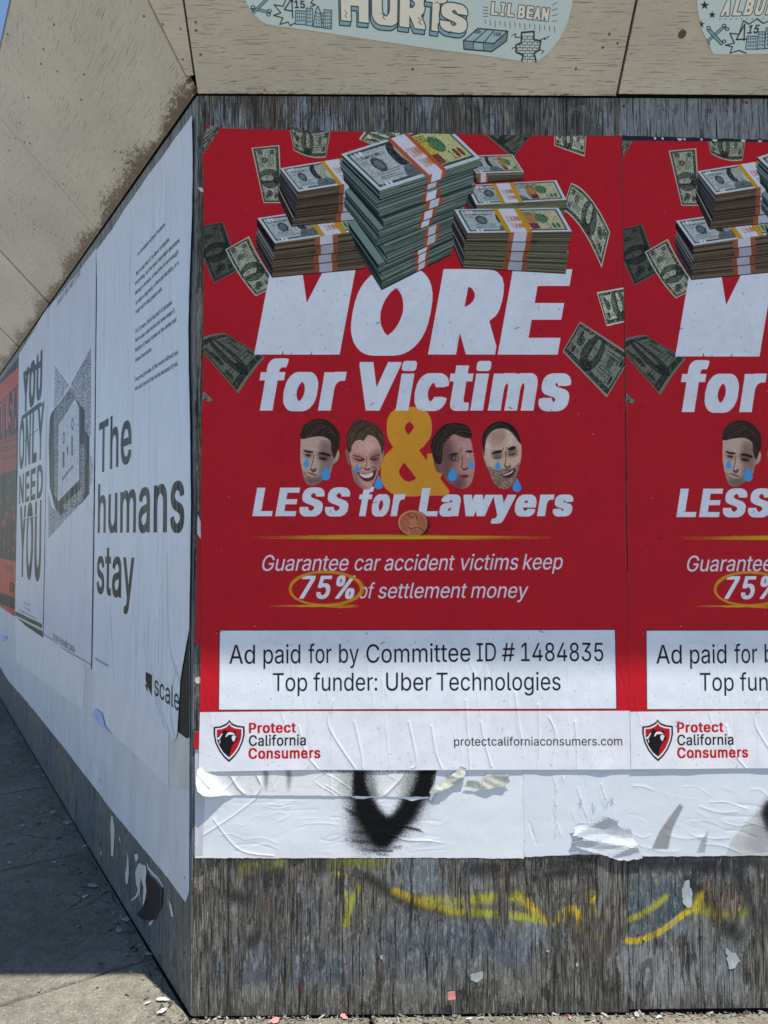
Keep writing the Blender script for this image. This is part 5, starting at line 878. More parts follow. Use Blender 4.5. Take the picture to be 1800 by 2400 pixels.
def sheet(name, plane, outline, step, off, mat, rect=None, fn=None, back=None, px=True, seed=1, ragged=0.0, thick=.0005, parent=None, label=None, cat=None, group=None, facet=False):
    """a sheet of paper pasted on a plane: outline in photograph pixels (or metres), own thickness, own relief"""
    rng = np.random.default_rng(seed); q = plane.ab(outline) if px else np.asarray(outline, float)
    if area(q) < 0: q = q[::-1]
    P = []
    for a, b in zip(q, np.roll(q, -1, 0)):
        n = max(1, int(np.hypot(*(b-a))/step)); d = b-a; nn = np.array([d[1], -d[0]])/max(np.hypot(*d), 1e-9)
        for i in range(n): P.append(a+d*i/n + (nn*rng.normal()*ragged if ragged and i else 0))
    P = np.array(P); nb = len(P); lo, hi = P.min(0), P.max(0)
    gx, gy = np.meshgrid(np.arange(lo[0]+step/2, hi[0], step), np.arange(lo[1]+step/2, hi[1], step)); G = np.stack([gx.ravel(), gy.ravel()], 1); G += rng.uniform(-.2, .2, G.shape)*step
    inside = np.zeros(len(G), bool)
    for a, b in zip(P, np.roll(P, -1, 0)):
        c = ((a[1] > G[:, 1]) != (b[1] > G[:, 1])); x = a[0]+(G[:, 1]-a[1])*(b[0]-a[0])/((b[1]-a[1]) if b[1] != a[1] else 1e-9); inside ^= c & (G[:, 0] < x)
    # keep clear of the border
    keep = inside.copy(); 
    if inside.any():
        GI = G[inside]; md = np.full(len(GI), 1e9)
        for s in range(0, nb, 64): md = np.minimum(md, np.hypot(GI[:, None, 0]-P[None, s:s+64, 0], GI[:, None, 1]-P[None, s:s+64, 1]).min(1))
        ii = np.where(inside)[0]; keep[ii[md < step*.45]] = False
    pts = np.concatenate([P, G[keep]]); r = delaunay_2d_cdt([Vector(p) for p in pts], [(i, (i+1) % nb) for i in range(nb)], [list(range(nb))], 1, 1e-7)
    V = np.array([(v[0], v[1]) for v in r[0]]); F = [tuple(f) for f in r[2]]
    z = off + (fn(V[:, 0], V[:, 1]) if fn else 0); shift = np.zeros((len(V), 2))
    if isinstance(z, tuple): z, shift = z
    A = V+shift; W = plane.o[None]+A[:, :1]*plane.ea[None]+A[:, 1:]*plane.eb[None]+np.asarray(z).reshape(-1, 1)*plane.n[None]
    flip = np.cross(plane.ea, plane.eb) @ plane.n < 0
    if flip: F = [f[::-1] for f in F]
    if rect is None: rect = (lo[0], hi[0], lo[1], hi[1])
    uv = np.stack([(V[:, 0]-rect[0])/(rect[1]-rect[0]), (V[:, 1]-rect[2])/(rect[3]-rect[2])], 1)
    c = W.mean(0); W = W-c; n = len(W); Wb = W-thick*plane.n; E = {}
    for f in F:
        for i in range(len(f)): E[(f[i], f[(i+1) % len(f)])] = 1
    rim = [e for e in E if (e[1], e[0]) not in E]; R = []; VR = []
    for a_, b_ in rim: k = 2*n+len(VR); VR += [W[a_], W[b_], Wb[b_], Wb[a_]]; R.append((k+1, k, k+3, k+2))
    nf = len(F); allF = F+[tuple(i+n for i in f[::-1]) for f in F]+R; VV = np.concatenate([W, Wb]+([np.array(VR)] if VR else [])); UV = np.concatenate([uv, uv, np.zeros((len(VR), 2))])
    o = obj(name, VV, allF, [mat, back or WHITE_BACK], parent, True, UV); o.location = c
    o.data.polygons.foreach_set('material_index', [0]*nf+[1]*(nf+len(R))); o.data.polygons.foreach_set('use_smooth', [not facet]*(2*nf)+[False]*len(R)); o.data.update()
    return tag(o, label, cat, group)
def slab_mesh(plane, a0, a1, b0, b1, front, thick, rows=None, cols=None, name='panel', mats=None, parent=None, attr=None, reverse=False):
    """a board: gridded face, plain edges and back"""
    rows = np.array(rows if rows is not None else [b0, b1]); cols = np.array(cols if cols is not None else [a0, a1]); nr, nc = len(rows), len(cols)
    A, B = np.meshgrid(cols, rows); ab = np.stack([A.ravel(), B.ravel()], 1); Fp = plane.o+ab[:, :1]*plane.ea+ab[:, 1:]*plane.eb+front*plane.n
    F = []
    flip = np.cross(plane.ea, plane.eb) @ plane.n < 0
    for i in range(nr-1):
        for j in range(nc-1): k = i*nc+j; F.append((k, k+1, k+nc+1, k+nc))
    ring = [j for j in range(nc)]+[i*nc+nc-1 for i in range(1, nr)]+[(nr-1)*nc+j for j in range(nc-2, -1, -1)]+[i*nc for i in range(nr-2, 0, -1)]
    n0 = len(Fp); Bk = Fp[ring]-thick*plane.n; m = len(ring)
    for i in range(m): j = (i+1) % m; F.append((ring[j], ring[i], n0+i, n0+j))
    F.append(tuple(n0+i for i in range(m-1, -1, -1)))
    if flip: F = [f[::-1] for f in F]
    V = np.concatenate([Fp, Bk]); uv = np.concatenate([ab, ab[ring]]); c = plane.P((a0+a1)/2, (b0+b1)/2, front)
    at = None
    if attr:
        at = {k: np.concatenate([v, v[ring]]) for k, v in attr(ab[:, 0], ab[:, 1]).items()}
    o = obj(name, V-c, F, mats, parent, False, uv, at); o.location = c
    if parent is not None: o.location = Vector(c)-parent.location
    return o
def disc(name, plane, px, r, off, mat, parent=None, h=.0015, n=10, slot=True, ab=None):
    a, b = (plane.ab([px])[0] if ab is None else ab); c = plane.P(a, b, off); V = []; F = []
    for k, (rr, hh) in enumerate(((r, 0), (r*.85, h), (r*.35, h*.9), (r*.3, h*.2))):
        for i in range(n): t = 2*math.pi*i/n; V.append(plane.ea*rr*math.cos(t)+plane.eb*rr*math.sin(t)+plane.n*hh)
    for k in range(3):
        for i in range(n): j = (i+1) % n; F.append((k*n+i, k*n+j, k*n+n+j, k*n+n+i))
    F.append(tuple(3*n+i for i in range(n)))
    if np.cross(plane.ea, plane.eb) @ plane.n < 0: F = [f[::-1] for f in F]
    o = obj(name, V, F, mat, parent); o.location = Vector(c)-(parent.location if parent else Vector())
    return o

# ------------------------------------------------------------------ ground and pavement
PALE_GROUND = concrete_mat('pale_ground', (.69, .68, .66)); CONC = [concrete_mat('concrete_a', (.53, .51, .46)), concrete_mat('concrete_b', (.51, .495, .45), (3, 1, 0)), concrete_mat('concrete_c', (.545, .525, .47), (7, 4, 2))]  # unseen ground beyond the slabs is paled to bounce light onto the walls
JOINT = concrete_mat('dirty_joint', (.20, .19, .18))
def gz(x, y): return GTILT*(y-D0)
def gpt(x, y, h=0): return np.array([x, y, gz(x, y)+h])
g = [gpt(x, y, -.062) for x, y in ((-400, -400), (400, -400), (400, 400), (-400, 400))]
tag(obj('ground', g, [(0, 1, 2, 3)], PALE_GROUND), kind='structure')
pv = [gpt(x, y, -.030) for x, y in ((-9, D0+9), (-9, -1.6), (7, -1.6), (7, D0+.3), (XC, D0+.3), (XC-.3, D0+9))]
pave = tag(obj('pavement', pv, [(0, 1, 2, 3, 4, 5)], JOINT), kind='structure')
def clip(poly, p, n):
    out = []
    for a, b in zip(poly, poly[1:]+poly[:1]):
        da, db = (a-p) @ n, (b-p) @ n
        if da >= 0: out.append(a)
        if da*db < 0: out.append(a+(b-a)*da/(da-db))
    return out
rs = random.Random(5); MIT = nrm([-(1-SA)/CA, -1.0]); NM = np.array([MIT[1], -MIT[0]]); NM = NM if NM[0] < 0 else -NM      # NM points to the left side
o2 = O0[:2]
def slab(poly, k):
    poly = clip(poly, o2+NM*(.004 if k else -.004), NM if k else -NM)
    if len(poly) < 3: return
    c = sum(poly)/len(poly); n = len(poly); r = [c+(p-c)*(1-.008/np.hypot(*(p-c))) for p in poly]; b = [c+(p-c)*(1-.002/np.hypot(*(p-c))) for p in poly]
    V = [gpt(*p, 0) for p in r]+[gpt(*p, -.006) for p in b]+[gpt(*p, -.028) for p in b]; V = [v-gpt(*c) for v in V]
    F = [tuple(range(n))]+[(i+n, (i+1) % n+n, (i+1) % n, i) for i in range(n)]+[(i+2*n, (i+1) % n+2*n, (i+1) % n+n, i+n) for i in range(n)]
    if area(np.array(r)) < 0: F = [f[::-1] for f in F]
    o = obj('slab', V, F, rs.choice(CONC), pave); o.location = gpt(*c)
el, nl2 = EL[:2], NLh[:2]
for k in range(-4, 8):
    s0, s1 = .345+.917*(k-1)+.004, .345+.917*k-.004
    for w0, w1 in ((.0015, 1.35), (1.358, 2.72), (2.728, 4.1)):
        slab([o2+el*s0+nl2*w0, o2+el*s1+nl2*w0, o2+el*s1+nl2*w1, o2+el*s0+nl2*w1], 1)
for k in range(-3, 4):
    for y0, y1 in ((-.0015, -1.22), (-1.228, -2.44), (-2.448, -3.6)):
        x0, x1 = .5+1.3*k+.004, .5+1.3*(k+1)-.004
        slab([o2+[x0, y0], o2+[x1, y0], o2+[x1, y1], o2+[x0, y1]], 0)

# ------------------------------------------------------------------ plywood walls
PW = 1.22
K4, L4, M4, A4, B4, T4, V4, U4 = Z(440, 1750, 2.514), Z(1050, 1750, 2.212), Z(0, 1700, 3.16), Z(430, 0, 2.37), Z(1100, 0, 2.37), Z(0, 0, 3.16), Z(0, 1100, 3.16), Z(0, 500, 3.402)
def seg_d(a, b, P, Q): e = Q-P; t = np.clip(((a-P[0])*e[0]+(b-P[1])*e[1])/max(e @ e, 1e-9), 0, 1); return np.hypot(a-P[0]-t*e[0], b-P[1]-t*e[1])
def blob(a, b, px, soft, plane=FRONT):
    """1 inside a blotch outlined in the photograph, fading over soft metres"""
    q = plane.ab(smooth(px, 4)); d = np.full(a.shape, 1e9); ins = np.zeros(a.shape, bool)
    for P, Q in zip(q, np.roll(q, -1, 0)):
        d = np.minimum(d, seg_d(a, b, P, Q)); c = (P[1] > b) != (Q[1] > b); ins ^= c & (a < P[0]+(b-P[1])*(Q[0]-P[0])/((Q[1]-P[1]) if Q[1] != P[1] else 1e-9))
    return np.clip(.5+np.where(ins, d, -d)/(2*soft), 0, 1)
def front_attr(a, b):
    n = len(a); paint = np.empty((n, 4)); spray = np.zeros((n, 4))
    def blend(m, c, al=None):
        paint[:, :3] = paint[:, :3]*(1-m[:, None])+np.array(lin(np.array(c)/255)[:3])*m[:, None]
        if al is not None: paint[:, 3] = paint[:, 3]*(1-m)+al*m
    paint[:, :3] = lin(np.array([130, 125, 112])/255)[:3]; paint[:, 3] = .045
    top = (b > 2.3).astype(float); blend(top, (150, 154, 160), -.05)
    blend(np.clip((b-2.3)*4, 0, 1)*(a > 1.22), (150, 152, 154), .22)
    blend(top*np.clip(1-np.abs(a-.02)/.03, 0, 1), (40, 32, 30), -.5)
    blend(blob(a, b, K4([(20, 700), (140, 700), (160, 1000), (150, 1400), (180, 1560), (20, 1570)]), .02), (168, 156, 138), .0)
    blend(blob(a, b, K4([(150, 1230), (420, 1130), (650, 1200), (960, 1180), (1010, 1380), (700, 1430), (300, 1430), (160, 1380)]), .04)*.9, (100, 107, 118), .10)
    blend(blob(a, b, K4([(420, 880), (640, 760), (800, 900), (760, 1100), (500, 1180)]), .05)*.8, (92, 102, 112), .05)
    blend(blob(a, b, K4([(1180, 660), (1659, 660), (1659, 850), (1400, 860), (1230, 830)]), .03)*.8, (118, 132, 140), .06)
    blend(blob(a, b, K4([(1110, 1030), (1400, 1000), (1659, 1050), (1640, 1350), (1300, 1380), (1080, 1250)]), .05)*.8, (100, 110, 122), .12)
    blend(blob(a, b, L4([(20, 900), (250, 900), (440, 1000), (420, 1150), (200, 1120), (40, 1060)]), .03), (108, 115, 126), .14)
    blend(blob(a, b, L4([(440, 920), (600, 930), (620, 1010), (460, 1030)]), .03)*.8, (128, 144, 156), .1)
    blend(blob(a, b, L4([(860, 560), (1700, 560), (1700, 690), (1000, 690), (880, 640)]), .03), (106, 106, 106), .2)
    blend(blob(a, b, L4([(900, 700), (1200, 680), (1260, 900), (1100, 1000), (900, 940)]), .04), (96, 110, 118), .3)
    blend(blob(a, b, L4([(1050, 900), (1150, 780), (1230, 740), (1230, 880), (1120, 960)]), .04)*.9, (66, 94, 106), .3)
    blend(blob(a, b, L4([(880, 1000), (1500, 960), (1560, 1200), (1200, 1260), (900, 1200)]), .06)*.8, (122, 128, 134), .22)
    blend(blob(a, b, L4([(950, 1100), (1200, 1050), (1240, 1300), (960, 1380)]), .05)*.7, (168, 168, 166), .2)
    blend(blob(a, b, L4([(1420, 1150), (1520, 1150), (1540, 1330), (1400, 1330)]), .03)*.6, (156, 158, 160), .3)
    blend(blob(a, b, L4([(1530, 1100), (1700, 1000), (1700, 1300), (1580, 1260)]), .03), (60, 52, 44), -.3)
    blend(blob(a, b, L4([(770, 580), (900, 580), (910, 900), (860, 1060), (800, 980)]), .02), (50, 44, 40), -.35)
    for x, y, r in ((200, 770, 60), (655, 745, 50), (945, 790, 34)): blend(np.clip(1.3-np.hypot(a-FRONT.ab(K4([(x, y)]))[0, 0], b-FRONT.ab(K4([(x, y)]))[0, 1])/(r*.0005), 0, 1), (70, 66, 64), -.4)
    for x, y, r in ((1470, 780, 60), (1480, 860, 30), (1650, 740, 40)): blend(np.clip(1.3-np.hypot(a-FRONT.ab(L4([(x, y)]))[0, 0], b-FRONT.ab(L4([(x, y)]))[0, 1])/(r*.0006), 0, 1), (64, 56, 50), -.3)
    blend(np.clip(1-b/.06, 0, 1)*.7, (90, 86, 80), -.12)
    Y, YS, BK = (228, 196, 30), (190, 186, 60), (36, 36, 40)
    def can(px, w, c, amt):
        q = FRONT.ab(smooth_open(px, 4)); d = np.full(n, 1e9)
        for P, Q in zip(q[:-1], q[1:]): d = np.minimum(d, seg_d(a, b, P, Q))
        m = amt*np.exp(-(d/w)**2); k = m > spray[:, 3]; mm = m/(m+spray[:, 3]+1e-6)
        spray[:, :3] = spray[:, :3]*(1-mm[:, None])+np.array(lin(np.array(c)/255)[:3])*mm[:, None]; spray[:, 3] = np.maximum(spray[:, 3], m)
    for px, w in ((K4([(60, 690), (300, 690), (420, 760), (560, 720), (800, 690)]), .035), (K4([(380, 880), (500, 780), (720, 700)]), .03), (K4([(40, 668), (600, 668), (1100, 672)]), .022), (L4([(0, 640), (300, 620), (700, 600), (1000, 600), (1600, 600)]), .03), (K4([(150, 800), (220, 860), (330, 900)]), .03), (L4([(1300, 620), (1500, 650), (1600, 900)]), .03), (K4([(380, 1150), (480, 1050), (620, 920)]), .025), (K4([(1050, 760), (1250, 900), (1500, 960), (1659, 980)]), .02), (L4([(450, 680), (700, 640), (800, 700)]), .02), (L4([(1250, 700), (1420, 900), (1500, 980)]), .03)): can(px, w, BK, .5)  # black spray clouds, plus strokes that paint shading along the top edge
    can(K4([(340, 720), (430, 690), (560, 668)]), .016, YS, .55); can(K4([(880, 668), (1160, 668)]), .02, YS, .5); can(K4([(860, 742), (960, 768)]), .006, YS, .6)
    can(K4([(1010, 830), (960, 930), (930, 1050)]), .010, YS, .55); can(K4([(930, 860), (955, 950), (950, 1040)]), .006, YS, .5)
    can(K4([(1225, 850), (1300, 885), (1400, 925), (1520, 955), (1700, 975)]), .0095, (222, 186, 24), .85); can(K4([(1400, 900), (1659, 905)]), .014, YS, .5)
    can(L4([(0, 800), (120, 795), (260, 780), (380, 775)]), .016, YS, .6); can(L4([(0, 850), (150, 862), (300, 872), (430, 888), (540, 905)]), .011, YS, .75); can(L4([(400, 800), (440, 840), (500, 900), (560, 900)]), .012, Y, .7)
    can(L4([(600, 880), (650, 850), (690, 930), (720, 850), (745, 765)]), .012, Y, 1.0); can(L4([(640, 930), (700, 960), (800, 990)]), .010, Y, .7); can(L4([(600, 870), (780, 870)]), .015, Y, .8)
    can(L4([(890, 1002), (980, 1006), (1070, 975), (1150, 925), (1220, 870), (1290, 830)]), .0075, Y, 1.0); can(L4([(1290, 830), (1310, 780)]), .011, Y, 1.1); can(L4([(1315, 780), (1338, 730)]), .006, Y, .6)
    can(L4([(900, 915), (980, 880), (1060, 835), (1130, 780)]), .010, YS, .55); can(L4([(1300, 850), (1400, 858), (1520, 860)]), .016, YS, .6); can(L4([(860, 930), (910, 900)]), .02, YS, .3)
    return dict(paint=paint, spray=spray)
def left_attr(a, b):
    n = len(a); paint = np.empty((n, 4)); spray = np.zeros((n, 4)); w = .5+.5*np.sin(a*7+np.sin(b*9)*1.5)
    c0, c1 = np.array(lin(np.array([102, 110, 120])/255)[:3]), np.array(lin(np.array([120, 118, 112])/255)[:3]); paint[:, :3] = c0*(1-w[:, None])+c1*w[:, None]
    f = np.clip(1-b/.07, 0, 1)[:, None]; paint[:, :3] = paint[:, :3]*(1-f*.5)+np.array([.22, .21, .19])*f*.5; paint[:, 3] = .5
    paint[:, :3] = np.where((b > 2.3)[:, None], np.array(lin(np.array([150, 150, 148])/255)[:3]), paint[:, :3]); paint[:, 3] = np.where(b > 2.3, .22, paint[:, 3])  # band under the eave coloured paler to offset the eave's shade
    return dict(paint=paint, spray=spray)
WF = [wood_mat('weathered_ply_a', .62, uvoff=(0, 0, 0)), wood_mat('weathered_ply_b', .55, uvoff=(3.3, 1.7, 0))]
WL = [wood_mat('painted_ply_a', .2, uvoff=(5.1, 2.2, 0), fine=.5), wood_mat('painted_ply_b', .2, uvoff=(9.1, 5.2, 0), fine=.5)]
DARK = flat_mat('gap_blocker_dark', (.10, .09, .085), .8)  # near-black, so the gaps backed by it read as deep shade
wall = tag(empty('plywood_wall', O0), 'weathered grey plywood wall with flaking paint and yellow spray marks under the red posters', 'wall')
rowsF = np.concatenate([np.arange(0, .50, .0042), np.arange(.55, 2.36, .1), np.arange(2.38, HB-.004, .02), [HB-.004]])
for k in range(3):
    a0, a1 = k*PW+(.004 if k == 0 else .001), (k+1)*PW-.0005; b0 = [.004, .012, .006][k]
    rows = rowsF.copy(); rows[0] = b0; rows = rows[(rows >= b0)]; cols = np.arange(a0, a1, .005) if k < 2 else np.array([a0, a1]); cols[-1] = a1
    if k == 2: rows = np.array([b0, HB-.004])
    p = slab_mesh(FRONT, a0, a1, 0, 0, 0, .012, rows, cols, 'plywood_panel', WF[k % 2], wall, front_attr)
    if k < 2:
        pts = [K4([(86, 738)]), K4([(82, 1212)]), K4([(82, 1420)]), L4([(985, 975)]), L4([(1012, 1008)]), L4([(990, 1220)]), L4([(888, 1236)]), L4([(1310, 985)]), A4([(122, 635)]), A4([(140, 688)]), A4([(1238, 606)]), B4([(856, 590)]), B4([(628, 575)]), B4([(1540, 570)])]
        for q in pts:
            ab = FRONT.ab(q)[0]
            if a0 < ab[0] < a1: s = disc('screw', FRONT, None, .0042, .0005, SCREW, p, ab=ab); s.location = Vector(FRONT.P(*ab, .0005))-Vector(O0)-p.location; 
bk = slab_mesh(FRONT, .0, 3*PW, .0, HB+.2, -.016, .14, name='gap_blocker', mats=DARK, parent=wall)  # board added behind the panels to darken gaps and block the sky
lwall = tag(empty('plywood_wall', O0), 'long plywood wall running back on the left, painted dull blue grey near the pavement, carrying the white posters', 'wall')
for k in range(6):
    a0, a1 = k*PW+(.0 if k == 0 else .003), (k+1)*PW-.003
    rows = np.concatenate([np.arange(.006, .6, .02 if k < 3 else .06), [2.3], np.arange(2.38, HB-.004, .03), [HB-.004]]); cols = np.arange(a0, a1+1e-6, (a1-a0)/(60 if k < 3 else 10)); 
    p = slab_mesh(LEFT, a0, a1, 0, 0, 0, .012, rows, cols, 'plywood_panel', WL[k % 2], lwall, left_attr)
    if k < 2:
        for q in ((.06, .15), (.06, .36), (.6, .06), (1.1, .1), (1.12, .34), (.03, 2.5)):
            s = disc('screw', LEFT, None, .004, .0, SCREW, p, ab=(a0+q[0], q[1])); s.location = Vector(LEFT.P(a0+q[0], q[1], .0005))-Vector(O0)-p.location
slab_mesh(LEFT, .0, 6*PW, .0, HB+.2, -.016, .14, name='gap_blocker', mats=DARK, parent=lwall)  # same added board behind the left wall's gaps

# ------------------------------------------------------------------ flared eaves
MK = (1-SA)/CA/math.sqrt(2); BT = float(EAVE_L.ab([(30, 0), (0, 130)])[:, 1].mean()); SEAM = float(EAVE_F.ab([(1443, 232)])[0, 0])
BEIGE = (.80, .765, .695)
EM = [eave_mat('beige_ply_a', BEIGE, (0, 0, 0), 1.0), eave_mat('beige_ply_b', BEIGE, (4.4, 2.3, 0), .6), eave_mat('beige_ply_c', np.array(BEIGE)*.985, (8.1, 5.5, 0), .0), eave_mat('beige_ply_d', BEIGE, (2.7, 9.5, 0), -.1)]
def eave_board(plane, poly, mat, parent, foot, off=0.0, name='plywood_panel'):
    """a board cut to any outline, gridded enough to carry how near its foot is; poly in plane metres"""
    poly = np.array(poly, float); step = .02
    if area(poly) < 0: poly = poly[::-1]
    P = []
    for p, q in zip(poly, np.roll(poly, -1, 0)):
        n = max(1, int(np.hypot(*(q-p))/.05)); P += [p+(q-p)*i/n for i in range(n)]
    nb = len(P); lo, hi = poly.min(0), poly.max(0); G = [(x, y) for y in (.02, .04, .07, .1, .14, .2, .3, .42) for x in np.arange(lo[0]+.02, hi[0], .05)]
    def ins(p):
        return all((q[0]-r[0])*(p[1]-r[1])-(q[1]-r[1])*(p[0]-r[0]) > .008*np.hypot(*(q-r)) for r, q in zip(poly, np.roll(poly, -1, 0)))
    pts = [Vector(p) for p in P]+[Vector(g) for g in G if ins(g)]
    r = delaunay_2d_cdt(pts, [(i, (i+1) % nb) for i in range(nb)], [list(range(nb))], 1, 1e-7); V = np.array([tuple(v) for v in r[0]]); F = [tuple(f) for f in r[2]]
    flip = np.cross(plane.ea, plane.eb) @ plane.n < 0
    n = len(V); fr = plane.o+V[:, :1]*plane.ea+V[:, 1:]*plane.eb+off*plane.n; back = fr[:nb]-.018*plane.n
    F += [((i+1) % nb, i, n+i, n+(i+1) % nb) for i in range(nb)]+[tuple(n+i for i in range(nb-1, -1, -1))]
    if flip: F = [f[::-1] for f in F]
    at = np.zeros((n+nb, 4)); rr = np.random.default_rng(int(abs(lo[0])*97)+foot*3); wv = .5+.5*np.sin(np.concatenate([V, V[:nb]])[:, 0]*11+1.3)*np.sin(np.concatenate([V, V[:nb]])[:, 0]*4.1)
    VV = np.concatenate([V, V[:nb]]); at[:, 3] = np.clip(1-VV[:, 1]/(.04+.10*wv if foot == 2 else .022), 0, 1)*(1 if foot == 2 else .55); c = plane.P(*poly.mean(0), off)
    o = obj(name, np.concatenate([fr, back])-c, F, mat, parent, False, VV, dict(paint=at)); o.location = Vector(c)-parent.location; return o
SCREW_P = flat_mat('painted_screw', (.40, .35, .29), .5)
ef = tag(empty('plywood_eave', OT), 'beige plywood eave over the front wall, carrying the two pale stickers', 'eave')
elv = tag(empty('plywood_eave', OT), 'big beige plywood eave over the white posters at left, mouldy along its foot', 'eave')
G2 = .0035; b0 = .004; OFF = .006
eave_board(EAVE_F, [(.004, b0), (SEAM-G2, b0), (SEAM-G2+.004, BT), (.006, BT)], EM[0], ef, 1, OFF)
eave_board(EAVE_F, [(SEAM+G2, b0+.006), (2*SEAM, b0+.004), (2*SEAM, BT), (SEAM+G2+.004, BT)], EM[1], ef, 1, OFF+.003)
eave_board(EAVE_F, [(2*SEAM+.006, b0), (3*PW, b0), (3*PW, BT), (2*SEAM+.006, BT)], EM[2], ef, 1, OFF)
eave_board(EAVE_F, [(-.002-MK*.05, .05), (-.002, .05), (0, BT), (.003-MK*BT, BT)], EM[2], ef, 1, OFF-.002, 'corner_filler')
for k, g in enumerate((1, 0, 1, 1, 1, 1)):
    a0 = k*PW+(.0015 if k == 1 else .014 if k else .006); a1 = (k+1)*PW-(.0015 if k == 0 else .014)
    poly = [(a0, b0), (a1, b0), (a1, BT), (a0, BT)] if k else [(.006-MK*b0, b0), (a1, b0), (a1, BT), (.005-MK*BT, BT)]
    p = eave_board(EAVE_L, poly, EM[[3, 2, 3, 2, 3, 2][k]], elv, 2, OFF)
    for j in range(7 if k < 3 else 0):
        pass
for par, plane, lst in ((ef, EAVE_F, [A4([(97, 300)]), A4([(1272, 380)]), A4([(70, 120)]), A4([(72, 165)]), B4([(820, 237)]), B4([(862, 437)]), B4([(590, 378)]), B4([(738, 260)]), B4([(775, 186)])]),
                        (elv, EAVE_L, [T4([(x, y)]) for x, y in ((412, 175), (333, 357), (438, 523), (315, 465), (222, 715), (612, 730), (157, 907), (122, 1016), (232, 1055), (190, 1048), (77, 1108), (478, 1354), (70, 1472), (262, 1690), (862, 1113), (903, 1120), (857, 1245), (1078, 112), (1220, 170), (1352, 205), (635, 545), (68, 248), (1368, 432))])):
    for q in lst:
        ab = plane.ab(q)[0]; s = disc('screw', plane, None, .0034, OFF+.0005, SCREW_P, par, ab=ab); s.location = Vector(plane.P(*ab, OFF+.001))-par.location
DENT = flat_mat('bare_knot', (.42, .37, .30), .7)
for q, r in ((B4([(1177, 184)]), .011),):
    ab = EAVE_F.ab(q)[0]; s = disc('knot', EAVE_F, None, r, OFF+.0042, EM[1], ef, h=.0012, n=16, ab=ab); s.location = Vector(EAVE_F.P(*ab, OFF+.0042))-ef.location
# boards that close the eave above (they cast the shade)
TT = BT/math.sqrt(2)
def roof_board(parent, pts, name='roof_board'):
    z = WALL_H+TT+.006; V = [np.array([p[0], p[1], z]) for p in pts]+[np.array([p[0], p[1], z+.03]) for p in pts]; n = len(pts); c = np.array(parent.location)
    F = [tuple(range(n-1, -1, -1)), tuple(range(n, 2*n))]+[(i, (i+1) % n, n+(i+1) % n, n+i) for i in range(n)]
    obj(name, [v-c for v in V], F, EM[2], parent)
om = OT[:2]+np.array([-(1-SA)/CA*TT, -TT]); far = 6*PW
for par_, pl_ in ((ef, EAVE_F), (elv, EAVE_L)):
    a1 = 3*PW if par_ is ef else 6*PW; ab4 = [(.03, .0), (a1, .0), (a1, BT-.03), (.03-MK*BT, BT-.03)]; V = [pl_.P(x, y, -.016)-np.array(par_.location) for x, y in ab4]+[pl_.P(x, y, -.040)-np.array(par_.location) for x, y in ab4]
    obj('gap_blocker', V, [(3, 2, 1, 0), (4, 5, 6, 7), (0, 1, 5, 4), (1, 2, 6, 5), (2, 3, 7, 6), (3, 0, 4, 7)], DARK, par_)  # board added behind the eave so no sky shows through its seams
roof_board(ef, [om, OT[:2]+[3*PW, -TT], OT[:2]+[3*PW, .5], OT[:2]+[-.0, .5]])
roof_board(elv, [OT[:2]+[-.003, .5], OT[:2]+el*far+[.5, .5], OT[:2]+el*far+nl2*TT, om-[.003, 0]])

# ------------------------------------------------------------------ posters on the front wall
rng = np.random.default_rng(11)
ab = FRONT.ab([(484, 300), (468, 1803), (1455, 320), (1478, 1802)]); RA0, RA1 = ab[:2, 0].mean(), ab[2:, 0].mean(); RB1, RB0 = ab[[0, 2], 1].mean(), ab[[1, 3], 1].mean()
Hh = 2000; Ww = int(Hh*(RA1-RA0)/(RB1-RB0)); cv = Canvas(Ww, Hh, RED, plane_map(FRONT, RA0, RA1, RB0, RB1, Ww, Hh)); paint_red(cv, np.random.default_rng(3)); MRED = print_mat('red_poster_print', cv, .004, .48, .0005)
def red_fn(a0, b0, b1, seed, curl):
    w = wob(seed, .0012, (3, 14), (1, 6)); w2 = wob(seed+5, 1, (14, 46), (0, 2), 9)
    def f(a, b):
        z = w(a, b); foot = np.clip(1-(b-b0)/.07, 0, 1)**1.5; z = z+foot*np.clip(w2(a, b)-.6, 0, 1)*.006+foot*.0004
        if curl:
            t = np.clip(1-((a-a0)/.06+(b1-b)/.16), 0, 1); z = z+.022*t**1.6+np.clip(1-(a-a0)/.03, 0, 1)**2*.006*(.5+.5*np.sin(b*5+1))
        return z
    return f
ST_ = [(720, 975), (872, 948), (690, 1236), (1195, 957), (1258, 961), (1211, 770), (1263, 777), (1194, 1240), (880, 1178), (962, 1188), (821, 1209), (1455, 953), (514, 1480), (897, 1506), (886, 758), (1146, 1466), (1160, 1335), (1268, 1480)]
def staples(o, pts, plane, off):
    for x, y in pts:
        q = plane.ab([(x, y)])[0]; c = plane.P(*q, off+.0032); r = random.Random(int(x*7+y)); t = r.uniform(-.5, .5); L = .006; V = []; u = plane.ea*math.cos(t)+plane.eb*math.sin(t); v = -plane.ea*math.sin(t)+plane.eb*math.cos(t)
        for a_, b_, h in ((-L, 0, -.004), (-L, 0, .0006), (L, 0, .0006), (L, 0, -.004)):
            for s1, s2 in ((-1, -1), (1, -1), (1, 1), (-1, 1)): V.append(u*(a_+s1*.0004*(1 if abs(h) > 1 else 1))+v*s2*.0006+plane.n*(h+s1*.0003))
        F = [(4*i+j, 4*i+(j+1) % 4, 4*i+4+(j+1) % 4, 4*i+4+j) for i in range(3) for j in range(4)]
        s = obj('staple', V, F, STAPLE, o); s.location = Vector(c)-o.location
g_red = 'red campaign posters pasted side by side'
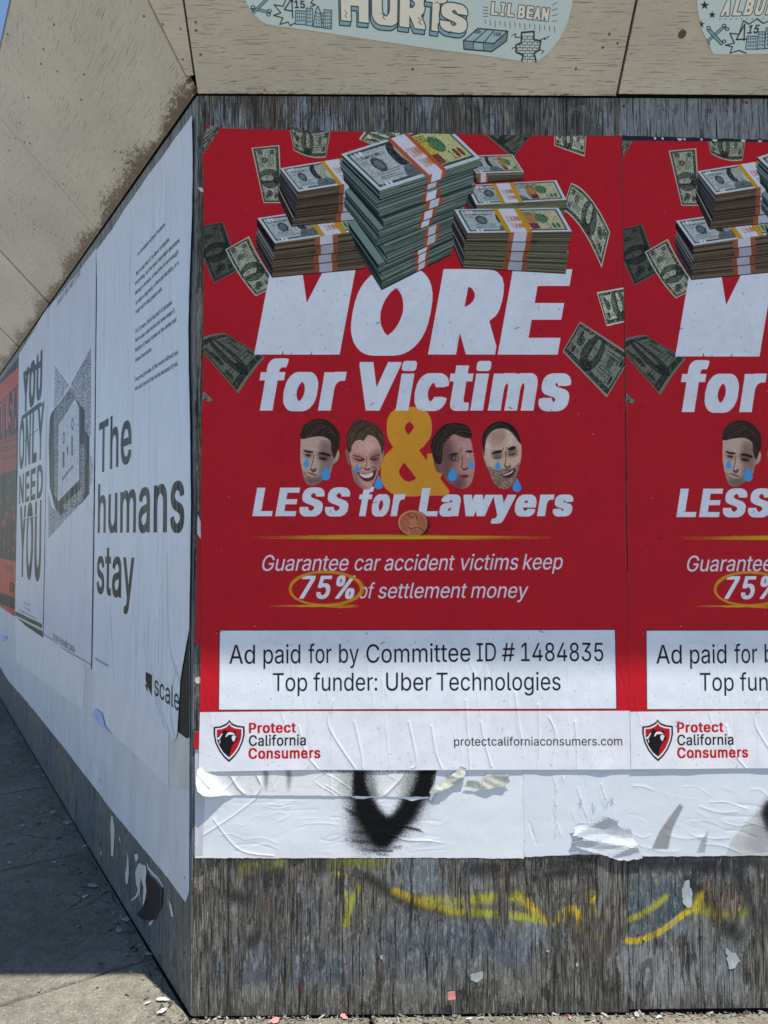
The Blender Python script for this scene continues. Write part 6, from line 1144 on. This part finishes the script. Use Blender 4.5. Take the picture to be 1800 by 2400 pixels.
red1 = sheet('campaign_poster', FRONT, [(478, 345), (484, 322), (488, 302), (700, 307), (1000, 315), (1300, 320), (1455, 320), (1460, 600), (1466, 1200), (1477, 1665), (1480, 1802), (1200, 1803), (900, 1804), (700, 1803), (466, 1808), (470, 1640), (474, 1400), (472, 1200), (476, 900), (478, 600), (478, 420)], .014, .0036, MRED,
             (RA0, RA1, RB0, RB1), red_fn(RA0, RB0, RB1, 4, True), seed=2, label='complete red poster in the middle with all four weeping men, its top left corner curling', cat='poster', group=g_red)
staples(red1, ST_, FRONT, .0034)
sh2 = FRONT.ab([(1455, 320), (1478, 1802)])[:, 0].mean()-RA0; sb = -.004
red2 = sheet('campaign_poster', FRONT, np.array([(RA0+sh2, RB1-.024), (RA0+sh2+.3, RB1-.026), (RA1+sh2, RB1-.03), (RA1+sh2, RB0+sb+.004), (RA0+sh2+.002, RB0+sb+.002)]), .014, .0046, MRED, (RA0+sh2, RA1+sh2, RB0+sb, RB1+sb), red_fn(RA0+sh2, RB0+sb, RB1, 9, False), px=False, seed=3,
             label='red poster at the right edge, cut off so that only one weeping man shows', cat='poster', group=g_red)
staples(red2, [(1592, 772), (1500, 1220), (1545, 1262), (1586, 1690), (1505, 954)], FRONT, .0044)
def sheet_canvas(plane, px, res, col, painter, seed, flipx=False):
    ab = plane.ab(px); a0, a1, b0, b1 = ab[:, 0].min(), ab[:, 0].max(), ab[:, 1].min(), ab[:, 1].max(); W = int((a1-a0)*res); H = int((b1-b0)*res)
    m = plane_map(plane, a1, a0, b0, b1, W, H) if flipx else plane_map(plane, a0, a1, b0, b1, W, H); cv = Canvas(W, H, col, m); painter(cv, np.random.default_rng(seed)); return cv, ((a1, a0, b0, b1) if flipx else (a0, a1, b0, b1))
q = [(459, 1790), (458, 1900), (457, 2011), (700, 2011), (1000, 2010), (1228, 2012), (1230, 1790)]
cv, rc = sheet_canvas(FRONT, q, 1100, rgb(214, 216, 220), paint_ad, 5)
def ad_fn(a, b): return wob(21, .0008, (4, 14), (4, 14))(a, b)
sheet('advert_sheet', FRONT, q, .012, .0006, print_mat('advert_print', cv, .004, .5), rc, ad_fn, seed=4, ragged=.0006, label='lowest white advert sheet with the black airbrushed V, its foot above the bare wood', cat='advert sheet')
q = [(505, 1790), (464, 1800), (462, 1832), (467, 1849), (480, 1860), (506, 1863), (700, 1864), (880, 1866), (1008, 1866.5), (1007, 1850), (1020, 1830), (1025, 1790)]
cv, rc = sheet_canvas(FRONT, q, 1100, rgb(214, 214, 212), paint_ad2, 6)
def ad2_fn(a, b):
    t = np.clip(1-((a-RA0)/.10+(b-.60)/.11), 0, 1); f = np.clip(1-(b-.600)/.05, 0, 1); return wob(33, .0006)(a, b)*(.4+f)+.026*t**1.3+f*.0006
sheet('torn_sheet', FRONT, q, .010, .0020, print_mat('torn_print', cv, .004, .5), rc, ad2_fn, seed=5, ragged=.0006, label='grey torn advert strip with small tequila lettering, lower left corner lifting off', cat='paper strip')
q = [(1226, 1790), (1229, 2007.5), (1320, 2004), (1411, 2001.5), (1502, 2007), (1660, 2006), (1800, 2005), (2050, 2006), (2050, 1790)]
cv, rc = sheet_canvas(FRONT, q, 1000, rgb(208, 212, 218), paint_blank, 7)
sheet('blank_sheet', FRONT, q, .014, .0012, print_mat('blank_print', cv, .0045, .5), rc, wob(41, .0008, (4, 12), (6, 18)), seed=6, ragged=.0008, label='wrinkled white sheet at lower right with grey brush marks under the second red poster', cat='paper sheet')
# crumpled and torn pieces
def crumple(seed, h, f=40):
    r = np.random.default_rng(seed); K = [(r.uniform(-f, f)*.45, r.uniform(.4, 1)*f*r.choice([-1, 1]), r.uniform(0, 6.3)) for _ in range(4)]
    return lambda a, b: h*(lambda q: .55*q.max(0)+.45*q[0]*q[1])(np.array([np.abs(((k[0]*a+k[1]*b+k[2])/math.pi) % 2-1) for k in K]))
CREAM = paper_mat('cream_paste_paper', (.78, .78, .73), .1, .003); WHITE = paper_mat('white_paper', (.80, .81, .83), .05, .002)
sheet('crumpled_flap', FRONT, L4([(638, 400), (700, 388), (762, 388), (800, 352), (850, 365), (878, 372), (872, 400), (905, 420), (938, 418), (970, 490), (1002, 572), (935, 584), (880, 583), (800, 556), (735, 540), (668, 518), (640, 492), (700, 470), (640, 452), (655, 425)]), .006, .003, WHITE, facet=True, fn=crumple(8, .011, 85), seed=8, ragged=.001, label='crumpled flap of white paper folded up on the lower right sheet', cat='paper flap')
sheet('torn_flap', FRONT, K4([(1420, 265), (1470, 215), (1530, 172), (1570, 150), (1600, 110), (1640, 120), (1620, 190), (1600, 205), (1530, 240), (1475, 264)]), .005, .003, CREAM, facet=True, fn=crumple(9, .007, 140), seed=9, ragged=.001, label='cream crumpled paper tail beside the black V', cat='paper flap')
sheet('torn_flap', FRONT, L4([(80, 205), (100, 172), (165, 172), (200, 142), (310, 138), (318, 182), (290, 205), (230, 212), (172, 220), (120, 214)]), .005, .003, CREAM, facet=True, fn=crumple(10, .006, 140), seed=10, ragged=.001, label='cream wrinkled paper patch just under the red poster, right of the crumpled tail', cat='paper flap')
STUCK = paper_mat('weathered_scrap', (.66, .67, .68), .2, .003)
NAVY = paper_mat('navy_remnant', (.09, .10, .15)); OLDRED = paper_mat('old_red_paper', (.66, .09, .14)); BLACKP = paper_mat('black_paper', (.075, .075, .08)); BROWNP = paper_mat('dark_brown_paper', (.16, .14, .14))
def ragrow(x0, x1, y0, y1, n, amp, seed):
    r = random.Random(seed); return [(x0+(x1-x0)*i/n, y0+(y1-y0)*i/n+r.uniform(-amp, amp)) for i in range(n+1)]
sheet('torn_paper_strip', FRONT, ragrow(1457, 1960, 319, 334, 40, 1.0, 1)+[(1960, 352), (1457, 336)], .01, .003, NAVY, seed=12, label='black and navy remnant strip along the top of the second red poster', cat='paper strip')
tw = random.Random(4)
for i, x in enumerate((1531, 1549, 1586, 1600, 1640, 1668, 1735, 1775)):
    w = tw.uniform(4, 13); y = 322+(x-1457)*.028; sheet('paper_shred', FRONT, [(x, y), (x+w*.5, y+tw.uniform(-2, 1)), (x+w, y+1), (x+w*.8, y+5), (x+w*.4, y+tw.uniform(3, 7)), (x+1, y+4)], .01, .0045, WHITE, seed=20+i, label='%s white paper shred on the dark strip above the second red poster' % ('leftmost', 'second from left', 'third from left', 'fourth from left', 'fifth from left', 'third from right', 'second from right', 'rightmost')[i], cat='paper shred', group='white shreds above the second poster')
sheet('torn_paper_strip', FRONT, [(463, 1250), (468, 1262), (478, 1300), (478, 1508), (457, 1509), (459, 1400)], .012, .004, OLDRED, seed=13, label='longer bare red paper remnant at the wall corner left of the first red poster', cat='paper strip')
sheet('torn_paper_strip', FRONT, [(456, 1714), (476, 1714), (476, 1754), (454, 1754)], .012, .004, OLDRED, seed=14, label='small square red remnant at the wall corner beside the shield logo', cat='paper strip')
sheet('torn_paper_strip', FRONT, [(464, 1206), (468, 1214), (479, 1240), (479, 1268), (470, 1262), (463, 1250)], .012, .0052, WHITE, seed=15, label='white torn tip above the long red remnant at the wall corner', cat='paper strip')
sheet('paper_strip', FRONT, [(457, 1756), (480, 1756), (480, 1800), (480, 1870), (475, 2005), (457, 2005)], .012, .0012, paper_mat('grey_white_paper', (.74, .75, .78)), seed=16, label='narrow pale paper strip low at the wall corner under the lifted corner', cat='paper strip')
sheet('paper_shred', FRONT, [(464, 440), (472, 440), (478, 446), (478, 452), (470, 449)], .008, .002, WHITE, seed=17, label='small white shred on the dark corner wood near the top of the red poster', cat='paper shred')
sheet('paper_shred', FRONT, [(458, 1588), (468, 1586), (476, 1590), (472, 1600), (462, 1602), (457, 1597)], .008, .002, CREAM, seed=18, label='small pale shred on the corner wood beside the boxed notice', cat='paper shred')
sheet('paper_tag', FRONT, K4([(1530, 1436), (1572, 1430), (1577, 1476), (1532, 1482)]), .006, .006, paper_mat('pink_paper', (.93, .55, .52)), fn=crumple(3, .006, 90), seed=19, label='small pink paper tag stuck low on the bare wood', cat='paper tag')
for i, (poly, lab) in enumerate(((L4([(1225, 700), (1250, 690), (1268, 760), (1262, 830), (1240, 835), (1215, 800), (1212, 740)]), 'pale grey paper scrap stuck over the yellow spray arc'), (L4([(1440, 1042), (1500, 1085), (1515, 1110), (1478, 1150), (1455, 1152), (1448, 1110)]), 'white paper scrap low on the right-hand plywood'),
                                 (L4([(115, 1180), (180, 1165), (182, 1200), (150, 1222), (118, 1210)]), 'round-edged white scrap on the blue-grey spray drip'), (L4([(662, 1122), (676, 1125), (672, 1142), (664, 1138)]), 'tiny white scrap below the brightest yellow patch'), (L4([(505, 1058), (525, 1055), (522, 1066)]), 'tiny white sliver under the yellow arc'), (K4([(1132, 1232), (1150, 1225), (1148, 1250), (1138, 1252)]), 'small pale scrap low on the left-hand plywood'))):
    sheet('paper_scrap', FRONT, poly, .006, .0008, STUCK, fn=crumple(30+i, .0012, 60), seed=50+i, ragged=.0016, label=lab, cat='paper scrap')

# ------------------------------------------------------------------ posters on the left wall
LO = 0.0
LWHITE = paper_mat('wall_white_paper', (.80, .815, .835), .06, .003); LWHITE2 = paper_mat('wall_white_paper_b', (.85, .86, .875), .04, .003); LCREAM = paper_mat('wall_cream_paper', (.80, .80, .77), .06, .003)
low = [(0, 1562), (19, 1594), (79, 1663), (117, 1711), (158, 1761), (193, 1808), (228, 1853), (263, 1900), (330, 1980), (395, 2058), (436, 2115)]
up_ = [(444, 2090), (446, 1760), (446, 1560), (240, 1430), (120, 1380), (0, 1340)]
A_ = LEFT.ab(low); ext = A_[0]+(A_[0]-A_[1])*0; far_ = [(5.6, float(A_[0][1])-.03), (5.6, 1.0)]
band = np.concatenate([[far_[0]], A_, LEFT.ab(up_), [far_[1]]])
sheet('paper_band', LEFT, band, .03, LO+.0008, LWHITE, fn=wob(61, .0012, (3, 10), (1, 4)), px=False, seed=61, ragged=.001, back=BLUE_BACK, label='long plain white paper band pasted low along the left wall', cat='paper sheet')
sheet('paper_sheet', LEFT, V4([(320, 1150), (620, 1400), (640, 1500), (618, 1775), (500, 1700), (315, 1560), (120, 1420), (120, 1000)]), .03, LO+.0026, LWHITE2, fn=wob(62, .0008), seed=62, label='slightly brighter white sheet showing under the keyhole face poster', cat='paper sheet')
sheet('paper_sheet', LEFT, [(222, 1520), (300, 1570), (397, 1640), (396, 1842), (300, 1750), (243, 1700), (219, 1680)], .03, LO+.0026, LWHITE2, fn=wob(63, .0008), seed=63, label='brighter white sheet showing under the foot of the big word poster', cat='paper sheet')
sheet('paper_sheet', LEFT, [(397, 1600), (446, 1620), (446, 1850), (398, 1845)], .03, LO+.0024, LCREAM, fn=wob(64, .0006), seed=64, label='cream streaked paper patch at the corner below the black gap', cat='paper sheet')
sheet('black_paper', LEFT, [(430, 1350), (447, 1350), (447, 1728), (441, 1731), (400, 1700), (410, 1500)], .02, LO+.0034, BLACKP, fn=wob(65, .0003), seed=65, label='black paper showing in the gap behind the big word poster', cat='paper sheet')
def lposter(name, outline, painter, col, res, seed, off, fn, label, rectpx=None, back=BLUE_BACK, rag=.0008):
    cv, rc = sheet_canvas(LEFT, rectpx or outline, res, col, painter, seed, True)
    return sheet(name, LEFT, outline, .022, off, print_mat(name+'_print%d' % seed, cv, .013, .42, .0006, .10), rc, fn, back=back, seed=seed, ragged=rag, label=label, cat='poster')
hum = [(457, 272), (446, 288), (420, 322), (389, 368), (350, 417), (335, 440), (300, 490), (265, 543), (231, 588), (229, 800), (226, 1200), (220, 1577), (266, 1611), (310, 1645), (351, 1679), (380, 1700), (397, 1711), (408, 1735), (416, 1731), (421, 1715), (424, 1650), (427, 1594), (438, 1530), (448, 1473), (451, 1300), (453, 1179), (451, 982), (448, 850), (447, 765), (450, 640), (455, 500)]
def hum_fn(a, b):
    z = wob(71, .003, (4, 16), (1, 4))(a, b); e = np.clip(1-a/.16, 0, 1); z = z+e**2*(.001+.010*np.clip(1-(b-.75)/.3, 0, 1)+.001*np.sin(b*4)); f = np.clip(1-(b-.70)/.15, 0, 1); z = z+f*.004*np.abs(np.sin(a*22)); h = np.clip((b-2.35)/.18, 0, 1); return z+h**2*.004
lposter('word_poster', hum, paint_humans, rgb(212, 218, 226), 800, 71, LO+.0042, hum_fn, 'white poster nearest the corner reading The humans stay, curling away along its right edge')
dev = [(229, 582), (215, 601), (195, 627), (170, 656), (150, 683), (130, 706), (116, 722), (113, 900), (109, 1200), (104, 1488), (130, 1504), (165, 1530), (190, 1548), (217, 1570), (222, 1300), (227, 900)]
lposter('face_poster', dev, paint_device, rgb(205, 208, 218), 620, 72, LO+.0038, wob(72, .004, (4, 14), (1, 3)), 'white poster with a grainy square face like a plug socket, second from the corner')
slo = [(115, 719), (100, 742), (80, 777), (60, 810), (46, 831), (44, 1000), (40, 1250), (37, 1444), (60, 1465), (85, 1482), (103, 1494), (109, 1200), (113, 900)]
lposter('slogan_poster', slo, paint_slogan, rgb(205, 206, 214), 520, 73, LO+.0034, wob(73, .004, (4, 14), (1, 3)), 'white poster stacked with tall black words YOU ONLY NEED YOU')
S_ = LEFT.ab([(46, 826), (37, 1445)]); evo = np.array([(S_[0][0]-.003, S_[0][1]-.03), (S_[1][0]-.003, S_[1][1]), (S_[1][0]+1.2, S_[1][1]-.01), (S_[0][0]+1.2, S_[0][1]-.02)])
cvE = None; a0_, a1_, bb0, bb1 = evo[:, 0].min(), evo[:, 0].max(), evo[:, 1].min(), evo[:, 1].max(); WE, HE = int((a1_-a0_)*420), int((bb1-bb0)*420)
cvE = Canvas(WE, HE, rgb(48, 43, 43), plane_map(LEFT, a1_, a0_, bb0, bb1, WE, HE)); paint_event(cvE, np.random.default_rng(74))
sheet('event_poster', LEFT, evo, .03, LO+.003, print_mat('event_print', cvE, .010, .45), (a1_, a0_, bb0, bb1), wob(74, .003, (4, 12), (1, 3)), px=False, seed=74, label='orange and black poster at the far left edge', cat='poster')
# blue folded corners, torn black and white pieces low on the left wall
BLUE = paper_mat('pale_blue_paper', (.66, .74, .90))
sheet('folded_corner', LEFT, V4([(15, 1240), (30, 1225), (60, 1235), (50, 1265), (28, 1270)]), .01, LO+.003, BLUE, fn=crumple(4, .006, 30), seed=80, label='small pale blue folded paper corner at the far left under the orange poster', cat='paper flap')
sheet('folded_corner', LEFT, [(219, 1675), (229, 1660), (243, 1672), (250, 1700), (267, 1720), (245, 1706), (232, 1694)], .01, LO+.004, BLUE, fn=crumple(5, .006, 30), seed=81, label='pale blue folded paper corner below the foot of the big word poster', cat='paper flap')
sheet('torn_black_scrap', LEFT, M4([(1100, 1060), (1130, 1110), (1165, 1130), (1190, 1165), (1213, 1195), (1213, 1260), (1205, 1340), (1170, 1395), (1155, 1440), (1100, 1440), (1030, 1400), (1085, 1330), (1100, 1230), (1092, 1150)]), .012, LO+.004, BROWNP, fn=wob(82, .006, (10, 30), (5, 20)), back=WHITE_BACK, seed=82, ragged=.001, label='torn black paper scrap hanging low on the left wall near the corner', cat='paper scrap')
for i, (poly, lab) in enumerate((([(1092, 1010), (1108, 1050), (1150, 1100), (1185, 1140), (1215, 1190), (1208, 1205), (1175, 1170), (1130, 1125), (1100, 1070)], 'white torn rim along the top of the black scrap'), ([(1030, 1020), (1085, 1040), (1095, 1180), (1085, 1270), (1060, 1345), (1068, 1200), (1045, 1120), (1040, 1250), (1050, 1330), (1036, 1240), (1015, 1180), (1005, 1090)], 'pale torn paper with long tails left of the black scrap'),
                                 ([(1030, 1200), (1040, 1215), (1020, 1270), (980, 1300), (974, 1290), (1005, 1265)], 'thin curved white paper tail below the long torn tails'), ([(826, 670), (836, 672), (852, 760), (850, 860), (845, 970), (828, 965), (825, 850), (820, 760)], 'longest upright white shred on the blue-grey paint'), ([(948, 940), (956, 990), (960, 1090), (952, 1175), (934, 1160), (932, 1090), (944, 1040)], 'pointed white shred halfway along the torn pieces'),
                                 ([(1000, 955), (1025, 950), (1028, 980), (1012, 1010), (1000, 985)], 'small square pale shred above the long torn tails'), ([(1100, 1470), (1130, 1440), (1150, 1415), (1140, 1450), (1118, 1482)], 'tiny white tail under the black scrap'), ([(1255, 1290), (1275, 1330), (1290, 1420), (1275, 1410), (1262, 1350)], 'thin white streak of paper right of the black scrap'), ([(886, 825), (894, 830), (898, 868), (890, 862)], 'tiny white fleck beside the longest shred'), ([(748, 925), (756, 940), (752, 965), (746, 955)], 'tiny white fleck nearest the pavement left of the shreds'))):
    sheet('paper_shred', LEFT, M4(poly), .012, LO+.001, LCREAM, fn=wob(90+i, .002, (10, 40), (5, 20)), seed=90+i, ragged=.0008, label=lab, cat='paper shred')

# ------------------------------------------------------------------ stickers on the eave
q = [(560, -60), (565, -30), (578, 5), (592, 28), (610, 46), (628, 56), (700, 66), (800, 81), (900, 96), (1000, 111), (1100, 124), (1180, 135), (1240, 145), (1256, 144), (1285, 122), (1312, 88), (1330, 50), (1340, 10), (1342, -20), (1340, -60)]
cc = EAVE_F.ab([(560, -60), (1340, -60)]); topy = float(cc[:, 1].max())
def round_top(px):
    ab = EAVE_F.ab(px); a0, a1 = ab[0], ab[-1]; c = (a0+a1)/2; r = np.hypot(*(a1-a0))/2; t = np.linspace(0, math.pi, 22)[1:-1]
    arc = [np.array([c[0]+r*math.cos(x), c[1]+r*.42*math.sin(x)]) for x in t]; return np.concatenate([ab, np.array(arc)])
def sticker(q, painter, seed, label, off):
    poly = round_top(q); a0, b0_ = poly.min(0); a1, b1_ = poly.max(0); W, H = int((a1-a0)*1150), int((b1_-b0_)*1150); c = Canvas(W, H, rgb(214, 233, 232), plane_map(EAVE_F, a0, a1, b0_, b1_, W, H)); painter(c, np.random.default_rng(seed)); c.ht *= .6
    return sheet('album_sticker', EAVE_F, poly, .02, off, print_mat('sticker_print%d' % seed, c, .0012, .35, .0002, .5), (a0, a1, b0_, b1_), wob(seed, .0006), px=False, seed=seed, label=label, cat='sticker', group='round album stickers on the eave')
sticker(q, paint_sticker, 101, 'pale blue sticker lettered HURTS and LIL BEAN in the middle of the eave', OFF+.0015)
q2 = [(1628, -60), (1630, -20), (1632, 20), (1640, 60), (1655, 95), (1669, 125), (1720, 125.5), (1800, 124), (2060, 118), (2110, 118), (2160, 100), (2220, 40), (2240, -60)]
sticker(q2, paint_sticker2, 102, 'pale blue sticker at the top right edge with black stars and crossed bones', OFF+.0045)

# ------------------------------------------------------------------ litter
PINK = paper_mat('pink_litter', (.90, .50, .48)); LEAF = flat_mat('dry_leaf', (.30, .12, .10)); GREYP = paper_mat('trodden_paper', (.60, .60, .59), .2); LITW = paper_mat('worn_white_paper', (.76, .76, .74), .15)
def litter(px, size, mat, label, seed, asp=.5, name='paper_scrap', cat='paper scrap'):
    r = np.random.default_rng(seed); q = GROUND.ab([px])[0]; th = r.uniform(0, 3.14); t = np.linspace(0, 2*math.pi, 13, endpoint=False)+r.uniform(-.12, .12, 13); rr = size*r.uniform(.35, 1.1, 13); asp *= r.uniform(.7, 1.7)
    P = np.stack([rr*np.cos(t), rr*asp*np.sin(t)], 1); c, s = math.cos(th), math.sin(th); P = P @ np.array([[c, s], [-s, c]])+q
    sheet(name, GROUND, P, max(size*.4, .006), .003, mat, fn=crumple(seed, size*.45, 50/ max(size*20, 1)), px=False, seed=seed, label=label, cat=cat)
for i, (x, y, sz, mt, lab) in enumerate(((875, 1535, .028, GREYP, 'largest pale paper scrap lying in the wall shade by the corner'), (690, 1205, .024, GREYP, 'flat grey scrap in the shade below the longest shred'), (630, 1280, .016, LITW, 'small white scrap in the middle of the shaded pavement'), (500, 735, .026, GREYP, 'crumpled scrap against the wall foot by the second panel seam'),
        (390, 650, .024, GREYP, 'long grey scrap near the wall foot beyond the seam'), (935, 1450, .018, GREYP, 'folded scrap just above the largest shaded scrap'), (1100, 1705, .018, GREYP, 'scrap closest to the wall corner in the shade'), (1090, 2070, .014, LITW, 'rounded white scrap lying in the sun left of the corner'), (1205, 2050, .020, LITW, 'upper piece of torn white paper lying in the sun'), (1190, 2140, .018, LITW, 'lower piece of torn white paper lying in the sun'),
        (280, 315, .018, GREYP, 'distant grey scrap near the left wall foot'), (325, 380, .020, GREYP, 'distant pale scrap slightly nearer along the wall foot'), (70, 1025, .016, LITW, 'white scrap on the shaded pavement near the left edge'), (170, 1750-1000, .02, GREYP, 'grey scrap farther up the pavement at left'), (630, 900, .012, LITW, 'small round white scrap at the joint by the wall'), (405, 1022, .010, LITW, 'tiny white scrap on the pavement joint'), (95, 55, .02, GREYP, 'farthest scrap at the top of the shaded pavement'))):
    litter(M4([(x, y)])[0], sz, mt, lab, 200+i)
litter(M4([(748, 1790)])[0], .016, LEAF, 'dark red dry leaf on the shaded pavement', 230, .6, 'dry_leaf', 'leaf'); litter(M4([(430, 1270)])[0], .009, LEAF, 'small reddish leaf bit in the middle of the shaded pavement', 231, .6, 'dry_leaf', 'leaf')
litter((806, 2386), .015, PINK, 'pink scrap on the sunlit pavement under the middle of the wall', 240); litter((643, 2397), .016, PINK, 'pink scrap at the bottom edge left of the other pink one', 241); litter((1100, 2391), .010, LITW, 'white scrap on the sunlit pavement below the wall', 242); litter((1493, 2381), .018, GREYP, 'grey scrap at the wall foot right of the panel seam', 243); litter((1545, 2387), .012, LITW, 'pale scrap on the sunlit pavement at lower right', 244); litter((1335, 2388), .012, PINK, 'small pink bit at the wall foot near the panel seam', 245)
# chips of paint, splinters and grit along the foot of the walls
def debris(name, n, place, label, seed, sizes=(.002, .009)):
    r = np.random.default_rng(seed); V, F, MI = [], [], []
    for i in range(n):
        x, y = place(r); s = r.uniform(*sizes)*(1 if r.random() < .85 else 1.8); l = s*r.uniform(1, 3.5); th = r.uniform(0, 6.3); u = np.array([math.cos(th), math.sin(th), r.normal()*.25]); v = np.array([-math.sin(th), math.cos(th), r.normal()*.25]); c = gpt(x, y, .001+s*.25); k = len(V)
        V += [c-u*l/2-v*s/2, c+u*l/2-v*s*.3, c+u*l*.4+v*s/2, c-u*l*.4+v*s*.4, c+np.array([0, 0, s*.35])]; F += [(k, k+1, k+4), (k+1, k+2, k+4), (k+2, k+3, k+4), (k+3, k, k+4), (k+3, k+2, k+1, k)]; MI += [int(r.integers(0, 5))]*5
    o = obj(name, V, F, [flat_mat('chip_dark', (.20, .18, .16)), flat_mat('chip_brown', (.33, .26, .20)), flat_mat('chip_grey', (.42, .41, .40)), flat_mat('chip_pale', (.58, .56, .52)), DENT]); o.data.polygons.foreach_set('material_index', MI); return tag(o, label, 'debris', kind='stuff')
debris('paint_chips', 900, lambda r: (XC+r.uniform(-.02, 2.2), D0-abs(r.normal())*.02-.001), 'paint chips and splinters along the foot of the front wall', 1, (.0015, .0055))
def pl(r):
    s, w = r.uniform(0, 6), min(abs(r.normal())*.07, .3)+.014; p = o2+el*s+nl2*w; return p
debris('paint_chips', 1100, pl, 'paint chips and grit along the foot of the left wall', 2, (.0015, .0065))
debris('grit', 700, lambda r: tuple(o2+el*r.uniform(-.6, 4)+nl2*r.uniform(.05, 2.3)), 'loose grit scattered over the shaded pavement', 3, (.0015, .005))
